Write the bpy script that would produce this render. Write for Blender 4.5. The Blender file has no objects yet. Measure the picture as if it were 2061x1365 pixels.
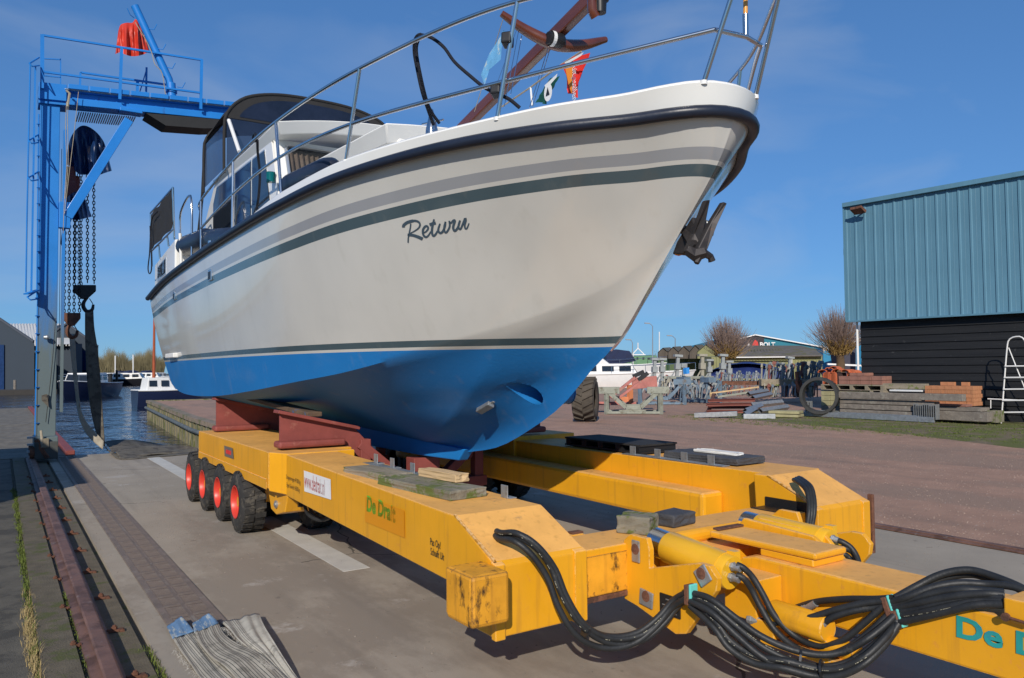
import bpy, bmesh, math, random
from mathutils import Vector, Matrix
from mathutils.bvhtree import BVHTree
random.seed(7)
R=math.radians
C=bpy.context.scene.collection
V=Vector

# ------------------------------------------------------------------ camera
FPX=1560.; CXP=1030.5; CYP=682.5; EYE=1.55
pitch=math.atan(60./FPX); yaw=math.atan(CXP/math.hypot(FPX,60.)); roll=R(.5)
fw=V((math.sin(yaw)*math.cos(pitch),math.cos(yaw)*math.cos(pitch),math.sin(pitch)))
r0=V((math.cos(yaw),-math.sin(yaw),0)); u0=r0.cross(fw)
rt=r0*math.cos(roll)-u0*math.sin(roll); up=r0*math.sin(roll)+u0*math.cos(roll)
eye=V((0,0,EYE))
cd=bpy.data.cameras.new('camera'); cam=bpy.data.objects.new('camera',cd); C.objects.link(cam)
cd.sensor_width=36; cd.lens=36*FPX/2061.; cd.clip_start=.05; cd.clip_end=3000
m=Matrix((rt,up,-fw)).transposed().to_4x4(); m.translation=eye; cam.matrix_world=m
bpy.context.scene.camera=cam
# ------------------------------------------------------------------ light
SUNV=V((1.2,1.45,-1.0)).normalized()          # direction the light travels
EL=math.asin(-SUNV.z); AZ=math.atan2(-SUNV.x,-SUNV.y)   # azimuth of the sun from +Y clockwise
w=bpy.data.worlds.new('World'); bpy.context.scene.world=w; w.use_nodes=True
nt=w.node_tree; nt.nodes.clear()
o_=nt.nodes.new('ShaderNodeOutputWorld'); bg=nt.nodes.new('ShaderNodeBackground'); sk=nt.nodes.new('ShaderNodeTexSky')
sk.sky_type='NISHITA'; sk.sun_disc=False; sk.sun_elevation=EL; sk.sun_rotation=AZ
sk.air_density=1.0; sk.dust_density=.0; sk.ozone_density=4.0; sk.altitude=0
bg.inputs[1].default_value=.1
# thin cirrus streaks
tc=nt.nodes.new('ShaderNodeTexCoord'); mp=nt.nodes.new('ShaderNodeMapping'); mp.inputs['Scale'].default_value=(1.2,3.2,5.5); mp.inputs['Rotation'].default_value=(.3,.25,.5)
nz=nt.nodes.new('ShaderNodeTexNoise'); nz.inputs['Scale'].default_value=1.3; nz.inputs['Detail'].default_value=7; nz.inputs['Distortion'].default_value=.6
rp=nt.nodes.new('ShaderNodeValToRGB'); rp.color_ramp.elements[0].position=.50; rp.color_ramp.elements[1].position=.85
rp.color_ramp.elements[0].color=(0,0,0,1); rp.color_ramp.elements[1].color=(.42,.42,.42,1)
hs=nt.nodes.new('ShaderNodeGamma'); hs.inputs['Gamma'].default_value=.57; tn=nt.nodes.new('ShaderNodeMixRGB'); tn.blend_type='MULTIPLY'; tn.inputs[0].default_value=1; tn.inputs[2].default_value=(.80,1.52,2.52,1)
mx=nt.nodes.new('ShaderNodeMixRGB'); mx.inputs[2].default_value=(5.5,6.2,7.2,1)
nt.links.new(tc.outputs['Generated'],mp.inputs[0]); nt.links.new(mp.outputs[0],nz.inputs['Vector']); nt.links.new(nz.outputs[0],rp.inputs[0])
nt.links.new(rp.outputs[0],mx.inputs[0]); nt.links.new(sk.outputs[0],hs.inputs['Color']); nt.links.new(hs.outputs[0],tn.inputs[1]); nt.links.new(tn.outputs[0],mx.inputs[1]); nt.links.new(mx.outputs[0],bg.inputs[0]); nt.links.new(bg.outputs[0],o_.inputs[0])
sd=bpy.data.lights.new('sun','SUN'); sd.energy=5.0; sd.angle=R(.53); sd.color=(1,.93,.83)
so=bpy.data.objects.new('sun',sd); C.objects.link(so); so.rotation_euler=SUNV.to_track_quat('-Z','Y').to_euler(); so.location=(-10,-12,12)
vs=bpy.context.scene.view_settings; vs.view_transform='Standard'; vs.look='None'; vs.exposure=-.22; vs.gamma=1; vs.use_curve_mapping=False

# ------------------------------------------------------------------ survey helpers: sight line through a photo pixel met with a known real plane
def ray(x,y): return fw+rt*((x-CXP)/FPX)-up*((y-CYP)/FPX)
def sv(x,y,X=None,Y=None,Z=None):
    d=ray(x,y)
    t=X/d.x if X is not None else (Y/d.y if Y is not None else (Z-EYE)/d.z)
    return eye+d*t

# ------------------------------------------------------------------ object helpers
def link(name,me,mats=None,parent=None,smooth=False,bev=0,seg=2):
    o=bpy.data.objects.new(name,me); C.objects.link(o)
    if mats is not None:
        for mm in (mats if isinstance(mats,(list,tuple)) else [mats]): me.materials.append(mm)
    if parent: o.parent=parent; 
    if smooth:
        me.polygons.foreach_set('use_smooth',[True]*len(me.polygons))
        try: me.set_sharp_from_angle(angle=R(38))
        except Exception: pass
    if bev:
        b=o.modifiers.new('bevel','BEVEL'); b.width=bev; b.segments=seg; b.limit_method='ANGLE'; b.angle_limit=R(35)
    return o
def top(o,label,cat,group=None,kind=None):
    o['label']=label; o['category']=cat
    if group: o['group']=group
    if kind: o['kind']=kind
    return o
def root(name,label,cat,loc=(0,0,0),rz=0,group=None):
    o=bpy.data.objects.new(name,None); C.objects.link(o); o.location=loc; o.rotation_euler=(0,0,rz); o.empty_display_size=.1
    return top(o,label,cat,group)
def dup(o,loc=None,rz=None,label=None,parent=None,scale=None):
    c=o.copy(); C.objects.link(c); c.parent=parent
    if loc is not None: c.location=loc
    if rz is not None: c.rotation_euler=(0,0,rz)
    if scale is not None: c.scale=scale
    if label: c['label']=label
    for ch in o.children: dup(ch,parent=c)
    return c
class MB:
    def __init__(s): s.v=[]; s.f=[]; s.mi=[]; s.m=0
    def add(s,vs,fs):
        n=len(s.v); s.v+= [tuple(p) for p in vs]
        for f in fs: s.f.append([n+i for i in f]); s.mi.append(s.m)
        return s
    def box(s,a,b,M=None):
        x0,y0,z0=a; x1,y1,z1=b
        vs=[V(p) for p in ((x0,y0,z0),(x1,y0,z0),(x1,y1,z0),(x0,y1,z0),(x0,y0,z1),(x1,y0,z1),(x1,y1,z1),(x0,y1,z1))]
        if M is not None: vs=[M@p for p in vs]
        return s.add(vs,[(3,2,1,0),(4,5,6,7),(0,1,5,4),(1,2,6,5),(2,3,7,6),(3,0,4,7)])
    def bar(s,p,q,w,h,upv=(0,0,1)):
        p=V(p);q=V(q); d=(q-p).normalized(); u=V(upv)
        if abs(d.dot(u))>.98: u=V((0,1,0))
        a=d.cross(u).normalized(); u=a.cross(d).normalized()
        vs=[c+a*(sx*w/2)+u*(sz*h/2) for c in (p,q) for sx,sz in ((-1,-1),(1,-1),(1,1),(-1,1))]
        return s.add(vs,[(3,2,1,0),(4,5,6,7),(0,1,5,4),(1,2,6,5),(2,3,7,6),(3,0,4,7)])
    def tube(s,pts,r,n=8,cap=True,radii=None):
        pts=[V(p) for p in pts]; rings=[]; u=None
        for i,p in enumerate(pts):
            d=(pts[min(i+1,len(pts)-1)]-pts[max(i-1,0)]).normalized()
            if u is None:
                u=V((0,0,1)) if abs(d.z)<.9 else V((0,1,0))
            a=d.cross(u)
            if a.length<1e-5: a=d.cross(V((1,.3,0)))
            a.normalize(); u=a.cross(d).normalized(); rr=radii[i] if radii else r
            rings.append([p+(a*math.cos(2*math.pi*k/n)+u*math.sin(2*math.pi*k/n))*rr for k in range(n)])
        vs=[q for g in rings for q in g]; fs=[]
        for i in range(len(rings)-1):
            for k in range(n):
                k2=(k+1)%n; fs.append((i*n+k,i*n+k2,(i+1)*n+k2,(i+1)*n+k))
        if cap:
            fs.append(tuple(reversed(range(n)))); fs.append(tuple((len(rings)-1)*n+k for k in range(n)))
        fs=[tuple(reversed(f)) for f in fs]
        return s.add(vs,fs)
    def cyl(s,p,q,r,n=16,r2=None):
        return s.tube([p,q],r,n,True,[r,r if r2 is None else r2])
    def prism(s,poly,d):   # poly: list of 3d points, d: extrusion vector
        n=len(poly); d=V(d); vs=[V(p) for p in poly]+[V(p)+d for p in poly]
        fs=[tuple(range(n)),tuple(reversed(range(n,2*n)))]+[(i,n+i,n+(i+1)%n,(i+1)%n) for i in range(n)]
        return s.add(vs,fs)
    def grid(s,rows,closed=False):
        n=len(rows[0]); vs=[p for r in rows for p in r]; fs=[]
        for i in range(len(rows)-1):
            for k in range(n-1): fs.append((i*n+k,i*n+k+1,(i+1)*n+k+1,(i+1)*n+k))
        return s.add(vs,fs)
    def lathe(s,prof,axis='z',c=(0,0,0),n=24,a0=0):   # prof [(r,h)]
        c=V(c); rows=[]
        for (r,h) in prof:
            row=[]
            for k in range(n+1):
                a=2*math.pi*k/n+a0; x,y=r*math.cos(a),r*math.sin(a)
                row.append(c+(V((x,y,h)) if axis=='z' else V((h,x,y)) if axis=='x' else V((y,h,x))))
            rows.append(row)
        return s.grid(rows)
    def mesh(s,recalc=True):
        me=bpy.data.meshes.new('m'); me.from_pydata(s.v,[],s.f)
        if len(set(s.mi))>1: me.polygons.foreach_set('material_index',s.mi)
        if recalc:
            bm=bmesh.new(); bm.from_mesh(me); bmesh.ops.remove_doubles(bm,verts=bm.verts,dist=1e-5); bmesh.ops.recalc_face_normals(bm,faces=bm.faces); bm.to_mesh(me); bm.free()
        me.update(); return me
    def go(s,name,mats,parent=None,smooth=False,bev=0,seg=2,recalc=True): return link(name,s.mesh(recalc),mats,parent,smooth,bev,seg)
def crv(P,n):   # catmull-rom through points P -> n samples spread evenly in arc length
    P=[V(p) for p in P]; Q=[P[0]*2-P[1]]+P+[P[-1]*2-P[-2]]; out=[]
    for i in range(1,len(Q)-2):
        for k in range(16):
            t=k/16; a,b,c,d=Q[i-1],Q[i],Q[i+1],Q[i+2]
            out.append(.5*((2*b)+(c-a)*t+(2*a-5*b+4*c-d)*t*t+(3*b-a-3*c+d)*t**3))
    out.append(P[-1]); L=[0]
    for i in range(1,len(out)): L.append(L[-1]+(out[i]-out[i-1]).length)
    res=[]; j=0
    for k in range(n):
        s=L[-1]*k/(n-1)
        while j<len(L)-2 and L[j+1]<s: j+=1
        t=(s-L[j])/max(1e-9,L[j+1]-L[j]); res.append(out[j].lerp(out[j+1],min(1,t)))
    return res

# ------------------------------------------------------------------ materials
def mat(name,col,rough=.6,metal=0,var=.15,vs=2.5,bump=0,bs=60,patch=None,pt=.6,ps=4,pst=(1,1,1),spec=.5,coat=0,trans=0,ior=1.45,alpha=1,coord='Object',rv=.1,patch2=None,p2t=.62,p2s=9,grain=None):
    mm=bpy.data.materials.new(name); mm.use_nodes=True; n=mm.node_tree.nodes; l=mm.node_tree.links; b=n['Principled BSDF']
    b.inputs['Roughness'].default_value=rough; b.inputs['Metallic'].default_value=metal
    b.inputs['Specular IOR Level'].default_value=spec; b.inputs['Coat Weight'].default_value=coat; b.inputs['Coat Roughness'].default_value=.08
    b.inputs['Transmission Weight'].default_value=trans; b.inputs['IOR'].default_value=ior; b.inputs['Alpha'].default_value=alpha
    tc=n.new('ShaderNodeTexCoord'); src=tc.outputs[coord]
    if grain:
        mp=n.new('ShaderNodeMapping'); mp.inputs['Scale'].default_value=grain; l.new(src,mp.inputs[0]); gsrc=mp.outputs[0]
    else: gsrc=src
    nz=n.new('ShaderNodeTexNoise'); nz.inputs['Scale'].default_value=vs; nz.inputs['Detail'].default_value=8; nz.inputs['Roughness'].default_value=.65; l.new(gsrc,nz.inputs['Vector'])
    rp=n.new('ShaderNodeValToRGB'); e=rp.color_ramp.elements; e[0].position=.28; e[1].position=.72
    e[0].color=(*[c*(1-var) for c in col],1); e[1].color=(*[min(1,c*(1+var)) for c in col],1); l.new(nz.outputs[0],rp.inputs[0])
    out=rp.outputs[0]
    for (pc,t,sc,st) in ((patch,pt,ps,pst),(patch2,p2t,p2s,(1,1,1))):
        if not pc: continue
        mp=n.new('ShaderNodeMapping'); mp.inputs['Scale'].default_value=st; mp.inputs['Location'].default_value=(sc*1.7,3.1,sc); l.new(src,mp.inputs[0])
        z2=n.new('ShaderNodeTexNoise'); z2.inputs['Scale'].default_value=sc; z2.inputs['Detail'].default_value=9; z2.inputs['Roughness'].default_value=.7; l.new(mp.outputs[0],z2.inputs['Vector'])
        r2=n.new('ShaderNodeValToRGB'); r2.color_ramp.elements[0].position=t; r2.color_ramp.elements[1].position=t+.07; l.new(z2.outputs[0],r2.inputs[0])
        mx=n.new('ShaderNodeMixRGB'); mx.inputs[2].default_value=(*pc,1); l.new(r2.outputs[0],mx.inputs[0]); l.new(out,mx.inputs[1]); out=mx.outputs[0]
    l.new(out,b.inputs['Base Color'])
    if rv:
        mr=n.new('ShaderNodeMapRange'); mr.inputs['To Min'].default_value=max(0,rough-rv); mr.inputs['To Max'].default_value=min(1,rough+rv); l.new(nz.outputs[0],mr.inputs[0]); l.new(mr.outputs[0],b.inputs['Roughness'])
    if bump:
        z3=n.new('ShaderNodeTexNoise'); z3.inputs['Scale'].default_value=bs; z3.inputs['Detail'].default_value=5; l.new(gsrc,z3.inputs['Vector'])
        bp=n.new('ShaderNodeBump'); bp.inputs['Strength'].default_value=min(1,bump); bp.inputs['Distance'].default_value=.01*max(1,bump); l.new(z3.outputs[0],bp.inputs['Height']); l.new(bp.outputs[0],b.inputs['Normal'])
    return mm
YEL=(.76,.35,.012)
M={}
def edge_wear(mm,chip=(.62,.50,.33),dark=(.13,.06,.03),streak=(.33,.15,.03),lo=.17):
    n=mm.node_tree.nodes; l=mm.node_tree.links; b=n['Principled BSDF']; src=b.inputs['Base Color'].links[0].from_socket
    bv=n.new('ShaderNodeBevel'); bv.samples=4; bv.inputs['Radius'].default_value=.012; g=n.new('ShaderNodeNewGeometry'); d=n.new('ShaderNodeVectorMath'); d.operation='DOT_PRODUCT'; l.new(bv.outputs[0],d.inputs[0]); l.new(g.outputs['Normal'],d.inputs[1])
    i=n.new('ShaderNodeMath'); i.operation='SUBTRACT'; i.inputs[0].default_value=1; l.new(d.outputs['Value'],i.inputs[1])
    tc=n.new('ShaderNodeTexCoord'); z=n.new('ShaderNodeTexNoise'); z.inputs['Scale'].default_value=16; z.inputs['Detail'].default_value=6; l.new(tc.outputs['Object'],z.inputs['Vector'])
    a=n.new('ShaderNodeMath'); a.operation='MULTIPLY'; a.inputs[1].default_value=3.2; l.new(i.outputs[0],a.inputs[0]); m=n.new('ShaderNodeMath'); m.operation='MULTIPLY'; l.new(a.outputs[0],m.inputs[0]); l.new(z.outputs[0],m.inputs[1])
    r=n.new('ShaderNodeValToRGB'); r.color_ramp.elements[0].position=lo; r.color_ramp.elements[1].position=lo+.06; l.new(m.outputs[0],r.inputs[0])
    z2=n.new('ShaderNodeTexNoise'); z2.inputs['Scale'].default_value=40; l.new(tc.outputs['Object'],z2.inputs['Vector']); c=n.new('ShaderNodeMixRGB'); c.inputs[1].default_value=(*chip,1); c.inputs[2].default_value=(*dark,1); r3=n.new('ShaderNodeValToRGB'); r3.color_ramp.elements[0].position=.5; r3.color_ramp.elements[1].position=.56; l.new(z2.outputs[0],r3.inputs[0]); l.new(r3.outputs[0],c.inputs[0])
    mp=n.new('ShaderNodeMapping'); mp.inputs['Scale'].default_value=(14,14,.9); l.new(tc.outputs['Object'],mp.inputs[0]); z4=n.new('ShaderNodeTexNoise'); z4.inputs['Scale'].default_value=1.6; z4.inputs['Detail'].default_value=5; l.new(mp.outputs[0],z4.inputs['Vector']); r4=n.new('ShaderNodeValToRGB'); r4.color_ramp.elements[0].position=.56; r4.color_ramp.elements[1].position=.82; r4.color_ramp.elements[1].color=(.55,.55,.55,1); l.new(z4.outputs[0],r4.inputs[0])
    s=n.new('ShaderNodeMixRGB'); s.inputs[2].default_value=(*streak,1); l.new(r4.outputs[0],s.inputs[0]); l.new(src,s.inputs[1])
    x=n.new('ShaderNodeMixRGB'); l.new(r.outputs[0],x.inputs[0]); l.new(s.outputs[0],x.inputs[1]); l.new(c.outputs[0],x.inputs[2]); l.new(x.outputs[0],b.inputs['Base Color']); return mm
M['yellow']=mat('yellow_paint',YEL,.42,var=.10,vs=1.6,bump=.05,bs=30,patch=(.42,.16,.02),pt=.68,ps=5,pst=(1,1,.35),coat=.15,patch2=(.70,.30,.03),p2t=.6,p2s=14)
M['yellow_top']=mat('worn_yellow_paint',(.78,.40,.10),.62,var=.16,vs=3,bump=.08,bs=60,patch=(.50,.27,.10),pt=.6,ps=4,patch2=(.16,.08,.04),p2t=.72,p2s=18)
M['yellow_dirty']=mat('greasy_yellow_paint',(.72,.32,.02),.5,var=.25,vs=4,patch=(.025,.015,.01),pt=.55,ps=5,pst=(1,1,.5),bump=.1,bs=40,patch2=(.22,.09,.02),p2t=.6,p2s=12)
for k_ in ('yellow','yellow_top'): edge_wear(M[k_])
edge_wear(M['yellow_dirty'],(.20,.10,.03),(.02,.012,.01),(.15,.06,.02),.05)
M['lemon']=mat('cylinder_yellow_paint',(.78,.42,.02),.36,var=.08,vs=2,patch=(.38,.24,.05),pt=.66,ps=7,coat=.2)
M['hose']=mat('black_hose_rubber',(.020,.021,.022),.52,var=.35,vs=9,bump=.15,bs=80,patch=(.05,.047,.04),pt=.62,ps=14)
M['rubber']=mat('tyre_rubber',(.03,.028,.026),.8,var=.35,vs=8,patch=(.085,.075,.06),pt=.52,ps=10,bump=.3,bs=60)
M['redrim']=mat('red_wheel_paint',(.60,.05,.03),.4,var=.1,vs=5,patch=(.3,.05,.02),pt=.68,ps=14)
M['steel']=mat('polished_steel',(.62,.62,.62),.16,1,var=.05,rv=.05)
M['zinc']=mat('galvanised_steel',(.38,.40,.41),.5,.7,var=.2,vs=12,patch=(.3,.3,.28),pt=.55,ps=20)
M['rust']=mat('rusty_steel',(.17,.075,.045),.85,.2,var=.4,vs=9,bump=.4,bs=80,patch=(.09,.045,.03),pt=.5,ps=6)
M['railsteel']=mat('rusty_rail_steel',(.21,.115,.085),.6,.35,var=.3,vs=6,bump=.15,bs=70,patch=(.13,.07,.05),pt=.5,ps=3,patch2=(.24,.18,.16),p2t=.6,p2s=8)
M['redpaint']=mat('red_oxide_paint',(.23,.055,.045),.65,var=.2,vs=4,patch=(.29,.10,.075),pt=.6,ps=8,bump=.15,bs=60)
M['wood_old']=mat('mossy_timber',(.26,.22,.16),.9,var=.35,vs=5,grain=(1,.15,1),bump=.6,bs=30,patch=(.12,.15,.03),pt=.56,ps=6)
M['wood_moss']=mat('green_mossy_timber',(.20,.18,.135),.95,var=.35,vs=7,grain=(1.5,.3,1),bump=.7,bs=30,patch=(.10,.125,.03),pt=.49,ps=7,patch2=(.07,.06,.045),p2t=.62,p2s=16)
M['wood_new']=mat('pale_timber',(.55,.38,.20),.8,var=.2,vs=5,grain=(1,.12,1),bump=.3,bs=40)
M['wood_grey']=mat('weathered_grey_timber',(.19,.165,.14),.9,var=.3,vs=6,grain=(.3,1,1),bump=.6,bs=30,patch=(.26,.24,.2),pt=.55,ps=7)
M['wood_dark']=mat('dark_rubber_faced_timber',(.06,.06,.065),.7,var=.35,vs=8,bump=.5,bs=40)
M['white']=mat('white_gelcoat',(.80,.79,.75),.22,var=.03,vs=1,coat=.5,rv=.05)
M['whitepaint']=mat('white_paint',(.74,.73,.70),.5,var=.08,vs=3)
M['navy']=mat('navy_rubber',(.014,.019,.035),.38,var=.2,vs=5,bump=.08,bs=40)
M['glass']=mat('dark_tinted_glass',(.016,.02,.026),.05,var=.15,spec=.8,rv=.02)
M['vinyl']=mat('clear_canopy_vinyl',(.012,.015,.028),.16,var=.5,vs=3,spec=.7,bump=.25,bs=8,rv=.05)
M['canvas']=mat('black_canvas',(.022,.021,.021),.85,var=.25,vs=5,bump=.2,bs=60)
M['curtain']=mat('brown_curtain',(.17,.13,.10),.9,var=.35,vs=9)
M['alu']=mat('aluminium_frame',(.62,.64,.65),.35,.8,var=.05)
M['varnish']=mat('varnished_wood',(.115,.030,.012),.25,var=.35,vs=5,grain=(1,.2,1),coat=.7)
M['black']=mat('black_plastic',(.015,.015,.016),.4,var=.2)
M['anchor']=mat('dark_anchor_steel',(.045,.04,.04),.55,.5,var=.4,vs=10,patch=(.09,.05,.04),pt=.6,ps=12)
M['blue']=mat('crane_blue_paint',(.012,.19,.57),.45,var=.10,vs=1.2,bump=.05,bs=20,coat=.1,patch=(.02,.11,.36),pt=.62,ps=3,pst=(2,2,.4))
M['tarp_blue']=mat('dark_blue_tarpaulin',(.008,.03,.10),.35,var=.3,vs=4,bump=.5,bs=9)
M['tarp_red']=mat('red_tarpaulin',(.52,.035,.015),.45,var=.2,vs=4,bump=.4,bs=9)
M['chain']=mat('dark_chain_steel',(.03,.03,.032),.5,.6,var=.3,vs=20)
M['sling']=mat('dirty_webbing',(.13,.115,.09),.95,var=.3,vs=4,bump=.5,bs=160,patch=(.07,.06,.05),pt=.5,ps=6)
M['sling_light']=mat('pale_canvas_webbing',(.36,.32,.25),.95,var=.25,vs=5,bump=.6,bs=140,patch=(.24,.20,.15),pt=.55,ps=7)
M['sling_blue']=mat('faded_blue_webbing',(.10,.19,.32),.9,var=.3,vs=4,grain=(6,1,1),bump=.3,bs=80,patch=(.34,.36,.34),pt=.52,ps=9,pst=(5,1,1))
M['rope']=mat('navy_rope',(.008,.010,.018),.85,var=.3,vs=30,bump=.8,bs=90)
M['rope_pale']=mat('pale_rope',(.35,.30,.22),.9,var=.2,vs=30)
M['red']=mat('red_fabric',(.65,.03,.02),.7,var=.1)
M['orange']=mat('orange_fabric',(.80,.25,.02),.7,var=.1)
M['teal']=mat('teal_paint',(.02,.28,.26),.5,var=.15,vs=5,patch=(.03,.20,.30),pt=.55,ps=4)
M['mint']=mat('turquoise_paint',(.12,.52,.46),.6,var=.1)
M['green']=mat('faded_green_lettering',(.14,.42,.03),.6,var=.25,vs=20,patch=YEL,pt=.70,ps=26)
M['ltr']=mat('black_lettering',(.03,.028,.02),.6,var=.1)
M['slate']=mat('slate_blue_lettering',(.055,.085,.115),.4,var=.05)
M['whitesign']=mat('white_sign_sheet',(.78,.76,.74),.5,var=.06)
M['redltr']=mat('red_lettering',(.66,.04,.03),.5,var=.1)

def text_mesh(name,body,mt,p,ux,uy,size,parent,bold=0.,shear=0,sx=1,label=None,align='LEFT'):
    cu=bpy.data.curves.new('t','FONT'); cu.body=body; cu.size=1; cu.shear=shear; cu.offset=bold; cu.align_x=align; cu.resolution_u=3; cu.extrude=0
    ob=bpy.data.objects.new('t',cu); C.objects.link(ob)
    dg=bpy.context.evaluated_depsgraph_get(); me=bpy.data.meshes.new_from_object(ob.evaluated_get(dg)); bpy.data.objects.remove(ob)
    p=V(p); ux=V(ux).normalized(); uy=V(uy).normalized()
    for v in me.vertices: v.co=p+ux*(v.co.x*size*sx)+uy*(v.co.y*size)
    me.materials.clear(); me.update()
    return link(name,me,mt,parent)

# ================================================================== GROUND
M['concrete']=mat('apron_concrete',(.335,.288,.228),.9,var=.15,vs=.9,bump=.35,bs=220,patch=(.26,.218,.17),pt=.52,ps=.55,pst=(1,.5,1),patch2=(.40,.36,.31),p2t=.60,p2s=1.6)
def cracks(mm,sc=.35,wd=.006,col=(.05,.045,.035),amt=.8):
    n=mm.node_tree.nodes; l=mm.node_tree.links; b=n['Principled BSDF']; src=b.inputs['Base Color'].links[0].from_socket
    tc=n.new('ShaderNodeTexCoord'); nz=n.new('ShaderNodeTexNoise'); nz.inputs['Scale'].default_value=2.2; nz.inputs['Detail'].default_value=8; l.new(tc.outputs['Object'],nz.inputs['Vector']); ad=n.new('ShaderNodeMixRGB'); ad.inputs[0].default_value=.22; l.new(tc.outputs['Object'],ad.inputs[1]); l.new(nz.outputs['Color'],ad.inputs[2])
    v=n.new('ShaderNodeTexVoronoi'); v.feature='DISTANCE_TO_EDGE'; v.inputs['Scale'].default_value=sc; l.new(ad.outputs[0],v.inputs['Vector']); c=n.new('ShaderNodeMath'); c.operation='LESS_THAN'; c.inputs[1].default_value=wd*sc; l.new(v.outputs['Distance'],c.inputs[0])
    z=n.new('ShaderNodeTexNoise'); z.inputs['Scale'].default_value=.6; l.new(tc.outputs['Object'],z.inputs['Vector']); g=n.new('ShaderNodeMath'); g.operation='GREATER_THAN'; g.inputs[1].default_value=.5; l.new(z.outputs[0],g.inputs[0]); m=n.new('ShaderNodeMath'); m.operation='MULTIPLY'; l.new(c.outputs[0],m.inputs[0]); l.new(g.outputs[0],m.inputs[1]); m2=n.new('ShaderNodeMath'); m2.operation='MULTIPLY'; m2.inputs[1].default_value=amt; l.new(m.outputs[0],m2.inputs[0])
    x=n.new('ShaderNodeMixRGB'); x.inputs[2].default_value=(*col,1); l.new(m2.outputs[0],x.inputs[0]); l.new(src,x.inputs[1]); l.new(x.outputs[0],b.inputs['Base Color'])
    vs_=n.new('ShaderNodeTexVoronoi'); vs_.inputs['Scale'].default_value=9; l.new(tc.outputs['Object'],vs_.inputs['Vector']); q=n.new('ShaderNodeMath'); q.operation='LESS_THAN'; q.inputs[1].default_value=.035; l.new(vs_.outputs['Distance'],q.inputs[0]); y=n.new('ShaderNodeMixRGB'); y.inputs[2].default_value=(.07,.06,.05,1); l.new(q.outputs[0],y.inputs[0]); l.new(x.outputs[0],y.inputs[1]); l.new(y.outputs[0],b.inputs['Base Color'])
cracks(M['concrete'])
def streaks(mm,scale,col,lo,hi,amt,rot=0,base=1.0):
    n=mm.node_tree.nodes; l=mm.node_tree.links; b=n['Principled BSDF']; src=b.inputs['Base Color'].links[0].from_socket
    tc=n.new('ShaderNodeTexCoord'); mp=n.new('ShaderNodeMapping'); mp.inputs['Scale'].default_value=scale; mp.inputs['Rotation'].default_value=(0,0,rot); l.new(tc.outputs['Object'],mp.inputs[0]); z=n.new('ShaderNodeTexNoise'); z.inputs['Scale'].default_value=base; z.inputs['Detail'].default_value=6; l.new(mp.outputs[0],z.inputs['Vector'])
    r=n.new('ShaderNodeValToRGB'); r.color_ramp.elements[0].position=lo; r.color_ramp.elements[1].position=hi; r.color_ramp.elements[1].color=(amt,amt,amt,1); l.new(z.outputs[0],r.inputs[0])
    x=n.new('ShaderNodeMixRGB'); x.inputs[2].default_value=(*col,1); l.new(r.outputs[0],x.inputs[0]); l.new(src,x.inputs[1]); l.new(x.outputs[0],b.inputs['Base Color'])
streaks(M['concrete'],(3.2,.16,1),(.17,.145,.115),.55,.75,.6); streaks(M['concrete'],(7,7,7),(.14,.115,.09),.68,.74,.7)
M['kerb']=mat('mossy_kerb_concrete',(.12,.10,.068),.95,var=.3,vs=6,bump=.6,bs=90,patch=(.085,.09,.03),pt=.54,ps=4,patch2=(.22,.2,.17),p2t=.68,p2s=40)
M['darkquay']=mat('dark_quay_concrete',(.105,.095,.075),.95,var=.3,vs=3,bump=.6,bs=120,patch=(.06,.055,.045),pt=.5,ps=2,patch2=(.3,.3,.28),p2t=.74,p2s=25)
M['gravel']=mat('red_gravel_ground',(.36,.215,.15),.95,var=.18,vs=2,bump=.9,bs=90,patch=(.30,.195,.14),pt=.5,ps=.6,pst=(1,.4,1),patch2=(.36,.30,.26),p2t=.66,p2s=38)
M['grass']=mat('patchy_grass_soil',(.17,.13,.08),.95,var=.3,vs=8,bump=1.0,bs=60,patch=(.11,.12,.028),pt=.46,ps=1.3,patch2=(.42,.38,.3),p2t=.69,p2s=26)
M['dockwood']=mat('grey_dock_planks',(.15,.135,.11),.9,var=.3,vs=4,grain=(1,.3,1),bump=.5,bs=20)
M['line']=mat('worn_white_line_paint',(.52,.50,.45),.8,var=.12,vs=5,bump=.2,bs=200,patch=(.30,.27,.22),pt=.62,ps=14)
M['farland']=mat('far_land',(.07,.08,.035),.95,var=.3,vs=.3)

def water_mat():
    mm=bpy.data.materials.new('harbour_water'); mm.use_nodes=True; n=mm.node_tree.nodes; l=mm.node_tree.links; b=n['Principled BSDF']
    b.inputs['Base Color'].default_value=(.004,.009,.022,1); b.inputs['Roughness'].default_value=.05; b.inputs['IOR'].default_value=1.333
    tc=n.new('ShaderNodeTexCoord'); h=None
    for sc,st,rot in ((1.5,(1,1.0,1),.3),(5.5,(1,.7,1),-.4),(.35,(1,.6,1),.1)):
        mp=n.new('ShaderNodeMapping'); mp.inputs['Scale'].default_value=st; mp.inputs['Rotation'].default_value=(0,0,rot); l.new(tc.outputs['Object'],mp.inputs[0])
        z=n.new('ShaderNodeTexNoise'); z.inputs['Scale'].default_value=sc; z.inputs['Detail'].default_value=3; l.new(mp.outputs[0],z.inputs['Vector'])
        k=n.new('ShaderNodeMath'); k.operation='MULTIPLY'; k.inputs[1].default_value=.55/sc; l.new(z.outputs[0],k.inputs[0])
        if h is None: h=k.outputs[0]
        else:
            a=n.new('ShaderNodeMath'); l.new(h,a.inputs[0]); l.new(k.outputs[0],a.inputs[1]); h=a.outputs[0]
    bp=n.new('ShaderNodeBump'); bp.inputs['Strength'].default_value=.9; bp.inputs['Distance'].default_value=.30; l.new(h,bp.inputs['Height']); l.new(bp.outputs[0],b.inputs['Normal'])
    return mm
M['water']=water_mat()
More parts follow.
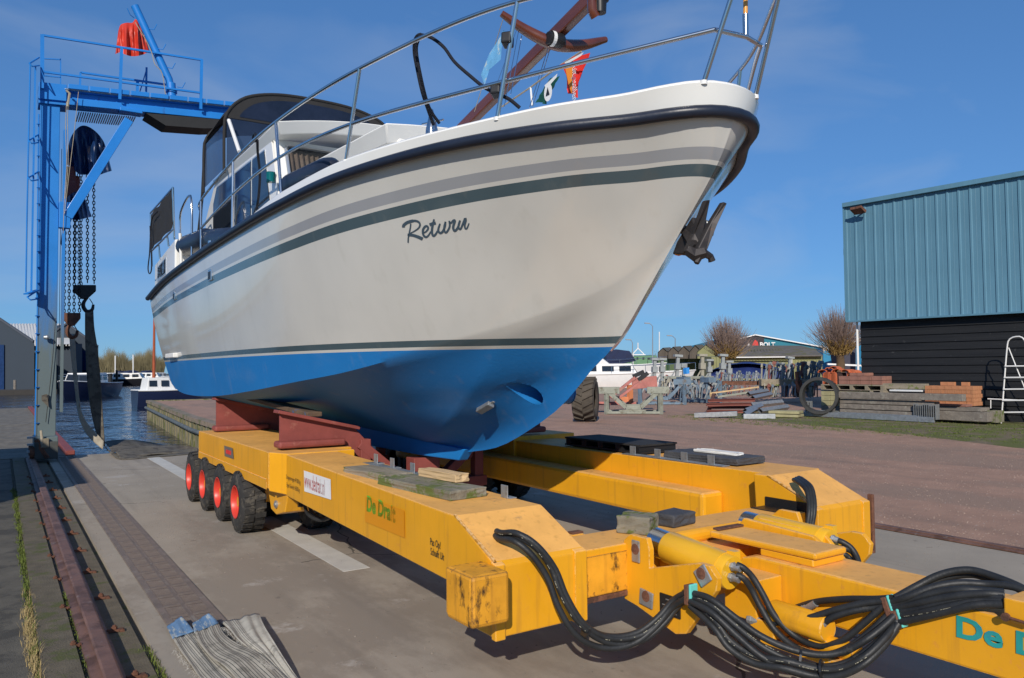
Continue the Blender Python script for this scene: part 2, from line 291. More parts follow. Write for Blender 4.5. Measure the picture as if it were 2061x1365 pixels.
def slab(name,poly,z,mt,th=.3,kind='structure'):
    o=MB().prism([(x,y,z) for x,y in poly],(0,0,-th)).go(name,mt); o['kind']=kind; return o
apron=slab('concrete_apron',[(.735,-12),(6.98,-12),(6.98,16.7),(.735,16.7)],0,M['concrete'],1.6)
yard=slab('gravel_yard',[(7.16,-12),(60,-12),(400,-12),(900,900),(190,900),(78,340),(13,62),(13,44.8),(6.6,44.8),(5.35,27),(5.0,16.72),(7.16,16.72)],0,M['gravel'],1.2)
# grass verge in front of the stacked materials
slab('grass_verge',[(15.2,4),(15.8,7),(17.0,9.6),(17.6,12),(18.2,15),(18.6,17.2),(18.9,18.4),(20.5,18.0),(22,16.6),(23.2,14.3),(24.5,9),(25.5,0),(15,0)],.004,M['grass'],.1)
slab('quay_pavement',[(-14,-12),(.165,-12),(.165,16.7),(-14,16.7)],0,M['darkquay'],1.5)
kerb=slab('rail_kerb',[(.20,-12),(.375,-12),(.375,16.7),(.20,16.7)],.02,M['kerb'],1.5)
slab('rail_bed',[(.166,-12),(.199,-12),(.199,16.7),(.166,16.7)],-.02,M['kerb'],1.0)
slab('rail_slab',[(.376,-12),(.69,-12),(.69,16.7),(.376,16.7)],.0,M['kerb'],1.5)
slab('joint_floor',[(.69,-12),(.735,-12),(.735,16.7),(.69,16.7)],-.035,M['kerb'],.5)
slab('right_rail_bed',[(6.981,-12),(7.159,-12),(7.159,16.7),(6.981,16.7)],-.02,M['kerb'],.6)
wt=MB().add([(-300,16.72,-.9),(80,16.72,-.9),(80,330,-.9),(-300,330,-.9)],[(0,1,2,3)]).go('harbour_water',M['water']); wt['kind']='structure'
slab('far_bank',[(-400,212),(47.5,212),(190,900),(-400,900)],-.45,M['farland'],.6)
slab('harbour_bed',[(-400,16.72),(60,16.72),(60,900),(-400,900)],-3.,M['farland'],.5)
# white road marks (0.2 m wide, broken)
for (y0,y1) in ((11.6,16.4),(5.75,8.95)):
    o=MB().prism([(2.225,y0,.004),(2.440,y0,.004),(2.440,y1,.004),(2.225,y1,.004)],(0,0,-.003)).go('painted_line',M['line']); o['kind']='structure'
# quay edge steel beam
ob=MB().box((.72,16.7,-.5),(5.0,16.82,-.01)).go('quay_edge_beam',M['rust'],bev=.01); top(ob,'rusty steel beam along the water edge of the concrete apron','edge beam')

streaks(M['gravel'],(1.5,.35,1),(.20,.14,.105),.52,.72,.6,.5); streaks(M['gravel'],(22,22,22),(.62,.54,.46),.66,.70,.8); streaks(M['gravel'],(16,16,16),(.12,.08,.06),.66,.72,.7)
def pebbles(name,label,n,fx,mt,r0,r1,seed):
    rnd=random.Random(seed); b=MB()
    for i in range(n):
        x,y=fx(rnd); r=rnd.uniform(r0,r1); a=rnd.uniform(0,3); c_,s_=math.cos(a)*r,math.sin(a)*r; h=r*rnd.uniform(.4,.9)
        b.add([(x+c_,y+s_,0),(x-s_,y+c_,0),(x-c_,y-s_,0),(x+s_,y-c_,0),(x+c_*.2,y-s_*.2,h)],[(0,1,4),(1,2,4),(2,3,4),(3,0,4)])
    o=b.go(name,mt,recalc=False); top(o,label,'gravel',kind='stuff'); return o
pebbles('loose_gravel','loose pale and red stones scattered over the gravel yard',9000,lambda r:(7.25+11*r.random()**1.4,1.5+16*r.random()),mat('pebble_stone',(.28,.205,.16),.95,var=.6,vs=3),.004,.012,3)
pebbles('concrete_grit','small grit and crumbs scattered on the concrete apron',2600,lambda r:(.75+6.2*r.random(),3+13*r.random()),mat('grit_stone',(.20,.17,.135),.95,var=.6,vs=5),.003,.009,4)
# ---- rails
def rail(x,y0,y1,label,h=.08,step=.84,side=True,clips=True):
    r=root('crane_rail',label,'rail',(x,0,0))
    b=MB()
    prof=[(-.075,0),(.075,0),(.075,.012),(.012,.025),(.010,h-.03),(.036,h-.024),(.040,h-.006),(.030,h),(-.030,h),(-.040,h-.006),(-.036,h-.024),(-.010,h-.03),(-.012,.025),(-.075,.012)]
    b.prism([(px,y0,pz) for px,pz in prof],(0,y1-y0,0)); b.go('rail_bar',M['railsteel'],r)
    if clips:
        cm=None; y=y0+.35; i=0
        clip=MB().box((.01,-.016,.003),(.088,.016,.017)); clip.box((.0,-.012,.012),(.05,.012,.022)); clip.cyl((.04,0,.019),(.04,0,.042),.010,6); clip.cyl((.04,0,.022),(.04,0,.033),.017,6); clip.box((.07,-.022,.0),(.094,.022,.012))
        me=clip.mesh(); me.materials.append(M['rust'])
        while y<min(y1,13.5):
            for s in (-1,1):
                o=bpy.data.objects.new('rail_clip',me); C.objects.link(o); o.parent=r
                o.location=(s*.075+random.uniform(-.004,.004),y+(0 if s<0 else .14)+random.uniform(-.03,.03),0); o.rotation_euler=(0,0,(math.pi if s<0 else 0)+random.uniform(-.12,.12))
            y+=step; i+=1
    return r
rail(.478,2.2,16.6,'rusty crane rail on the left beside the mossy kerb')
rail(7.07,-8,16.6,'sunken rail along the edge of the red gravel',h=.03,clips=False)

# ---- drain channel with cast iron grates
dr=root('drain_channel','long strip of slotted iron drain grates left of the white line','drain',(0,0,0))
M['iron']=mat('cast_iron',(.20,.16,.135),.75,.3,var=.25,vs=7,bump=.3,bs=120,patch=(.25,.22,.19),pt=.55,ps=5)
b=MB(); gx0,gx1=.895,1.165
b.box((gx0-.025,3.4,.001),(gx0+.012,16.6,.013)); b.box((gx1-.012,3.4,.001),(gx1+.025,16.6,.013)); b.box((1.02,3.4,.001),(1.04,16.6,.011))
b.go('frame',M['iron'],dr)
gw=.116; gl=.245
gb=MB(); gb.box((0,0,0),(.008,gl,.012)); gb.box((gw-.008,0,0),(gw,gl,.012)); gb.box((0,0,0),(gw,.02,.0125)); gb.box((0,gl-.02,0),(gw,gl,.0125))
nb=9
for i in range(nb): 
    y=.026+i*(gl-.052)/nb; gb.box((.004,y,0),(gw-.004,y+.0115,.011))
gb.m=1; gb.box((.006,.018,.001),(gw-.006,gl-.018,.0085))  # near-black fill just below the bar tops paints the shade in the slots
gme=gb.mesh(); gme.materials.append(M['iron']); gme.materials.append(mat('grate_slot_shade',(.012,.010,.009),.95))
y=3.5
while y<16.2:
    for x in (gx0+.012,1.041):
        o=bpy.data.objects.new('grate',gme); C.objects.link(o); o.parent=dr; o.location=(x-.002,y,.0012+random.uniform(-.0008,.0012)); 
    y+=gl+.012
pit=MB().box((gx0,3.4,.0002),(gx1,16.6,.0012)).go('pit_shade_sheet',mat('pit_shade',(.02,.016,.013),.95),dr)  # flat dark sheet standing in for the shaded depth of the channel

# weeds and dry grass along the kerb
def tufts(name,label,spots,mt,hmin,hmax,per=16,w=.0022):
    b=MB()
    for (x,y,s) in spots:
        for k in range(per):
            a=random.uniform(0,6.28); h=random.uniform(hmin,hmax)*s; lean=random.uniform(.2,1.1)*h; bx=x+random.gauss(0,.012); by=y+random.gauss(0,.05)
            p0=V((bx,by,0)); p1=p0+V((math.cos(a)*lean*.4,math.sin(a)*lean*.4,h*.65)); p2=p0+V((math.cos(a)*lean,math.sin(a)*lean,h))
            sd=V((-math.sin(a),math.cos(a),0))*w*random.uniform(.7,1.5)
            b.add([p0-sd,p0+sd,p1+sd*.8,p1-sd*.8,p2],[(0,1,2,3),(3,2,4)])
    o=b.go(name,mt,recalc=False); top(o,label,'weeds',kind='stuff'); return o
M['weed']=mat('green_weeds',(.10,.13,.02),.8,var=.4,vs=30); M['straw']=mat('dry_straw_grass',(.36,.27,.12),.85,var=.35,vs=30)
sp=[(.178+random.gauss(0,.012),3.8+random.random()*8.5,random.choice((.3,.6,1))) for _ in range(230)]
tufts('weed_strip','low green weeds in the joint beside the kerb',sp,M['weed'],.015,.045)
sp=[(.172+random.gauss(0,.014),4.2+random.betavariate(2,2.2)*2.3,random.uniform(.5,1.1)) for _ in range(130)]
tufts('dry_grass','dry straw coloured grass tuft in the kerb joint at lower left',sp,M['straw'],.02,.065,per=9,w=.0012)
sp=[(.392+random.gauss(0,.006),3.9+random.random()*2.4,.7) for _ in range(60)]+[(.712,3.9+random.random()*.9,.9) for _ in range(24)]
tufts('rail_moss','small weeds growing along the rail foot',sp,M['weed'],.008,.03,per=12)
gs=[]
for _ in range(1500):
    x=random.uniform(16.5,22); yv=random.uniform(7,18)
    gs.append((x,yv,random.uniform(.4,1)))
tufts('verge_grass','short grass in front of the stacked building material',[g for g in gs if g[0]>17.2+ (18-g[1])*-.12],M['weed'],.015,.05,per=8,w=.005)

# ================================================================== BOAT HULL
XC=3.5
boat=root('motor_yacht','large white motor yacht with blue bottom paint standing on the yellow trailer','motor yacht',(0,0,0))
def cx(y): return 3.5-.11*min(1.05,max(0,(6-y)/3.1))
sheer=[(2.875,0,2.955),(2.895,.11,2.955),(2.96,.23,2.95),(3.07,.34,2.945),(3.24,.47,2.94),(3.55,.77,2.93),(3.98,1.07,2.92),(4.47,1.30,2.91),(5.1,1.49,2.90),(5.7,1.59,2.89),(6.4,1.66,2.87),(7.5,1.69,2.85),(9,1.70,2.82),(11,1.69,2.76),(12.7,1.64,2.66)]
chine=[(3.36,0,2.31),(3.53,.05,2.20),(3.87,.19,2.04),(4.35,.50,1.86),(5.08,.90,1.685),(5.85,1.195,1.54),(6.62,1.36,1.455),(7.84,1.45,1.35),(9.1,1.47,1.275),(10.4,1.47,1.25),(11.3,1.46,1.28),(11.9,1.46,1.38)]
keel=[(6.1,0,.80),(6.8,0,.83),(7.6,0,.86),(9,0,.9),(10.5,0,.95),(11.4,0,1.05),(12.0,0,1.18)]
stem=[(6.1,0,.80),(5.52,0,.893),(5.05,0,1.055),(4.572,0,1.274),(4.178,0,1.554),(3.904,0,1.733),(3.52,0,2.139),(3.36,0,2.31),(3.02,0,2.68),(2.885,0,2.90),(2.875,0,2.955)]
NU=110; NB=18; NT=40
def P3(L): return [V((b,y,z)) for (y,b,z) in L]
def warp(n,k=1.7): return [ (i/(n-1))**k for i in range(n)]
def resample(L,us,n0=900):
    c=crv(P3(L),n0); return [c[min(n0-1,int(round(u*(n0-1))))] for u in us]
US=warp(NU,1.6)
SH=resample(sheer,US,1600); CH=resample(chine,US,1600); KE=resample(keel,US,1600)
st=[V((b,y,z)) for (y,b,z) in stem]
lowS=crv(st[:8],NB); topS=crv(st[7:],NT)
rowsA=[]; rowsB=[]
for i,u in enumerate(US):
    d=(1-u)**5
    rA=[]
    for j in range(NB):
        v=j/(NB-1); base=KE[i].lerp(CH[i],v); b0=KE[0].lerp(CH[0],v); p=base+(lowS[j]-b0)*d
        bul=math.sin(math.pi*v)*(.10*math.exp(-((u-.12)/.18)**2)+.035); p=p+V((bul,0,-bul*.5))*min(1,(u/.14)**2)
        rA.append(p)
    rB=[]
    for j in range(NT):
        v=j/(NT-1); base=CH[i].lerp(SH[i],v); b0=CH[0].lerp(SH[0],v); p=base+(topS[j]-b0)*d
        fl=math.sin(math.pi*v)*( .03*min(1,u*3) - .05*math.exp(-((u-.10)/.10)**2)); p=p+V((fl,0,0))*min(1,u*10); p.x*=1-1.5*(v*(1-v))**1.3*math.exp(-(u/.08)**2); p.x=max(p.x,.5*u) if u<.2 else p.x
        rB.append(p)
    rowsA.append(rA); rowsB.append(rB)
hv=[]; hf=[]; below=[]
NV=NB+NT-1
for i in range(NU):
    full=rowsA[i]+rowsB[i][1:]
    # distance below the sheer measured on the skin
    ds=[0]*NV
    for j in range(NV-2,-1,-1): ds[j]=ds[j+1]+(full[j+1]-full[j]).length
    for s in (-1,1):
        for j in range(NV):
            p=full[j]; hv.append((cx(p.y)+s*max(0,p.x),p.y,p.z)); below.append(ds[j])
def vid(i,s,j): return (i*2+s)*NV+j
for i in range(NU-1):
    for j in range(NV-1):
        hf.append((vid(i,0,j),vid(i,0,j+1),vid(i+1,0,j+1),vid(i+1,0,j))); hf.append((vid(i,1,j),vid(i+1,1,j),vid(i+1,1,j+1),vid(i,1,j+1)))
for j in range(NV-1): hf.append((vid(NU-1,0,j),vid(NU-1,0,j+1),vid(NU-1,1,j+1),vid(NU-1,1,j)))
me=bpy.data.meshes.new('hull'); me.from_pydata(hv,[],hf); at=me.attributes.new('below','FLOAT','POINT'); at.data.foreach_set('value',below)
bm=bmesh.new(); bm.from_mesh(me); bmesh.ops.remove_doubles(bm,verts=bm.verts,dist=2e-4); bmesh.ops.recalc_face_normals(bm,faces=bm.faces); bm.to_mesh(me); bm.free()
HB=BVHTree.FromPolygons([v.co for v in me.vertices],[tuple(p.vertices) for p in me.polygons])
def hull_mat():
    mm=bpy.data.materials.new('hull_paint'); mm.use_nodes=True; n=mm.node_tree.nodes; l=mm.node_tree.links; b=n['Principled BSDF']
    at=n.new('ShaderNodeAttribute'); at.attribute_name='below'
    r1=n.new('ShaderNodeValToRGB'); r1.color_ramp.interpolation='CONSTANT'
    W=(.68,.665,.62,1); G1=(.36,.37,.39,1); G2=(.075,.115,.135,1)
    e=r1.color_ramp.elements; e[0].position=0; e[0].color=W; e[1].position=.19; e[1].color=G1
    for p,c in ((.262,W),(.292,G2),(.368,W)):
        x=e.new(p); x.color=c
    l.new(at.outputs['Fac'],r1.inputs[0])
    tc=n.new('ShaderNodeTexCoord'); sp=n.new('ShaderNodeSeparateXYZ'); l.new(tc.outputs['Object'],sp.inputs[0])
    mr=n.new('ShaderNodeMapRange'); mr.inputs['From Min'].default_value=1.5; mr.inputs['From Max'].default_value=2.0; l.new(sp.outputs[2],mr.inputs[0])
    r2=n.new('ShaderNodeValToRGB'); r2.color_ramp.interpolation='CONSTANT'; e=r2.color_ramp.elements
    z=lambda h:(h-1.5)/.5
    BL=(.010,.20,.56,1)
    e[0].position=0; e[0].color=BL; e[1].position=z(1.690); e[1].color=W
    x=e.new(z(1.712)); x.color=G2
    x=e.new(z(1.760)); x.color=(1,0,1,1)
    l.new(mr.outputs[0],r2.inputs[0])
    # mask above boot stripe
    r3=n.new('ShaderNodeMath'); r3.operation='GREATER_THAN'; r3.inputs[1].default_value=1.760; l.new(sp.outputs[2],r3.inputs[0])
    mx=n.new('ShaderNodeMixRGB'); l.new(r3.outputs[0],mx.inputs[0]); l.new(r2.outputs[0],mx.inputs[1]); l.new(r1.outputs[0],mx.inputs[2])
    nz=n.new('ShaderNodeTexNoise'); nz.inputs['Scale'].default_value=1.3; nz.inputs['Detail'].default_value=6; mp=n.new('ShaderNodeMapping'); mp.inputs['Scale'].default_value=(1,1,.5); l.new(tc.outputs['Object'],mp.inputs[0]); l.new(mp.outputs[0],nz.inputs['Vector'])
    m2=n.new('ShaderNodeMixRGB'); m2.blend_type='MULTIPLY'; m2.inputs[0].default_value=.30; l.new(mx.outputs[0],m2.inputs[1]); l.new(nz.outputs[0],m2.inputs[2]); l.new(m2.outputs[0],b.inputs['Base Color'])
    r4=n.new('ShaderNodeMath'); r4.operation='GREATER_THAN'; r4.inputs[1].default_value=1.69; l.new(sp.outputs[2],r4.inputs[0])
    rr=n.new('ShaderNodeMapRange'); rr.inputs['To Min'].default_value=.62; rr.inputs['To Max'].default_value=.2; l.new(r4.outputs[0],rr.inputs[0]); l.new(rr.outputs[0],b.inputs['Roughness'])
    cc=n.new('ShaderNodeMapRange'); cc.inputs['To Min'].default_value=.0; cc.inputs['To Max'].default_value=.5; l.new(r4.outputs[0],cc.inputs[0]); l.new(cc.outputs[0],b.inputs['Coat Weight']); b.inputs['Coat Roughness'].default_value=.06
    # roller texture on the antifouling
    z3=n.new('ShaderNodeTexNoise'); z3.inputs['Scale'].default_value=45; l.new(tc.outputs['Object'],z3.inputs['Vector'])
    bs=n.new('ShaderNodeMapRange'); bs.inputs['To Min'].default_value=.35; bs.inputs['To Max'].default_value=.0; l.new(r4.outputs[0],bs.inputs[0])
    bp=n.new('ShaderNodeBump'); bp.inputs['Distance'].default_value=.004; l.new(bs.outputs[0],bp.inputs['Strength']); l.new(z3.outputs[0],bp.inputs['Height']); l.new(bp.outputs[0],b.inputs['Normal'])
    return mm
M['hull']=hull_mat(); streaks(M['hull'],(9,9,.35),(.33,.30,.24),.60,.85,.22); streaks(M['hull'],(1.2,1.2,2.5),(.30,.33,.33),.58,.80,.16)
hull=link('hull',me,M['hull'],boat,smooth=True)
BLUE=mat('blue_bottom_paint',(.010,.20,.56),.6,var=.08,vs=3); M['antifoul']=BLUE
# skeg under the hull
b=MB(); b.prism([(XC-.05,6.12,.73),(XC-.05,6.9,.71),(XC-.05,11.6,.70),(XC-.05,11.9,1.1),(XC-.05,9,.95),(XC-.05,7,.86),(XC-.05,6.0,.84)],(.10,0,0)); b.go('keel',BLUE,boat,bev=.01)
# bow thruster tunnel: blue tube closed by a near-black shade disc
def hullhit(px,py):
    d=ray(px,py).normalized(); r=HB.ray_cast(eye,d); return r[0],r[1],r[3]
ha,_,_=hullhit(1020,776); hb_,_,_=hullhit(1092,810); hp,hn,_=hullhit(1057,791); hc=(ha+hb_)/2; hr=math.hypot(ha.y-hb_.y,ha.z-hb_.z)/2
bm=bmesh.new(); bm.from_mesh(me)
rad=lambda co: math.hypot(co.y-hc.y,co.z-hc.z)
for it in range(4):
    es=[e for e in bm.edges if min(rad(v.co) for v in e.verts)<hr*1.25 and all(v.co.x<hc.x+.3 and v.co.x<cx(v.co.y) for v in e.verts) and e.calc_length()>.014]
    bmesh.ops.subdivide_edges(bm,edges=es,cuts=1,use_grid_fill=True)
fs=[f for f in bm.faces if rad(f.calc_center_median())<hr and f.calc_center_median().x<cx(f.calc_center_median().y)-.02]
bmesh.ops.delete(bm,geom=fs,context='FACES')
loop=[e for e in bm.edges if e.is_boundary and all(rad(v.co)<hr*1.35 and v.co.x<cx(v.co.y) and v.co.z<2 for v in e.verts)]
for v in {v for e in loop for v in e.verts}:
    k=hr/max(1e-6,rad(v.co)); v.co.y=hc.y+(v.co.y-hc.y)*k; v.co.z=hc.z+(v.co.z-hc.z)*k
g=bmesh.ops.extrude_edge_only(bm,edges=loop); nv=[x for x in g['geom'] if isinstance(x,bmesh.types.BMVert)]
for v in nv: v.co.x=hc.x+.42
g2=[x for x in g['geom'] if isinstance(x,bmesh.types.BMEdge) and all(abs(v.co.x-hc.x-.42)<1e-5 for v in x.verts)]
bmesh.ops.recalc_face_normals(bm,faces=bm.faces); bm.to_mesh(me); bm.free(); me.polygons.foreach_set('use_smooth',[True]*len(me.polygons)); me.set_sharp_from_angle(angle=R(38))
b=MB(); b.lathe([(0,0),(hr*1.05,0)],axis='x',n=24); o=b.go('tunnel_shade_disc',mat('tunnel_shade',(.004,.012,.03),.9),boat); o.location=(hc.x+.41,hc.y,hc.z)  # near-black disc paints the shade deep inside the tunnel
# zinc anode
hp2,hn2,_=hullhit(977,817); nn=hn2 if hn2.x<0 else -hn2
tz=V((0,-1,.15)); tz=(tz-nn*tz.dot(nn)).normalized(); ty=nn.cross(tz)
Ma=Matrix((tz,ty,nn)).transposed().to_4x4(); Ma.translation=hp2
b=MB(); b.box((-.085,-.03,.0),(.085,.03,.035)); b.box((-.12,-.012,.004),(.12,.012,.014)); o=b.go('zinc_anode',M['zinc'],boat,bev=.012); o.matrix_local=Ma
# rub rail
def side(L,s,dx=0,dz=0): return [V((cx(p.y)+s*(p.x+dx),p.y,p.z+dz)) for p in L]
SR=crv(P3(sheer),130)
# outward normal offsets
def offset(L,d):
    out=[]
    for i,p in enumerate(L):
        t=(L[min(i+1,len(L)-1)]-L[max(0,i-1)]); t.z=0; t.normalize(); n=V((t.y,-t.x,0))
        if i==0: n=V((0,-1,0))
        out.append(p+n*d)
    return out
SRo=offset(SR,.026)
full=side(list(reversed(SRo)),-1)+side(SRo,1)[1:]
b=MB(); b.tube([p-V((0,0,.004)) for p in full],.035,14); b.go('rub_rail',M['navy'],boat,smooth=True)
# bulwark
bul=[(2.835,0,3.10),(2.855,.14,3.10),(2.92,.27,3.095),(3.04,.40,3.08),(3.22,.55,3.06),(3.53,.84,3.035),(3.96,1.11,3.01),(4.47,1.33,3.0),(5.08,1.50,3.0),(5.69,1.585,2.995),(6.4,1.63,2.985),(7.2,1.645,2.93),(8,1.655,2.895),(9.5,1.65,2.865),(11,1.64,2.815),(12.68,1.6,2.725)]
BU=crv(P3(bul),130)
b=MB()
L0=side(list(reversed(SR)),-1)+side(SR,1)[1:]; L1=side(list(reversed(BU)),-1)+side(BU,1)[1:]
BI=offset(BU,-.065); 
for i,p in enumerate(BI):
    if p.x<0: p.x=0
L2=side(list(reversed(BI)),-1)+side(BI,1)[1:]
Lm=[a.lerp(c,.5)+V((0,0,0)) for a,c in zip(L0,L1)]
b.grid([L0,Lm,L1]); b.grid([L2,[V((p.x,p.y,max(p.z-.18,q.z+.005))) for p,q in zip(L2,L0)]])
b.go('bulwark',M['white'],boat,smooth=True)
b=MB(); b.tube([a.lerp(c,.5)+V((0,0,.0)) for a,c in zip(L1,L2)],.024,10); b.go('bulwark_cap',M['white'],boat,smooth=True)
# deck
b=MB(); rows=[]
for k in range(0,130,3):
    p=SR[k]; rows.append([V((cx(p.y)+p.x*(-1+2*q/8)*.99,p.y+.02,p.z+.015+.03*(1-((-1+2*q/8))**2))) for q in range(9)])
b.grid(rows); b.go('deck',M['white'],boat,smooth=True)
# name lettering as painted strokes on the hull skin
def onhull(px,py,off=.003):
    p,n,_=hullhit(px,py)
    if n.x>0: n=-n
    return p+n*off
def stroke(b,pts,w,taper=None):
    pts=crv([V((x,y,0)) for x,y in pts],max(6,len(pts)*5)); n=len(pts); L=[];Rr=[]
    for i,p in enumerate(pts):
        t=(pts[min(i+1,n-1)]-pts[max(0,i-1)]); t.normalize(); nn=V((-t.y,t.x,0)); ww=w if taper is None else w*taper(i/(n-1))
        a=p+nn*ww/2; c=p-nn*ww/2
        L.append(onhull(740+a.x/7.927,400+a.y/7.927)); Rr.append(onhull(740+c.x/7.927,400+c.y/7.927))
    b.grid([L,Rr])
b=MB()
tp=lambda t:.45+.9*math.sin(math.pi*min(1,t*1.0+.15))*.7
stroke(b,[(575,455),(580,420),(640,375),(740,350),(810,365),(838,410),(815,465),(740,520),(665,555)],46,lambda t:1.0 if t<.35 else 1.05-.75*t)
stroke(b,[(690,395),(685,450),(668,540),(652,620),(648,700)],22)
stroke(b,[(640,575),(720,580),(800,605),(880,640)],52,lambda t:.75+.25*t)
stroke(b,[(890,545),(935,520),(968,470),(950,435),(915,445),(885,500),(890,570),(930,610),(975,580),(1010,520)],32,lambda t:.6+.5*math.sin(math.pi*t))
stroke(b,[(1062,325),(1045,400),(1030,480),(1030,550),(1055,592),(1090,560),(1118,510)],34,lambda t:.75+.35*math.sin(math.pi*t))
stroke(b,[(990,415),(1040,395),(1090,385)],46)
stroke(b,[(1158,395),(1135,460),(1130,510),(1160,545),(1200,520),(1235,440),(1245,365)],32,lambda t:.8+.3*math.sin(math.pi*t))
stroke(b,[(1245,365),(1225,440),(1225,500),(1250,540),(1290,490),(1312,430),(1305,350)],30)
stroke(b,[(1300,355),(1330,385),(1370,345),(1395,350),(1370,430),(1370,480),(1395,510),(1430,475),(1455,420),(1478,345)],33,lambda t:.75+.4*math.sin(math.pi*t))
stroke(b,[(1475,345),(1452,420),(1460,470),(1485,480),(1520,400),(1555,310)],30)
stroke(b,[(1560,305),(1565,345),(1550,420),(1560,470),(1585,470),(1620,390)],36,lambda t:1.1-.6*t)
b.go('name_lettering',M['slate'],boat)
# hull fittings: vents and fairlead on the port quarter
for (px,py,w,h) in ((424,554,.13,.12),(352,596,.10,.10)):
    p,n,_=hullhit(px,py); b=MB(); b.box((-.008,-w/2,-h/2),(.012,w/2,h/2)); f=b.go('hull_vent',M['steel'],boat,bev=.006); f.location=p+V((-.006,0,0))
    b=MB(); b.box((-.003,-w*.4,-h*.38),(.002,w*.4,h*.3)); g=b.go('opening',M['black'],f); g.location=(-.009,0,0)
# trim tab bracket at the stern
p,n,_=hullhit(350,716); b=MB(); b.box((-.06,-.28,-.03),(.02,.3,.03)); o=b.go('stern_bracket',M['whitepaint'],boat,bev=.01); o.location=p

# ================================================================== TRAILER
T=root('boat_trailer','yellow hydraulic boat trailer under the white yacht','boat trailer')
Y_,YT,YD=M['yellow'],M['yellow_top'],M['yellow_dirty']
def yface(b):  # slot 0 paint, slot 1 worn top: choose by normal later
    return b
def ypart(name,b,parent=T,bev=.006,mats=None):
    o=b.go(name,mats or [Y_,YT],parent,bev=bev)
    if mats is None:
        for p in o.data.polygons:
            if p.normal.z>.9: p.material_index=1
    return o
# left arm, rear wide body over the wheels
b=MB(); b.prism([(1.95,6.80,.53),(1.95,9.63,.555),(1.95,9.63,.855),(1.95,6.80,.845)],(.76,0,0)); ypart('rear_body',b)
b=MB(); b.prism([(1.942,6.84,.52),(1.942,9.60,.545),(1.942,9.60,.62),(1.942,6.84,.61)],(.008,0,0)); ypart('skirt_plate',b,bev=.002)
b=MB(); b.prism([(1.952,6.80,.845),(2.06,6.60,.842),(2.06,6.60,.49),(1.952,6.80,.51)],(.6,0,0)); ypart('body_corner',b,bev=.008)
# left arm main beam (sloping slightly)
def arm(x0r,x0f,x1,yr,yf,name):
    b=MB(); zt=(.835,.800); zb=(.485,.452)
    b.add([(x0r,yr,zb[0]),(x1,yr,zb[0]),(x1,yr,zt[0]),(x0r,yr,zt[0]),(x0f,yf,zb[1]),(x1,yf,zb[1]),(x1,yf,zt[1]),(x0f,yf,zt[1])],[(3,2,1,0),(4,5,6,7),(0,1,5,4),(1,2,6,5),(2,3,7,6),(3,0,4,7)])
    return ypart(name,b,bev=.007)
arm(2.05,1.955,2.50,6.62,3.56,'arm_beam')
# right arm: main upper beam, inner ledge
b=MB(); b.box((4.53,3.56,.455),(5.06,9.6,.796)); ypart('arm_beam',b,bev=.007)
b=MB(); b.prism([(4.30,4.0,.38),(4.30,9.3,.42),(4.30,9.3,.655),(4.30,4.0,.625)],(.228,0,0)); ypart('inner_ledge',b,bev=.03)
b=MB(); b.box((4.5,6.8,.5),(5.3,9.63,.84)); ypart('rear_body',b)
# front housings
def housing(x0,x1,yf,flip):
    prof=[(3.56,.803),(3.50,.803),(yf+.02,.640),(yf,.62),(yf,.285),(3.60,.285),(3.60,.44),(3.62,.803)]
    b=MB(); b.prism([(x0,y,z) for y,z in prof],(x1-x0,0,0)); ypart('front_housing',b,bev=.008)
    # edge straps standing proud of the front face
    for xa,xb in ((x0-.003,x0+.055),(x1-.075,x1+.004)):
        b=MB(); b.prism([(xa,yf+.03,.642),(xa,yf-.010,.627),(xa,yf-.010,.275),(xa,yf+.03,.275)],(xb-xa,0,0)); ypart('edge_strap',b,bev=.006)
    b=MB(); 
    for xx in (x0-.006,):
        b.bar((xx+.006,3.50,.806),(xx+.006,yf-.002,.648),.012,.008)
    ypart('weld_seam',b,bev=0)
housing(1.95,2.495,3.12,False); housing(4.40,4.97,3.12,True)
# sliding cross beam through both housings
b=MB(); b.prism([(1.75,2.995,.395),(1.75,3.235,.395),(1.75,3.245,.63),(1.75,2.995,.63)],(.205,0,0)); o=ypart('beam_end',b,bev=.02,mats=[YD])
b=MB(); b.box((1.744,2.99,.385),(1.765,3.25,.405)); b.box((1.744,2.988,.39),(1.762,3.00,.635)); 
b=MB(); b.box((2.49,3.20,.345),(4.41,3.52,.60)); ypart('cross_beam',b,bev=.008)
b=MB(); b.box((2.50,3.194,.355),(2.86,3.20,.565)); ypart('beam_face_plate',b,bev=.002,mats=[YD])
b=MB(); b.box((2.50,3.19,.325),(2.84,3.23,.352)); ypart('wear_strip',b,bev=.003,mats=[M['rust']])
b=MB(); b.box((2.70,3.53,.56),(2.86,3.62,.585)); b.box((2.72,3.535,.585),(2.82,3.60,.60)); ypart('stop_block',b)
b=MB(); b.box((2.74,3.54,.60),(2.82,3.59,.612)); b.go('stop_pad',M['rust'],T,bev=.003)
b=MB(); b.box((4.97,3.14,.30),(5.06,3.52,.60)); ypart('beam_end',b,bev=.015,mats=[YD])
b=MB(); b.box((4.985,3.10,.27),(5.01,3.14,.67)); ypart('guard_plate',b,mats=[M['rust']])
b=MB(); b.box((4.22,3.24,.60),(4.40,3.50,.606)); b.box((4.39,3.19,.36),(4.402,3.52,.66)); ypart('greasy_slot',b,mats=[M['black']])
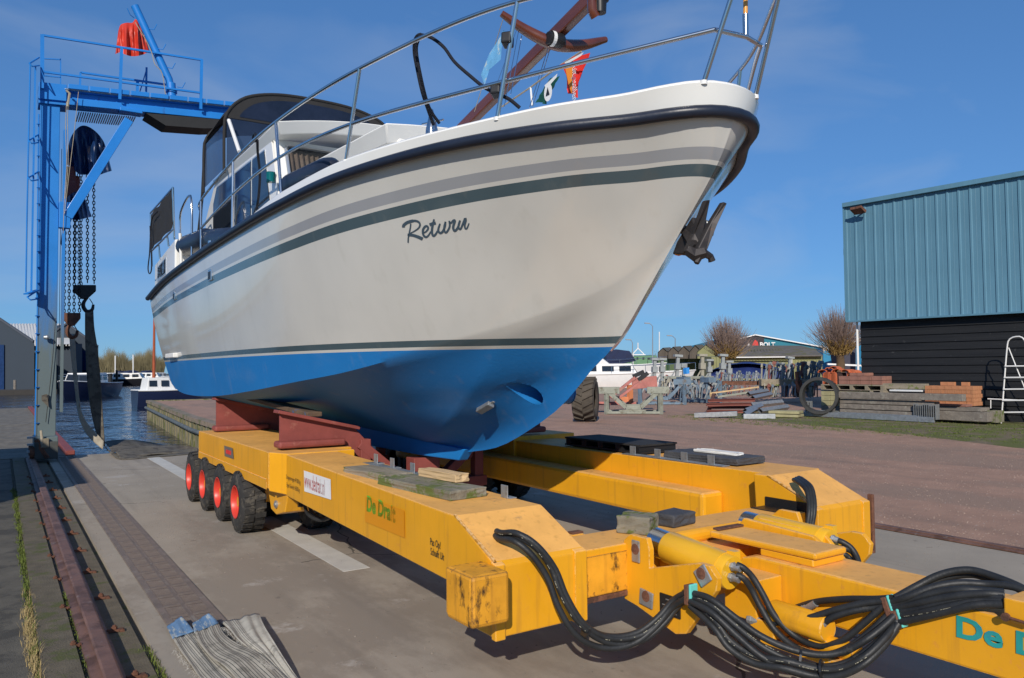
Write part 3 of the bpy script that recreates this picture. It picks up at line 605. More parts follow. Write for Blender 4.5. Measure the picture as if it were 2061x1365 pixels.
# hub: lugs, hinge tube, side cheek plates
b=MB(); b.tube([(2.98,3.18,.585),(3.98,3.18,.585)],.040,14); ypart('hinge_tube',b,bev=0,mats=[Y_]); 
b=MB(); b.box((3.08,2.9,.33),(3.90,3.20,.55)); ypart('hub_block',b)
def cheek(x,s):
    P=[(3.22,.30),(3.22,.615),(3.17,.655),(3.04,.655),(3.02,.60),(3.02,.505),(2.68,.600),(2.61,.60),(2.56,.55),(2.57,.49),(2.77,.235),(2.84,.215),(3.12,.285)]
    b=MB(); b.prism([(x,y,z) for y,z in P],(.035*s,0,0)); return ypart('cheek_plate',b,bev=.004)
cheek(2.84,1); cheek(4.12,-1)
def pinplate(x,y,z,a,w=.07,h=.11,hole=True,plane='x'):
    q=Matrix.Translation((x,y,z))@Matrix.Rotation(a,4,'X')
    b=MB(); b.box((-.010,-w/2,-h/2),(0,w/2,h/2),q); o=b.go('pin_plate',M['zinc'],T,bev=.006)
    b=MB(); b.lathe([(0,-.016),(.010,-.016),(.010,-.012),(.028,-.012),(.030,-.008)],axis='x',n=18); p=b.go('pin_head',M['rust'],o,smooth=True); p.matrix_local=q@Matrix.Translation((0,0,.012))
pinplate(2.838,3.115,.575,0,.06,.115); pinplate(2.838,2.645,.548,R(-38),.085,.085); pinplate(2.838,3.04,.345,R(6),.10,.085)
# rating plate on the cheek
b=MB(); b.box((2.832,2.80,.30),(2.839,2.94,.40)); o=b.go('rating_plate',M['black'],T)
b=MB()
for k in range(5): b.box((2.829,2.82,.315+k*.015),(2.8315,2.82+.05+.05*((k*7)%3)/2,.320+k*.015))
b.go('plate_print',M['zinc'],o)
# hydraulic cylinders
def cylr(x,yb,yf,z,zf):
    a=V((x,yb,z)); c=V((x,yf,zf)); d=(c-a).normalized()
    b=MB(); b.tube([a+d*.05,a+d*.06,c-d*.012,c],.085,28,True,[.080,.085,.085,.080]); o=b.go('cylinder',M['lemon'],T,smooth=True)
    b=MB(); b.tube([a-d*.05,a+d*.055],.078,28); b.go('piston_rod',M['steel'],T,smooth=True)
    b=MB(); b.tube([c-d*.14,c-d*.05],.0885,28); b.go('band',M['lemon'],o,smooth=True)
    b=MB(); b.tube([c-V((-.03,0,-.07))-d*.03,a+d*.12-V((-.03,0,-.075))],.010,8); b.box((x+.02,yf+.0,zf+.055),(x+.06,yf+.05,zf+.10)); b.go('pressure_pipe',M['lemon'],o,smooth=True)
    return a,c,d
c1e=sv(1474,1154,X=3.01); cylr(3.01,3.10,c1e.y,.592,c1e.z); cylr(3.80,3.14,2.614,.592,.572)
# cylinder end brackets to tongue
b=MB(); b.box((3.10,2.55,.30),(3.30,2.75,.50)); ypart('cylinder_bracket',b)
# tongue
TX0,TX1=3.30,3.655
b=MB(); b.prism([(TX0,2.95,.40),(TX0,2.75,.33),(TX0,2.0,.315),(TX0,-1.5,.31),(TX0,-1.5,.56),(TX0,2.72,.56),(TX0,2.80,.54)],(TX1-TX0,0,0)); ypart('tongue_beam',b,bev=.012)
b=MB(); b.prism([(3.335,3.06,.595),(3.335,2.38,.600),(3.335,2.38,.635),(3.335,3.06,.63)],(.26,0,0)); ypart('hinge_plate',b,bev=.012)
b=MB(); b.box((3.37,3.02,.633),(3.58,3.065,.645)); b.go('wear_bar',M['rust'],T,bev=.003)
b=MB(); b.box((3.345,2.72,.56),(3.60,2.40,.60)); ypart('plate_step',b,bev=.008)
b=MB(); b.prism([(3.62,3.13,.58),(3.62,3.06,.67),(3.62,2.60,.645),(3.62,2.52,.60),(3.62,2.52,.56)],(.03,0,0)); ypart('side_cheek',b)
b=MB(); b.prism([(3.745,3.13,.55),(3.745,3.06,.66),(3.745,2.62,.64),(3.745,2.5,.52)],(.03,0,0)); ypart('side_cheek',b)
b=MB(); b.box((3.27,1.05,.555),(3.67,1.50,.645)); ypart('hose_box',b,bev=.006)
b=MB(); b.cyl((3.36,1.42,.645),(3.36,1.42,.655),.014,10); b.go('bolt',M['zinc'],T)
b=MB(); b.tube([(3.262,1.50,.575),(3.262,1.40,.568)],.006,6); b.cyl((3.255,1.49,.573),(3.275,1.49,.573),.016,10); b.go('latch',M['rust'],T)
# lower steering cylinder beside the tongue
b=MB(); b.tube([(3.16,2.50,.355),(3.16,2.49,.355),(3.18,2.22,.345),(3.18,2.21,.345)],.062,24,True,[.056,.062,.062,.056]); b.go('steering_cylinder',M['yellow'],T,smooth=True)
b=MB(); b.tube([(3.20,2.30,.265),(3.20,2.08,.265)],.045,20); b.go('steering_cylinder',M['yellow'],T,smooth=True)
b=MB(); b.box((3.12,2.1,.20),(3.34,2.55,.235)); b.box((3.10,2.45,.24),(3.28,2.60,.32)); ypart('lower_plate',b)
# lettering
Xd=(0,-1,0); Zu=(0,0,1)
p=sv(866,1100,X=1.955); text_mesh('warning_text','Pas Op!',M['ltr'],V((1.9495+.004,0,0))+V((0,sv(867,1095,X=1.96).y,sv(867,1093,X=1.96).z)),Xd,Zu,.075,T,sx=.85,bold=.0)
q0=sv(866,1097,X=1.966); q1=sv(866,1112,X=1.966)
for o in [o for o in T.children if o.name.startswith('warning_text')]: bpy.data.objects.remove(o)
def onarm(px,py):   # outer face of the left arm (it flares a little)
    n=V((-(6.62-3.56),-(2.05-1.955)*-1*-1,0)); n=V((3.06,-.095,0)).normalized(); d=ray(px,py); p0=V((2.05-.003,6.62,.8)); t=(p0-eye).dot(n)/d.dot(n); return eye+d*t
AD=(onarm(900,1080)-onarm(620,1010)); AD.z=0; AD.normalize()
def armtext(name,s,px,py,size,mt,sx=1,bold=0,shear=0):
    p=onarm(px,py); p.x-=.002; return text_mesh(name,s,mt,p,AD,Zu,size,T,sx=sx,bold=bold,shear=shear)
armtext('warning_text','Pas Op!',866,1096,.055,M['ltr'],.74,.006)
armtext('warning_text','Schuift Uit',867,1116,.055,M['ltr'],.70,.006)
armtext('load_text','Draagvermogen 47 000 kg',576,963,.050,M['ltr'],.78,.002)
armtext('load_text','Eigen Gewicht 16500 kg',577,979,.050,M['ltr'],.78,.002)
def armpatch(name,pts,mt,off=.002):
    P=[onarm(*q) for q in pts]
    for p in P: p.x-=off
    b=MB(); b.add(P,[(0,1,2,3)]); return b.go(name,mt,T)
armpatch('web_address_sign',[(612,947),(666,965),(667,1006),(613,989)],M['whitesign'])
armtext('web_address','www.dedrait.nl',613,980,.165,M['redltr'],.50,.014)
armpatch('paint_patch',[(736,999),(814,1028),(815,1083),(735,1050)],mat('darker_yellow_patch',(.70,.27,.005),.35,var=.05))
armtext('company_name','De Drait',738,1027,.135,M['green'],.95,.045,.1)
def bigtext(s,px,py,size,mt,sx=1): 
    p=sv(px,py,X=TX0-.004); return text_mesh('company_name',s,mt,p,Xd,Zu,size,T,sx=sx,bold=.035,shear=.02)
bigtext('De D',1922,1279,.118,M['teal'],1.26)
p=sv(451,905,X=1.944); b=MB(); P=[sv(451,897,X=1.943),sv(468,902,X=1.943),sv(470,924,X=1.943),sv(452,918,X=1.943)]; b.add(P,[(0,1,2,3)]); o=b.go('maker_plate',mat('grey_plate',(.16,.13,.11),.5),T)
b=MB(); c=sum(P,V())/4; b.box((1.939,c.y-.10,c.z-.02),(1.942,c.y+.10,c.z+.02)); b.go('plate_print',M['redltr'],o)
# ---- wheels
def wheel_meshes():
    Rr,W=.29,.21
    prof=[(.155,0),(.165,-.012),(.225,-.010),(.262,.0),(.283,.016),(.29,.03),(.29,W-.03),(.283,W-.016),(.262,W),(.2,W+.004),(.155,W-.01)]
    b=MB(); b.lathe(prof,axis='x',n=44); 
    # tread blocks, staggered lugs either side
    for k in range(22):
        a=2*math.pi*k/22
        for s in (0,1):
            aa=a+(math.pi/22 if s else 0); Mx=Matrix.Rotation(aa,4,'X')
            x0,x1=(.004,W*.46) if s==0 else (W*.54,W-.004)
            pts=[(x0,-.017,.274),(x1,-.017+(.018 if s==0 else .0),.288),(x1,.020+(.018 if s==0 else 0),.288),(x0,.023,.274)]
            top_=[(x0+.002,-.026,.294),(x1,-.026+.014,.301),(x1,.028+.012,.301),(x0+.002,.034,.294)]
            vs_=[Mx@V(p) for p in pts]+[Mx@V(p) for p in top_]
            b.add(vs_,[(3,2,1,0),(4,5,6,7),(0,1,5,4),(1,2,6,5),(2,3,7,6),(3,0,4,7)])
    t=b.mesh(); t.materials.append(M['rubber'])
    b=MB(); b.lathe([(.158,-.014),(.150,-.016),(.140,-.004),(.134,.03),(.120,.075),(.06,.085),(.0,.085)],axis='x',n=36)
    r=b.mesh(); r.materials.append(M['redrim'])
    b=MB(); b.lathe([(.062,.085),(.060,.03),(.05,.018),(.0,.016)],axis='x',n=20)
    for k in range(8):
        a=2*math.pi*k/8; b.cyl((.085,.095*math.cos(a),.095*math.sin(a)),(.066,.095*math.cos(a),.095*math.sin(a)),.009,6)
    h=b.mesh(); h.materials.append(YD)
    for mm in (t,r,h):
        mm.polygons.foreach_set('use_smooth',[True]*len(mm.polygons)); mm.set_sharp_from_angle(angle=R(30))
    return t,r,h
wt_,wr_,wh_=wheel_meshes()
def wheel(x,y,rot,mirror=False):
    e=bpy.data.objects.new('wheel',None); C.objects.link(e); e.parent=T; e.location=(x,y,.292); e.rotation_euler=(rot,0,0); e.empty_display_size=.1
    if mirror: e.rotation_euler=(rot,0,math.pi)
    for nme,mm in (('tyre',wt_),('rim',wr_),('hub',wh_)):
        o=bpy.data.objects.new(nme,mm); C.objects.link(o); o.parent=e
for y in (7.75,8.47,9.20,9.93): wheel(1.915,y,random.random()*6,False); wheel(2.60-.02,y,random.random()*6,True) if y!=7.75 else wheel(2.74,7.55,1.0,True)
for y in (7.9,8.6,9.3,9.9): wheel(4.75,y,random.random()*6,True); wheel(5.3,y,random.random()*6,True)
b=MB()
for y in (8.1,9.55): b.prism([(2.05,y-.55,.52),(2.05,y+.4,.52),(2.05,y+.2,.26),(2.05,y-.35,.26)],(.45,0,0))
ypart('axle_bogie',b)
# suspension housing under the step
b=MB(); b.prism([(2.06,7.22,.50),(2.06,6.62,.485),(2.06,6.70,.33),(2.06,6.95,.275),(2.06,7.10,.30)],(.42,0,0)); ypart('suspension_housing',b,bev=.01)
b=MB(); b.cyl((2.045,6.92,.37),(2.06,6.92,.37),.035,16); b.cyl((2.035,6.92,.37),(2.05,6.92,.37),.018,8); b.go('pivot_cap',M['zinc'],T,smooth=True)
b=MB(); b.box((2.15,6.60,.38),(2.35,6.63,.45)); b.go('hose_opening',M['black'],T)
# small details on the arms: lashing lugs
def lugs(pts):
    for (x,y,z) in pts:
        b=MB(); b.box((-.006,-.035,0),(.0,.035,.075)); b.box((-.0,-.05,0),(.05,.05,.006)); o=b.go('lashing_lug',M['zinc'],T,bev=.002); o.location=(x,y,z)
lugs([(2.44,5.62,.826),(2.44,5.32,.822),(2.44,4.98,.818),(2.44,4.68,.815),(2.45,3.80,.803)])
lugs([(4.55,y,.802) for y in (5.02,4.72,4.42,4.14)])
b=MB(); b.box((4.535,4.02,.800),(4.62,5.15,.806)); b.go('lug_strip',M['zinc'],T)
b=MB(); b.box((2.38,4.6,.815),(2.47,5.75,.826)); b.go('lug_strip',M['zinc'],T)
# scuffs: chipped bright edges along the beam corners
# hydraulic hoses -----------------------------------------------------------
HOSE=.0155
def hose(pts,r=HOSE,mt=None,n=10,samples=60,name='hose'):
    b=MB(); b.tube(crv(pts,samples),r,n); return b.go(name,mt or M['hose'],T,smooth=True)
def prints(P,seed,t0=.1,t1=.9,r=HOSE):
    rnd=random.Random(seed); L=crv(P,160); b=MB(); i=int(160*t0)
    while i<int(160*t1):
        k=rnd.choice((1,1,2)); 
        if rnd.random()<.72:
            p=L[i]; q=L[min(159,i+k)]; d=(q-p).normalized(); e=(eye-p).normalized(); e=(e-d*e.dot(d)).normalized(); s=d.cross(e); c0=(e+s*.35).normalized()*(r+.0008)
            p=p+c0; q=p+d*(q-L[i]).length*.7; w=s*.0013; b.add([p-w,p+w,q+w,q-w],[(0,1,2,3)])
        i+=k+ (0 if rnd.random()<.8 else 5)
    o=b.go('hose_print',mat('pale_hose_print',(.30,.28,.20),.7) if 'pale_hose_print' not in bpy.data.materials else bpy.data.materials['pale_hose_print'],T,recalc=False); o['kind']='stuff'; return o
def tie(P,t,r=.034):
    L=crv(P,100); i=int(99*t); p=L[i]; d=(L[min(99,i+1)]-L[i-1]).normalized(); b=MB(); b.tube([p-d*.005,p+d*.005],r,10); b.go('cable_tie',M['black'],T)
def fitting(p,q,r=.020):
    b=MB(); p=V(p);q=V(q); d=(q-p); b.tube([p,p+d*.45],r,6); b.tube([p+d*.45,q],r*.85,14); b.tube([p+d*.2,p+d*.3],r*1.15,6); return b.go('hose_fitting',M['zinc'],T)
def path(L,dx=0,dz=0,dy=0): return [sv(x,y,X=X)+V((dx,dy,dz)) if Yp is None else sv(x,y,Y=Yp)+V((dx,dy,dz)) for (x,y,X,Yp) in L]
# loop from left housing to the clamp on the cheek plate
LL=[(1000,1073,None,3.30),(1010,1078,None,3.24),(1040,1080,None,3.12),(1075,1105,None,3.06),(1108,1150,None,3.03),(1130,1205,None,3.0),(1162,1258,None,2.97),(1200,1284,None,2.95),(1240,1291,None,2.92),(1285,1281,None,2.88),(1325,1250,None,2.84),(1355,1215,None,2.80),(1385,1196,2.80,None)]
for k,(ox,oz) in enumerate(((0,.016),(.022,-.012),(-.016,-.020),(.014,.008))): 
    L=path(LL); n=len(L); hose([p+V((ox*(.5+math.sin(i/n*3.1)),-.012*(k%2),oz*(.55+.9*math.sin(i/n*3.1)))) for i,p in enumerate(L)])
def clamp(p,rot=0,col=True,s=1):
    b=MB(); b.box((-.030*s,-.012,-.045*s),(.030*s,.014,.050*s),Matrix.Translation(p)@Matrix.Rotation(rot,4,'X')@Matrix.Rotation(0,4,'Z')); o=b.go('hose_clamp',M['rust'],T,bev=.004)
    b=MB(); b.box((-.026*s,-.026,-.042*s),(.028*s,-.0125,.056*s),Matrix.Translation(p)@Matrix.Rotation(rot,4,'X')); b.go('clamp_block',M['mint'],o,bev=.006)
cp=sv(1389,1197,X=2.80); clamp(cp,R(0))
# bundle from that clamp down and across to the tongue clamp
B1=[(1389,1197,2.80,None),(1430,1212,2.80,None),(1480,1252,2.84,None),(1530,1290,2.88,None),(1590,1318,2.95,None),(1650,1330,3.02,None),(1700,1322,3.08,None),(1745,1296,3.12,None),(1785,1262,3.20,None),(1804,1240,3.245,None)]
for k,(ox,oz) in enumerate(((0,.020),(0,-.018),(-.02,-.048))):
    L=path(B1); n=len(L)
    hose([p+V((ox,-.01*k,oz*(.5+.8*math.sin(i/(n-1)*3.14)))) for i,p in enumerate(L)])
B2=[(1392,1206,2.80,None),(1440,1250,2.80,None),(1470,1290,2.82,None),(1520,1320,2.86,None),(1580,1330,2.9,None),(1640,1345,2.98,None),(1690,1345,3.02,None),(1740,1322,3.06,None),(1780,1285,3.15,None),(1806,1252,3.24,None)]
hose(path(B2)); hose(path(B2,dz=-.03,dx=-.01))
# tongue clamps
c1=sv(1790,1222,X=3.255); c2=sv(1808,1247,X=3.25)
clamp(c1,R(-20),s=.9); clamp(c2,R(-20),s=.8)
# from tongue clamps along to the hose box
for k,(y0,pts) in enumerate((
  (0,[(1795,1212,3.25),(1830,1200,3.25),(1880,1182,3.30),(1930,1174,3.36),(1980,1176,3.42),(2035,1180,3.44),(2080,1196,3.44)]),
  (1,[(1797,1218,3.25),(1840,1205,3.26),(1890,1192,3.28),(1940,1187,3.3),(1985,1190,3.34),(2020,1193,3.38)]),
  (2,[(1800,1224,3.25),(1850,1214,3.25),(1900,1204,3.26),(1950,1197,3.28),(1990,1195,3.3),(2020,1198,3.33)]),
  (3,[(1802,1232,3.25),(1850,1226,3.25),(1895,1214,3.26),(1940,1205,3.28),(1985,1203,3.3),(2020,1205,3.31)]),
  (4,[(1806,1240,3.25),(1860,1232,3.24),(1905,1222,3.25),(1950,1213,3.27),(1985,1210,3.29),(2020,1211,3.30)]),
  (5,[(1812,1252,3.24),(1865,1240,3.24),(1915,1228,3.25),(1955,1219,3.26),(1990,1216,3.28),(2020,1217,3.29)]),
  (6,[(1800,1205,3.26),(1845,1180,3.36),(1890,1158,3.42),(1935,1148,3.46),(1975,1152,3.48),(2045,1178,3.46),(2090,1205,3.45)]),
  (7,[(1800,1208,3.28),(1850,1185,3.4),(1900,1164,3.46),(1950,1156,3.5),(1990,1164,3.5),(2040,1180,3.48),(2085,1205,3.46)]))):
    hose([sv(x,y,X=X) for x,y,X in pts],r=.0165)
# rear of the tongue clamps, fanning out to cylinders
hose([sv(x,y,X=X) for x,y,X in ((1483,1137,3.005),(1496,1143,3.02),(1515,1162,3.06),(1535,1195,3.08),(1560,1240,3.10),(1600,1280,3.14),(1645,1300,3.16),(1690,1292,3.18),(1735,1258,3.21),(1782,1215,3.25))])
hose([sv(x,y,X=X) for x,y,X in ((1483,1158,2.995),(1495,1163,3.01),(1512,1185,3.06),(1530,1220,3.08),(1560,1268,3.10),(1605,1305,3.12),(1660,1318,3.14),(1710,1302,3.17),(1755,1268,3.21),(1792,1234,3.25))])
fitting(c1e+V((-.01,.0,.038)),c1e+V((-.005,-.055,.034))); fitting(c1e+V((-.02,0,-.012)),c1e+V((-.015,-.055,-.017)))
hose([sv(x,y,X=X) for x,y,X in ((1530,1250,3.12),(1570,1253,3.12),(1620,1246,3.14),(1680,1228,3.18),(1740,1214,3.22),(1790,1208,3.25))])
hose([sv(x,y,X=X) for x,y,X in ((1590,1228,3.285),(1640,1212,3.27),(1700,1206,3.25),(1760,1206,3.25),(1795,1204,3.25))])
hose([sv(x,y,X=X) for x,y,X in ((1650,1262,3.16),(1675,1243,3.17),(1715,1230,3.2),(1760,1222,3.24),(1795,1216,3.25))])
fitting(sv(1505,1246,X=3.10),sv(1532,1250,X=3.12)); fitting(sv(1612,1231,X=3.27),sv(1642,1214,X=3.265)); fitting(sv(1640,1275,X=3.15),sv(1660,1252,X=3.16))
# right-hand hoses
for k in range(3): hose([sv(x,y,Y=Yp)+V((.018*k,-.006*k,.006*k)) for x,y,Yp in ((1598,966,3.33),(1606,970,3.25),(1622,985,3.12),(1628,1010,3.06),(1628,1035,3.03),(1624,1060,3.03))])
for pts in (((1682,1087,3.80),(1695,1091,3.81),(1712,1102,3.83),(1724,1120,3.83),(1730,1142,3.80)),((1684,1104,3.80),(1700,1104,3.81),(1716,1112,3.84),(1724,1128,3.83),(1728,1142,3.8)),((1684,1118,3.80),(1698,1116,3.82),(1710,1124,3.84),(1716,1138,3.82))):
    hose([sv(x,y,X=X) for x,y,X in pts])
fitting(sv(1673,1083,X=3.79),sv(1687,1088,X=3.80)); fitting(sv(1674,1103,X=3.79),sv(1687,1105,X=3.80))
for k in range(2): hose([V((2.2+.04*k,6.60,.40)),V((2.2+.04*k,6.50,.33)),V((2.25+.03*k,6.35,.30)),V((2.3,6.2,.36)),V((2.32,6.1,.46))],samples=30)
# printed lines along hoses are too fine to read: thin pale strips
prints([p+V((0,-.004,.012)) for p in path(LL)],3,.04,.95); prints(path(B2),5,.1,.8); prints(path(B1),6,.05,.7); prints([sv(x,y,X=X) for x,y,X in ((1806,1240,3.25),(1860,1232,3.24),(1905,1222,3.25),(1950,1213,3.27),(1985,1210,3.29),(2020,1211,3.30))],8,.1,.8)
tie(path(LL),.55); tie(path(B1),.55,.045); tie(path(B2),.62,.04)

# ---- timber blocks resting on the trailer (own things)
def block(label,pts_c,size,rz,mt,name='timber_block',tilt=0,bev=.012,irr=.008,poly=None):
    b=MB(); sx,sy,sz=size
    if poly: b.prism([(x,y,0) for x,y in poly],(0,0,sz))
    else:
        n=6; rows=[]
        b.box((-sx/2,-sy/2,0),(sx/2,sy/2,sz))
    me=b.mesh(); 
    bm=bmesh.new(); bm.from_mesh(me); bmesh.ops.subdivide_edges(bm,edges=bm.edges,cuts=3,use_grid_fill=True)
    for v in bm.verts:
        if v.co.z>.002: v.co+=V((random.gauss(0,irr*.4),random.gauss(0,irr*.4),random.gauss(0,irr*.3)))
    bm.to_mesh(me); bm.free()
    o=link(name,me,mt,None,bev=bev); o.location=pts_c; o.rotation_euler=(0,tilt,rz); top(o,label,'timber block'); return o
block('grey mossy board lying on the left trailer arm, rearmost of three',(2.20,5.05,.812),(.22,.62,.045),R(4),M['wood_old'])
block('long dark board with green mossy edge on the left trailer arm',(2.22,4.30,.805),(.26,.82,.055),R(6),M['wood_moss'])
block('small clean pale block on top of the mossy board',(2.34,4.35,.862),(.10,.42,.05),R(6),M['wood_new'])
block('chunky mossy timber block on the trailer cross beam',(3.09,3.38,.602),(.17,.20,.10),R(28),M['wood_moss'],bev=.01,irr=.012)
block('dark rubber faced block beside the mossy block on the cross beam',(3.42,3.42,.602),(.22,.17,.075),R(8),M['wood_dark'])
block('dark board with a painted white patch at the front of the right trailer arm',(4.80,4.35,.806),(.34,.75,.05),R(2),M['wood_dark'])
block('small pale off cut lying on the dark board of the right arm',(4.83,4.32,.858),(.10,.42,.02),R(3),M['whitepaint'],bev=.004)
# slotted dark rack on right arm behind it
rk=root('plastic_pallet','black slotted plastic pallet on the right trailer arm in the shadow of the bow','pallet',(0,0,0))
b=MB(); b.box((4.60,4.98,.87),(5.04,6.05,.885)); b.go('top_board',M['canvas'],rk)
b=MB(); b.box((4.60,4.98,.806),(5.04,6.05,.822)); b.go('bottom_board',M['black'],rk)
for k in range(5):
    b=MB(); b.box((4.60,5.0+k*.24,.822),(5.04,5.07+k*.24,.87)); b.go('stringer',M['black'],rk)

# ---- red steel saddles carrying the yacht
def saddle(y,label,zt):
    s=root('hull_support',label,'boat support',(0,y,0),group=None)
    for sx in (-1,1):
        xo=XC+sx*1.45; xi=XC+sx*.62
        b=MB(); b.prism([(xo,-.09,.862),(xo,-.09,.925),(xo,.09,.925),(xo,.09,.862)],(-sx*.62,0,0)); b.go('base_flange',M['redpaint'],s,bev=.022)
        b=MB(); b.prism([(xo-sx*.03,-.012,.925),(xo-sx*.03,-.012,zt),(xo-sx*.72,-.012,zt-.17),(xi-sx*.1,-.012,.80),(xi-sx*.1,-.012,.62),(xo-sx*.62,-.012,.86)],(0,.024,0)); b.go('web_plate',M['redpaint'],s,bev=.002)
        b=MB(); b.bar((xo,0,zt),(xo-sx*.76,0,zt-.18),.16,.03); b.go('top_flange',M['redpaint'],s,bev=.004)
        b=MB(); b.bar((xi+sx*.05,0,.86),(XC+sx*.12,-.02,.40),.09,.10,(0,1,0)); b.go('diagonal_strut',M['redpaint'],s,bev=.006)
        b=MB(); b.bar((xi,0,.90),(xi,0,.08),.10,.10); b.go('leg',M['redpaint'],s,bev=.006)
    b=MB(); b.box((XC-.7,-.07,.36),(XC+.7,.07,.46)); b.box((XC-.14,-.09,.46),(XC+.14,.09,.69)); b.go('keel_block',M['redpaint'],s,bev=.006)
saddle(6.92,'red oxide steel saddle at the step of the trailer arm, nearest the camera',1.19)
saddle(9.35,'red oxide steel saddle at the rear end of the trailer',1.24)
for x in (2.55,3.3,3.9,4.6):
    pass
# timber pad between hull and front saddle
pts=[sv(500,799,X=2.32),sv(560,822,X=2.36),sv(640,850,X=2.42)]
b=MB(); b.bar(V((2.31,8.72,1.262)),V((2.43,7.0,1.145)),.15,.045,(0,0,1)); o=b.go('hull_pad',mat('shade_darkened_pad_timber',(.13,.085,.055),.9,var=.35,vs=5,bump=.4,bs=30,patch=(.02,.12,.30),pt=.62,ps=6),bev=.008); top(o,'old timber pad wedged between the blue hull and the front red saddle','timber pad')  # brown darkened to hold the shade under the hull, with blue paint patches

# ================================================================== YACHT SUPERSTRUCTURE
W_=M['white']
M['clear']=mat('window_glass',(.02,.025,.03),.03,var=.0,alpha=.28,spec=.9,rv=0)
M['vinylc']=mat('clear_vinyl',(.018,.026,.05),.10,var=.4,alpha=.86,spec=.8,rv=0,vs=2)
# forward cabin trunk
def trunk(y,hw,zt): return [(XC-hw-.03,y,2.9),(XC-hw,y,zt-.12),(XC-hw+.05,y,zt),(XC,y,zt+.05),(XC+hw-.05,y,zt),(XC+hw,y,zt-.12),(XC+hw+.03,y,2.9)]
b=MB(); b.grid([trunk(5.62,.90,3.42),trunk(6.6,1.0,3.44),trunk(7.7,1.08,3.46)]); r=trunk(5.62,.90,3.42); b.add(r,[tuple(range(7))]); b.add([(2.62,5.40,2.9),(4.38,5.40,2.9),(4.40,5.62,3.30),(2.60,5.62,3.30)],[(0,1,2,3)]); b.go('cabin_trunk',W_,boat,smooth=True,bev=.012)
b=MB()  # overhanging cabin top with drooping lip
def slab_(b,yf,ya,hf,ha,z,crown,th,rake,n=10):
    T_=[];Bt=[];T2=[];B2_=[]
    for q in range(n+1):
        s=-1+2*q/n; c=crown*(1-s*s)
        T_.append((XC+hf*s,yf+.06*s*s,z+c)); Bt.append((XC+(hf-.06)*s,yf+rake+.06*s*s,z+c*.9-th)); T2.append((XC+ha*s,ya,z+c+.02)); B2_.append((XC+(ha-.06)*s,ya,z+c*.9-th+.02))
    b.grid([B2_,Bt,T_,T2]); b.grid([[T_[0],T2[0]],[Bt[0],B2_[0]]]); b.grid([[T_[-1],T2[-1]],[Bt[-1],B2_[-1]]])
slab_(b,5.50,7.6,1.0,1.12,3.49,.05,.13,.10); b.go('cabin_top',W_,boat,smooth=True,bev=.012)
# trunk side window
b=MB(); b.bar((2.535,6.0,3.30),(2.475,6.75,3.28),.012,.13,(0,0,1)); f=b.go('side_window',M['alu'],boat,bev=.004)
b=MB(); b.bar((2.525,6.05,3.30),(2.47,6.70,3.28),.012,.09,(0,0,1)); b.go('pane',M['glass'],f)
# wheelhouse
sx_=2.29; 
def quadpanel(name,pts,mt,th=(.02,0,0),parent=boat,bev=.0):
    b=MB(); b.prism(pts,th); return b.go(name,mt,parent,bev=bev)
wside=[(7.60,2.92),(7.60,3.10),(7.93,3.93),(10.45,3.97),(10.95,3.60),(11.05,2.88)]
wins=[[(7.96,3.30),(8.16,3.86),(8.62,3.87),(8.62,3.27)],[(8.68,3.27),(8.68,3.87),(9.36,3.88),(9.36,3.24)],[(9.42,3.24),(9.42,3.88),(10.30,3.90),(10.48,3.72),(10.48,3.22)]]
for s in (-1,1):
    X=XC+s*(XC-sx_)
    quadpanel('wheelhouse_side',[(X,y,z) for y,z in wside],W_,(-s*.03,0,0),bev=.004)
    for wv in wins:
        cy=sum(p[0] for p in wv)/len(wv); cz=sum(p[1] for p in wv)/len(wv)
        fr=[(X+s*.004,cy+(y-cy)*1.045,cz+(z-cz)*1.07) for y,z in wv]
        f=quadpanel('side_window',fr,M['alu'],(-s*.01,0,0))
        quadpanel('pane',[(X+s*.010,y,z) for y,z in wv],M['glass'],(-s*.004,0,0),f)
# curtains seen behind side glass
b=MB()
cur=[]
for k in range(40):
    y=9.5+.95*k/39; cur.append(((sx_-.007-.003*math.sin(k*1.3),y,3.25),(sx_-.007-.003*math.sin(k*1.3),y,3.75-max(0,(y-10.2))*.5)))
b.grid([[c[0] for c in cur],[c[1] for c in cur]]); b.go('side_curtain',M['curtain'],boat,smooth=True)
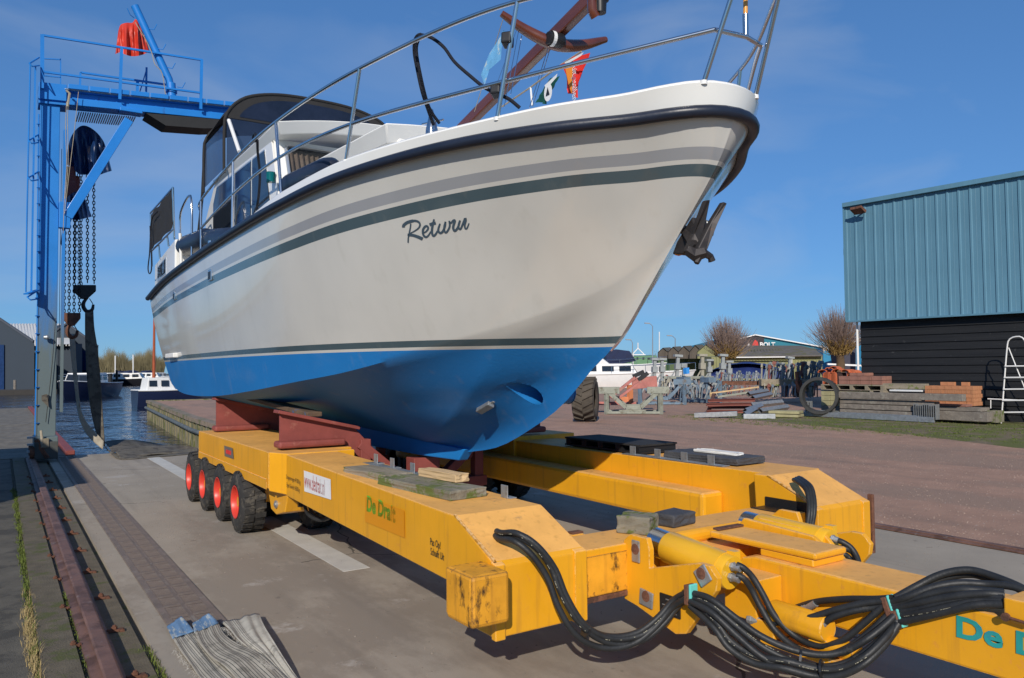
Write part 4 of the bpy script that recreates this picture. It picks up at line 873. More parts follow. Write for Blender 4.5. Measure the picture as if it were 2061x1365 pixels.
# raked front with three panes
def front(x,t): return V((x,7.56+.30*t,3.20+.72*t))   # t 0 bottom..1 top
b=MB(); b.grid([[V((sx_,7.50,2.9)),V((7-sx_,7.50,2.9))],[front(sx_,-.1),front(7-sx_,-.1)],[front(sx_,1.0),front(7-sx_,1.0)]]); b.go('wheelhouse_front',W_,boat)
for (xa,xb) in ((2.385,3.02),(3.12,3.88),(3.98,4.615)):
    n=V((0,-.92,.38))
    def rr(x0,x1,t0,t1,r,off):
        pts=[]; 
        for cx,ct,a0 in ((x1-r,t1-r,0),(x0+r,t1-r,90),(x0+r,t0+r,180),(x1-r,t0+r,270)):
            for q in range(5):
                a=R(a0+q*22.5); pts.append(front(cx+r*math.cos(a),ct+r*math.sin(a)*1.2)+n*off)
        return pts
    b=MB(); o1=rr(xa,xb,.16,.90,.05,.004); b.prism(o1,n*.012); f=b.go('front_window',M['alu'],boat)
    b=MB(); b.prism(rr(xa+.03,xb-.03,.20,.86,.045,.012),n*.006); b.go('dark_backing',M['black'],f)
    b=MB(); c0=[];c1=[]
    for k in range(60):
        t=k/59; x=xa+.045+(xb-xa-.09)*t; o=.026+.010*math.sin(k*1.05); c0.append(front(x,.22)+n*o); c1.append(front(x,.76+.03*abs(math.sin(k*.52)))+n*o)
    b.grid([c0,c1]); b.go('curtain',M['curtain'],f,smooth=True)
    b=MB(); b.add(rr(xa+.028,xb-.028,.19,.87,.045,.042),[tuple(range(20))]); b.go('pane',M['clear'],f)
    b=MB(); L=rr(xa+.015,xb-.015,.175,.885,.05,.030); b.tube(L+[L[0]],.014,6); b.go('frame_rim',M['alu'],f,smooth=True)
b=MB(); slab_(b,7.46,10.42,1.27,1.24,3.995,.13,.10,.10,14); b.go('wheelhouse_roof',W_,boat,smooth=True,bev=.01)
# canopy: arched black canvas with clear windows over the aft helm
def arch(y,dz=0,k=1):
    P=[(2.17,4.00),(2.17,4.55),(2.20,4.72),(2.33,4.88),(2.55,5.00),(2.95,5.08),(3.5,5.10),(4.05,5.08),(4.45,5.00),(4.67,4.88),(4.80,4.72),(4.83,4.55),(4.83,4.00)]
    return crv([V((3.36+(x-XC)*k*.86,y,z+dz-.06)) for x,z in P],49)
A0=arch(9.62,0); A1=arch(10.0,.03); A2=arch(10.75,-.02); A3=arch(10.95,-.18,.99)
b=MB(); b.grid([a[9:40] for a in (A0,A1,A2,A3)]); b.go('canopy_top',M['canvas'],boat,smooth=True)
b=MB(); b.tube(A0,.018,8); b.go('canopy_bow',M['canvas'],boat,smooth=True)
b=MB(); b.tube(A2,.018,8); b.go('canopy_bow',M['canvas'],boat,smooth=True)
# front panel: canvas border with window, clear strip below
fl=[p for p in A0[8:41]]; b=MB(); b.grid([fl,[V((p.x,p.y,min(p.z,4.62))) for p in fl]]); b.go('canopy_front',M['canvas'],boat)
inner=[V((3.36+(p.x-3.36)*.90,p.y-.006,max(4.655,p.z-.075))) for p in A0[10:39]]; b=MB(); b.grid([inner,[V((p.x,p.y,4.65)) for p in inner]]); b.go('canopy_window',M['vinyl'],boat)
b=MB(); b.add([(2.24,9.61,4.02),(4.48,9.61,4.02),(4.48,9.61,4.61),(2.24,9.61,4.61)],[(0,1,2,3)]); b.go('clear_panel',M['vinylc'],boat)
for x in (2.19,3.0,3.8,4.46):
    b=MB(); b.bar((x,9.60,4.02),(x,9.60,4.62),.03,.01,(0,1,0)) if x!=2.19 else b.tube([(2.24,9.5,4.55),(2.24,9.0,4.05)],.022,8)
    b.go('canopy_post',M['canvas'] if x!=2.19 else M['whitepaint'],boat)
for s in (0,1):
    X=2.225 if s==0 else 4.50
    b=MB(); b.add([(X,9.62,4.0),(X,10.75,3.98),(X,10.75,4.55),(X,9.62,4.55)],[(0,1,2,3)]); b.go('clear_panel',M['vinylc'],boat)
    b=MB(); b.add([(X,10.76,4.52),(X,10.75,3.98),(X+.03,11.05,3.5),(X+.05,11.1,4.3)],[(0,1,2,3)]); b.go('clear_panel',M['vinyl'],boat)
    if s==1: continue
    b=MB(); b.tube([(X,10.75,4.5),(X-.005,10.85,3.9),(X-.01,11.08,3.35)],.018,6); b.go('canopy_zip',M['canvas'],boat)
# aft cabin
b=MB(); b.prism([(1.93,11.1,2.75),(1.93,11.1,3.33),(1.93,12.72,3.17),(1.93,12.72,2.66)],(3.14,0,0)); b.go('aft_cabin',W_,boat,bev=.02)
b=MB(); b.prism([(1.925,11.75,2.93),(1.925,11.75,3.17),(1.925,12.45,3.10),(1.925,12.45,2.88)],(.008,0,0)); f=b.go('aft_window',M['alu'],boat)
for (ya,yb) in ((11.79,12.17),(12.21,12.41)):
    b=MB(); b.prism([(1.92,ya,2.95),(1.92,ya,3.14-(ya-11.79)*.08),(1.92,yb,3.14-(yb-11.79)*.09),(1.92,yb,2.93)],(.006,0,0)); b.go('pane',M['glass'],f)
# wind cloth on the aft rail
b=MB(); rows=[]
for k in range(9):
    t=k/8; rows.append([V((1.87+.012*math.sin(k*1.9+q),10.95+1.80*t,3.45-.06*t+(.52+.02*t)*q/5-.02*math.sin(k*3.1)*(q==5))) for q in range(6)])
b.grid(rows); b.go('wind_cloth',M['canvas'],boat,smooth=True)
ST=M['steel']
def pipe(pts,r=.0135,name='rail_tube',mt=None,n=10,samples=None):
    pts=[V(p) for p in pts]; L=crv(pts,samples) if samples else pts
    b=MB(); b.tube(L,r,n); return b.go(name,mt or ST,boat,smooth=True)
pipe([(1.87,10.93,3.98),(1.87,12.76,3.96)]); pipe([(1.87,10.93,3.98),(1.90,10.98,3.30)]); pipe([(1.87,12.76,3.96),(1.90,12.78,3.15)]); pipe([(1.88,10.93,3.43),(1.88,12.76,3.37)])
pipe([(1.90,11.5,3.42),(1.92,11.5,3.28)]); pipe([(1.90,12.2,3.40),(1.92,12.2,3.2)])
pipe([(1.95,10.75,2.9),(1.93,10.75,3.35)],.02,mt=M['whitepaint'],name='gate_post'); pipe([(1.93,10.75,3.35),(1.93,10.72,3.62),(1.95,10.3,3.76),(1.96,10.18,3.6),(1.96,10.15,2.9)],samples=24,name='boarding_rail')
# bulwark posts and pulpit rails, both sides
def proj(p):
    d=V(p)-eye; z=d.dot(fw); return (CXP+FPX*d.dot(rt)/z, CYP-FPX*d.dot(up)/z)
def onbul(px,dz=0):
    L=side(BU,-1); k=min(range(len(L)),key=lambda i:abs(proj(L[i])[0]-px)); return L[k]+V((.02,0,dz))
def mir(p,s): return V((2*cx(p.y)-p.x,p.y,p.z))
posts=[(V((1.95,9.32+.25,2.88)),V((1.95,9.60,3.57))),(V((1.92,7.98,2.91)),V((1.93,8.0,3.67))),(V((1.92,6.35,3.0)),V((1.93,6.55,3.67))),
       (onbul(692),sv(724,138,X=onbul(692).x+.03)),(onbul(992),sv(1041,3,X=onbul(992).x+.04)),(onbul(1400),sv(1490,-62,X=onbul(1400).x+.04))]
mids=[p[0].lerp(p[1],f) for p,f in zip(posts,(.52,.55,.5,.42,.31,.60))]
mids[3]=sv(706,250,X=onbul(692).x+.012); mids[4]=sv(1004,167,X=onbul(992).x+.013); mids[5]=sv(1438,60,X=onbul(1400).x+.02)
for s in (-1,1):
    for a,c in posts: 
        pipe([mir(a,s) if s==1 else a,mir(c,s) if s==1 else c],.0135,'stanchion')
        q=a if s==-1 else mir(a,1); bb=MB(); bb.cyl(q-V((0,0,.01)),q+V((0,0,.012)),.020,12); bb.go('post_foot',W_,boat,smooth=True)
    tops=[c for a,c in posts]; t0=[V((1.95,9.62,2.95)),V((1.95,9.63,3.45))]+tops; 
    pipe([mir(p,s) if s==1 else p for p in [V((1.95,9.66,3.47))]+tops],samples=90)
    pipe([mir(p,s) if s==1 else p for p in mids],samples=80)
pipe([mids[5],V((cx(2.8),mids[5].y-.055,mids[5].z-.015)),mir(mids[5],1)]); pipe([posts[5][1],V((cx(2.8),posts[5][1].y-.10,posts[5][1].z+.02)),mir(posts[5][1],1)])
# starboard ladder like tubes at the pulpit
# jack staff
q=sv(1501,72,X=3.40); pipe([q,q+V((0,0,.12))],.016); pipe([q+V((0,0,.08)),q+V((0,-.02,.75))],.013,'jack_staff',mat('orange_varnish',(.75,.33,.05),.3,var=.1,coat=.4))
# clamps on the post
for (px,py) in ((1021,80),(999,182)):
    p=sv(px,py,X=onbul(992).x+.02); bb=MB(); bb.box((-.035,-.03,-.035),(.045,.03,.035)); o=bb.go('rail_clamp',M['black'],boat,bev=.01); o.location=p; o.rotation_euler=(0,R(10),R(40))
# mast lowered over the cabin
m0=V((3.5,6.15,3.74)); m1=V((3.5,3.98,4.255))
b=MB(); b.bar(m0,m1,.07,.105); mast=b.go('mast',M['varnish'],boat,bev=.015)
b=MB(); L=crv([sv(1009,27,Y=4.75),sv(1060,62,Y=4.70),sv(1115,88,Y=4.62),sv(1165,92,Y=4.62),sv(1219,80,Y=4.62)],21); b.tube(L,.05,10,True,[.016+.034*math.sin(math.pi*min(1,max(0,(i+2)/24))) for i in range(21)]); b.go('spreader',M['varnish'],mast,smooth=True)
p=sv(1118,80,Y=4.58); b=MB(); b.lathe([(0,-.07),(.045,-.07),(.055,-.02),(.055,.05),(.04,.07),(0,.07)],axis='x',n=20); o=b.go('spreader_lamp',M['black'],mast,smooth=True); o.location=p; 
b=MB(); b.lathe([(.057,-.05),(.057,-.02)],axis='x',n=20); o2=b.go('lamp_ring',M['whitepaint'],mast); o2.location=p
p=sv(1208,12,Y=4.0); b=MB(); b.lathe([(0,-.05),(.04,-.05),(.045,.03),(.06,.035),(.055,.05),(0,.05)],axis='z',n=20); o=b.go('mast_lamp',M['black'],mast,smooth=True); o.location=p
p2=sv(1192,12,Y=4.02); b=MB(); b.tube([p2+V((0,0,.09)),p2+V((0,0,-.03)),p2+V((.03,0,-.07))],.035,10); b.go('lamp_bracket',M['varnish'],mast,smooth=True)
def wire(a,c,r=.0035,mt=None): return pipe([a,c],r,'stay_wire',mt or M['steel'],5)
for (x0,y0,x1,y1) in ((1044,62,1015,215),(1050,72,1028,190),(1108,96,1072,214),(1104,94,1066,216),(1040,60,1000,170)):
    wire(sv(x0,y0,Y=4.72),sv(x1,y1,X=3.0),.003)
wire(sv(1012,40,Y=4.75),sv(955,225,X=3.2),.003,M['rope_pale'])
pipe([sv(1010,215,X=3.1),sv(1065,178,X=3.1),sv(1130,130,X=3.1),sv(1170,104,X=3.1)],.006,'flag_line',M['rope_pale'],6); pipe([sv(1068,176,X=3.1),sv(1071,212,X=3.1)],.007,'bracket_tube',M['whitepaint'],6)
# crane-blue light, bollard cone
p=sv(869,262,X=2.62); b=MB(); b.lathe([(0,.16),(.012,.15),(.045,.0),(.05,-.05)],n=20); o=b.go('bollard',ST,boat,smooth=True); o.location=p
pipe([sv(850,250,X=2.6),sv(892,241,X=2.6)],.007,'bollard_pin')
p=sv(545,357,X=2.24); b=MB(); b.cyl((0,0,-.05),(0,0,.05),.045,16); o=b.go('side_light',mat('green_lamp_glass',(.0,.10,.10),.15,coat=.5),boat,smooth=True); o.location=p
# anchor on the stem
an=bpy.data.objects.new('anchor',None); C.objects.link(an); an.parent=boat
def abar(pts,w,name): 
    b=MB(); n=len(pts); b.tube(pts,1,6,True,w); return b.go(name,M['anchor'],an)
b=MB(); bs=sv(1392,505,Y=3.20)
AX=0
def fluke(pts,th):
    b=MB(); P=[sv(x,y,Y=yy) for x,y,yy in pts]; b.prism(P,(.0,th,0)); return b.go('fluke',M['anchor'],an,bev=.006)
fluke([(1422,403,3.10),(1430,402,3.10),(1421,448,3.14),(1410,492,3.18),(1394,512,3.20),(1382,505,3.22),(1398,470,3.2),(1408,440,3.15)],.035)
fluke([(1457,406,3.06),(1464,409,3.06),(1444,452,3.08),(1423,506,3.12),(1405,500,3.14),(1432,446,3.1)],.035)
abar([sv(1386,505,Y=3.2),sv(1400,514,Y=3.16),sv(1418,508,Y=3.13)],[.035,.045,.035],'crown')
abar([sv(1398,508,Y=3.17),sv(1405,522,Y=3.15),sv(1402,530,Y=3.15)],[.03,.024,.016],'toe'); abar([sv(1415,508,Y=3.13),sv(1430,517,Y=3.12),sv(1433,526,Y=3.12)],[.024,.02,.022],'toe')
abar([sv(1400,500,Y=3.18),sv(1382,470,Y=3.30),sv(1370,455,Y=3.42)],[.03,.028,.028],'shank')
b=MB(); b.prism([sv(x,y,X=3.44) for x,y in ((1392,436),(1400,452),(1392,490),(1372,512),(1352,512),(1362,486))],(.12,0,0)); b.go('anchor_plate',M['anchor'],an,bev=.01)
p=sv(1366,509,X=3.47); b=MB(); b.lathe([(0,-.02),(.025,-.012),(.028,0),(.02,.02),(0,.025)],n=14); o=b.go('roller',mat('amber_roller',(.6,.22,.03),.4),an,smooth=True); o.location=p
p=sv(1422,462,X=3.62); b=MB(); b.lathe([(0,-.06),(.04,-.04),(.05,0),(.04,.04),(0,.06)],n=16); o=b.go('stem_roller',M['zinc'],an,smooth=True); o.location=p
# deck litter on the boat
# ---- fenders (hang from the rail: own things)
def fender(label,p,q,r):
    p=V(p);q=V(q); b=MB(); d=q-p; prof=[0,.55,.85,1,1,1,1,1,.85,.55,.0]; ts=[0,.02,.07,.16,.3,.5,.7,.84,.93,.98,1]
    b.tube([p+d*t for t in ts],r,20,True,[max(.004,r*k) for k in prof]); o=b.go('fender',M['navy'],smooth=True); top(o,label,'fender','fenders lying on the side deck'); return o
fender('dark fender lying forward against the wheelhouse front window',sv(574,380,X=2.12),sv(676,336,X=2.15),.105)
fender('dark rounded fender nearest the stern gate of the yacht',sv(368,498,X=2.03),sv(425,478,X=2.08),.135)
fender('dark fender just forward of the stern gate fender under the side window',sv(408,482,X=2.12),sv(478,480,X=2.02),.12)
b=MB(); b.cyl(sv(424,494,X=1.93)-V((0,0,.03)),sv(424,494,X=1.93)+V((0,0,.05)),.03,14); b.go('fender_basket',ST,boat,smooth=True)
# ropes
b=MB(); L=[sv(x,y,X=X) for x,y,X in ((872,250,2.5),(862,222,2.4),(850,185,2.3),(840,140,2.27),(834,105,2.24),(836,80,2.22),(845,70,2.22),(853,76,2.24))]
b.tube(crv(L,50),.0125,8); o=b.go('mooring_rope',M['rope'],smooth=True); top(o,'dark mooring rope looped over the top bow rail and down to the bollard','rope')
b=MB(); L=[sv(x,y,X=X) for x,y,X in ((846,70,2.22),(868,76,2.24),(893,95,2.28),(915,125,2.33),(945,152,2.38),(975,176,2.42),(1003,190,2.45),(1025,200,2.5),(1046,217,2.55))]
b.tube(crv(L,60),.011,8); b.tube(crv([sv(x,y,X=X) for x,y,X in ((845,72,2.21),(838,100,2.22),(846,150,2.26),(858,200,2.35),(868,225,2.42),(884,248,2.5))],40),.011,8)
o=b.go('mooring_rope',M['rope'],smooth=True); top(o,'dark mooring rope draped from the top bow rail towards the mast foot','rope',kind=None)
b=MB(); L=[sv(x,y,X=X) for x,y,X in ((518,282,1.95),(519,310,2.0),(523,350,2.05),(521,390,2.08),(517,420,2.1))]; b.tube(crv(L,30),.012,8); o=b.go('hanging_rope',M['rope'],smooth=True); top(o,'dark rope hanging in front of the wheelhouse side window','rope')
b=MB(); 
b.lathe([(.03,-.012),(.045,-.012),(.045,.012),(.03,.012)],axis='x',n=18); o=b.go('rail_reel',M['black'],boat,smooth=True); o.location=sv(512,277,X=1.94)
b=MB(); L=[sv(x,y,X=X) for x,y,X in ((318,425,1.83),(306,440,1.83),(303,470,1.83),(301,510,1.83),(298,540,1.83),(301,551,1.83),(305,540,1.83),(304,500,1.83),(302,455,1.83))]; b.tube(crv(L,60),.009,6); o=b.go('hanging_rope',M['rope'],smooth=True); top(o,'dark looped rope hanging from the stern rail of the yacht','rope')
# flags
def flag(name,pts,label,mt,rows_=6,amp=.02,X=3.2,print_=None):
    # pts: four corners TL TR BR BL
    c=[sv(x,y,X=X) for x,y in pts]; b=MB(); rows=[]
    for i in range(rows_+1):
        t=i/rows_; a=c[0].lerp(c[3],t); d=c[1].lerp(c[2],t); rows.append([a.lerp(d,q/6)+V((amp*math.sin(q*1.3+i*.8),0,amp*.4*math.sin(q*.9))) for q in range(7)])
    b.grid(rows); o=b.go(name,mt,smooth=True); top(o,label,'flag'); return o
f=flag('pennant',[(1128,130),(1183,103),(1163,195),(1148,190)],'red and orange flag with white lettering on the flag line behind the bow',M['red'],X=3.05)
b=MB(); P=[sv(x,y,X=3.0) for x,y in ((1136,128),(1153,120),(1151,190),(1144,170))]; b.add(P,[(0,1,2,3)]); b.go('orange_band',M['orange'],f)
b=MB(); P=[sv(x,y,X=2.99) for x,y in ((1136,126),(1175,105),(1170,112),(1140,130))]; b.add(P,[(0,1,2,3)]); b.go('white_patch',M['whitepaint'],f)
d=(sv(1157,186,X=2.985)-sv(1157,136,X=2.985)).normalized(); text_mesh('flag_text','uitjesallen',M['whitepaint'],sv(1152,136,X=2.985),d,(0,-.85,.2),.075,f,sx=.75)
f=flag('pennant',[(1098,170),(1122,150),(1100,208),(1082,208)],'dark green flag with white round emblem low behind the bow',mat('green_fabric',(.005,.09,.07),.7),X=3.05)
b=MB(); c=sv(1103,186,X=3.0); pts=[c+V((0,math.cos(a)*.045,math.sin(a)*.06)) for a in [k*math.pi/8 for k in range(16)]]; b.add(pts,[tuple(range(16))]); e=b.go('round_emblem',M['whitepaint'],f)
b=MB(); b.add([c+V((-.004,.022,-.02)),c+V((-.004,-.022,-.02)),c+V((-.004,0,.035))],[(0,1,2)]); b.go('triangle_emblem',M['black'],f)
b=MB(); b.add([sv(x,y,X=3.01) for x,y in ((1096,172),(1122,148),(1120,156),(1099,180))],[(0,1,2,3)]); b.go('white_edge',M['whitepaint'],f)
f=flag('pennant',[(1012,62),(1016,62),(985,130),(972,175)],'pale blue long pennant hanging left of the bow post',mat('paleblue_fabric',(.10,.33,.60),.7,var=.3,vs=4),X=3.1,amp=.01)
f2=[sv(x,y,X=3.05) for x,y in ((1012,66),(985,108),(968,150),(975,172),(985,140),(1008,120))]; b=MB(); b.add(f2,[tuple(range(6))]); b.go('pennant_field',mat('paleblue_fabric2',(.14,.38,.62),.7,var=.3,vs=6,patch=(.55,.6,.55),pt=.55,ps=9),f)
f=None
b=MB(); b.add([sv(x,y,X=XC-.2) for x,y in ((1447,0),(1460,0),(1452,14))],[(0,1,2)]); 

# ================================================================== GANTRY CRANE at the slipway
def weathered_blue():
    mm=mat('weathered_crane_column',(.014,.19,.55),.5,var=.1,vs=1.5,bump=.08,bs=30); n=mm.node_tree.nodes; l=mm.node_tree.links; b=n['Principled BSDF']
    src=b.inputs['Base Color'].links[0].from_socket
    tc=n.new('ShaderNodeTexCoord'); sp=n.new('ShaderNodeSeparateXYZ'); l.new(tc.outputs['Object'],sp.inputs[0])
    mp=n.new('ShaderNodeMapping'); mp.inputs['Scale'].default_value=(3,3,.35); l.new(tc.outputs['Object'],mp.inputs[0]); nz=n.new('ShaderNodeTexNoise'); nz.inputs['Scale'].default_value=3; nz.inputs['Detail'].default_value=8; l.new(mp.outputs[0],nz.inputs['Vector'])
    a=n.new('ShaderNodeMapRange'); a.inputs['From Min'].default_value=4.6; a.inputs['From Max'].default_value=1.6; a.inputs['To Min'].default_value=-.5; a.inputs['To Max'].default_value=.58; l.new(sp.outputs[2],a.inputs[0])
    ad=n.new('ShaderNodeMath'); l.new(a.outputs[0],ad.inputs[0]); l.new(nz.outputs[0],ad.inputs[1]); 
    r=n.new('ShaderNodeValToRGB'); r.color_ramp.elements[0].position=.45; r.color_ramp.elements[1].position=.95; l.new(ad.outputs[0],r.inputs[0])
    mx=n.new('ShaderNodeMixRGB'); mx.inputs[2].default_value=(.115,.15,.155,1); l.new(r.outputs[0],mx.inputs[0]); l.new(src,mx.inputs[1]); l.new(mx.outputs[0],b.inputs['Base Color']); return mm
M['wblue']=weathered_blue(); BL_=M['blue']
K=root('gantry_crane','tall blue gantry crane at the water edge with platform railing and chain hoists','crane')
def kb(name,a,b_,mt=None,bev=.008,par=None):
    b=MB(); b.box(a,b_); return b.go(name,mt or BL_,par or K,bev=bev)
kb('column',(.545,16.0,.42),(.835,16.30,6.36),M['wblue'])
b=MB(); 
for (za,zb) in ((.42,6.36),): b.box((.530,15.99,za),(.546,16.02,zb)); 
b.go('column_flange',M['wblue'],K)
kb('cable_channel',(.895,16.02,.85),(.945,16.12,5.95),M['wblue'],.003)
b=MB(); b.box((.868,16.06,.9),(.876,16.08,5.6)); b.go('conduit',M['black'],K)
kb('bogie',(.50,15.72,.11),(.86,16.45,.44),M['wblue'],.012)
kb('bogie_cover',(.515,15.66,.06),(.86,15.72,.36),mat('dark_grey_paint',(.07,.075,.07),.7,var=.3,patch=(.12,.08,.05),pt=.6,ps=8),.01)
for y in (15.78,16.36):
    b=MB(); b.cyl((.44,y,.17),(.51,y,.17),.115,20); b.go('wheel',M['rust'],K,smooth=True)
b=MB(); b.bar((.53,15.70,.40),(.70,15.64,.08),.05,.06); b.go('rail_scraper',M['rust'],K); 
b=MB(); b.tube([(.60,15.70,.55),(.61,15.64,.45),(.615,15.66,.30)],.02,6); b.go('rope_end',M['rope_pale'],K,smooth=True)
b=MB(); b.box((.60,15.64,.26),(.72,15.70,.42)); b.go('junction_box',M['wood_old'],K,bev=.01)
kb('step',(.40,15.75,.30),(.50,15.85,.33),M['zinc'],0); kb('step',(.40,15.75,.42),(.50,15.85,.45),M['zinc'],0); kb('step',(.40,15.75,.18),(.50,15.85,.21),M['zinc'],0)
# beam, slightly rising to the right
SL=.07
def tb(name,x0,x1,y0,y1,z0,z1,mt=None,bev=.006,par=None):
    b=MB(); f=lambda x:(x-.5)*SL
    b.add([(x0,y0,z0+f(x0)),(x1,y0,z0+f(x1)),(x1,y1,z0+f(x1)),(x0,y1,z0+f(x0)),(x0,y0,z1+f(x0)),(x1,y0,z1+f(x1)),(x1,y1,z1+f(x1)),(x0,y1,z1+f(x0))],[(3,2,1,0),(4,5,6,7),(0,1,5,4),(1,2,6,5),(2,3,7,6),(3,0,4,7)]); return b.go(name,mt or BL_,par or K,bev=bev)
tb('beam',.50,7.5,16.0,16.35,6.38,6.50); tb('beam_web',.52,7.5,16.06,16.10,6.50,6.62); tb('top_flange',.50,7.5,15.98,16.4,6.62,6.66)
for k in range(9): tb('toe_board',.95+.34*k,1.27+.34*k,15.90,15.93,6.645,6.73)
tb('platform_deck',.9,4.0,15.93,16.9,6.63,6.65,M['zinc'])
tb('head_box',.50,.93,15.94,16.4,6.42,6.72)
tb('cap_plate',.50,.95,15.95,16.4,6.345,6.385,M['wblue'])
b=MB()
for k in range(26): b.box((1.15+.038*k,16.36,6.40+.0027*k),(1.168+.038*k,17.0,6.42+.0027*k))
b.go('underside_grating',M['zinc'],K)
b=MB(); b.prism([(2.25,16.0,6.48),(2.6,16.0,6.30),(3.3,16.0,6.36),(4.3,16.0,6.55),(4.3,16.0,6.65)],(0,.5,0)); b.go('festoon_cover',mat('black_tarpaulin',(.02,.02,.02),.7,bump=.4,bs=8),K)
b=MB(); b.bar(sv(130,452,Y=16.02),sv(258,240,Y=16.02),.05,.17,(0,1,0)); 
p,q=sv(136,437,Y=15.98),sv(259,242,Y=15.98); b=MB(); b.bar(p,q,.10,.16,(.3,0,.3)); b.go('brace',BL_,K,bev=.006)
kb('brace_foot',(.84,15.95,4.15),(1.02,16.1,4.62)); kb('brace_head',(1.80,15.93,6.44),(2.18,16.2,6.50))
# right leg, hidden behind the yacht
kb('column',(6.95,16.0,.1),(7.2,16.3,6.9),M['wblue'])
# railings
def kp(name,pts,r=.018,mt=None,n=6,par=None,samples=None):
    L=[V(p) for p in pts]; L=crv(L,samples) if samples else L; b=MB(); b.tube(L,r,n); return b.go(name,mt or BL_,par or K,smooth=True)
def kbar(name,p,q,w=.035,h=.035): b=MB(); b.bar(p,q,w,h); return b.go(name,BL_,K)
kbar('rail_post',sv(85,178,Y=15.9),sv(85,70,Y=15.9),.06,.04); kbar('rail_post',sv(241,200,Y=15.9),sv(245,95,Y=15.9),.05,.04); kbar('rail_post',sv(404,220,Y=15.9),sv(406,120,Y=15.9),.05,.04)
kbar('top_rail',sv(85,71,Y=15.9),sv(407,121,Y=15.9)); kbar('mid_rail',sv(83,144,Y=15.9),sv(404,187,Y=15.9))
kbar('rail_post',sv(161,175,Y=16.8),sv(162,146,Y=16.8)); kbar('mid_rail',sv(162,146,Y=16.8),sv(345,172,Y=16.8)); kbar('rail_post',sv(276,190,Y=16.8),sv(277,162,Y=16.8),.05,.05)
kbar('rail_post',sv(294,190,Y=16.9),sv(295,136,Y=16.9)); kbar('rail_brace',sv(280,190,Y=16.9),sv(295,140,Y=16.9),.02,.02)
kbar('rail_post',sv(122,175,Y=16.9),sv(122,118,Y=16.9),.02,.02); kbar('mid_rail',sv(85,118,Y=16.9),sv(122,120,Y=16.9),.02,.02); kbar('mid_rail',sv(85,152,Y=16.9),sv(122,156,Y=16.9),.02,.02)
# ladder cage left of the column
ld=[(59,128),(56,350),(52,588)]
kp('cage_bar',[sv(x,y,Y=15.6) for x,y in ((61,128),(57,300),(54,450),(52,588))],.012)
kbar('ladder_stile',sv(71,135,Y=15.8),sv(63,588,Y=15.8),.03,.05); kp('ladder_stile',[sv(78,230,Y=16.0),sv(74,600,Y=16.0)],.012); kp('ladder_stile',[sv(76,590,Y=16.0),sv(70,900,Y=16.0)],.012)
for yy in (120,275,350,590): 
    kp('cage_hoop',[sv(60-(yy/120),yy+8,Y=15.6),sv(66-(yy/120),yy+14,Y=15.5),sv(80-(yy/120),yy+12,Y=15.85)],.012); kp('cage_hoop',[sv(60-(yy/120),yy+8,Y=15.6),sv(80-(yy/100),yy-4,Y=16.0)],.014)
kbar('cage_floor',sv(52,592,Y=15.7),sv(76,584,Y=15.9),.10,.02)
for k in range(11):
    yy=250+k*32; kp('rung',[sv(74,yy,Y=15.95),sv(80,yy,Y=16.0)],.010)
for k in range(9):
    yy=600+k*36; kp('rung',[sv(71,yy,Y=15.95),sv(79,yy,Y=16.0)],.010)
# mast pipe with pegs
mp_=kp('lamp_pole',[sv(346,202,Y=16.0),sv(344,168,Y=16.0)],.085,n=16); kp('pole_collar',[sv(345,187,Y=16.0),sv(345,182,Y=16.0)],.105,n=16)
kp('pole_arm',[sv(344,180,Y=16.0),sv(340,160,Y=16.0),sv(271,12,Y=16.0)],.072,n=16)
for (x,y) in ((300,58),(318,98),(337,136),(357,175)): kp('pole_peg',[sv(x,y,Y=15.95),sv(x+10,y+2,Y=15.9),sv(x+16,y-9,Y=15.88)],.008)
kp('pole_peg',[sv(270,36,Y=15.95),sv(262,30,Y=15.9),sv(256,17,Y=15.88)],.008)
kp('pole_cable',[sv(272,45,Y=15.9),sv(292,78,Y=15.88),sv(305,105,Y=15.86),(sv(312,130,Y=15.86)),sv(326,147,Y=15.86),sv(333,190,Y=15.9)],.008,M['rope_pale'],samples=20)
# cloth covers
def cloth(name,outline,Yp,depth,mt,label=None,par=K,fold=.05,seed=1):
    rnd=random.Random(seed); c=V((sum(p[0] for p in outline)/len(outline),sum(p[1] for p in outline)/len(outline),0)); P=[sv(x,y,Y=Yp) for x,y in outline]; cc=sv(c.x,c.y,Y=Yp)
    n=len(P); P=crv(P+[P[0]],n*5)[:-1]; n=len(P); b=MB(); rows=[]
    for k in range(9):
        a=math.pi*k/8; s=math.sin(a)**.6 if 0<k<8 else .02
        rows.append([cc+(p-cc)*s*(1+.03*math.sin(i*1.1+k))+V((0,-math.cos(a)*depth*(1+.18*math.sin(i*.9)+.1*math.sin(i*2.3)),0)) for i,p in enumerate(P)]); rows[-1].append(rows[-1][0])
    b.grid(rows); return b.go(name,mt,par,smooth=True)
def drape(name,topl,botl,Yp,depth,mt,nf=7,seed=1,par=None):
    rnd=random.Random(seed); n=48; T_=crv([V((x,y,0)) for x,y in topl],n); B_=crv([V((x,y,0)) for x,y in botl],n); ph=[rnd.uniform(0,6.28) for _ in range(3)]
    b=MB()
    for sgn in (1,-1):
        rows=[]
        for i in range(14):
            t=i/13; row=[]
            for k in range(n):
                q=k/(n-1); p=T_[k].lerp(B_[k],t); env=math.sin(math.pi*min(1,max(0,q)))**.5*(math.sin(math.pi*.5*min(1,t*3+.06))); f=.55+.22*math.sin(q*nf*3.0+ph[0]+t*1.2)*(.4+t*.6)+.14*math.sin(q*nf*6.1+ph[1]-t*2)
                row.append(sv(p.x,p.y,Y=Yp-sgn*depth*env*(f if sgn>0 else .8)))
            rows.append(row)
        b.grid(rows)
    return b.go(name,mt,par or K,smooth=True)
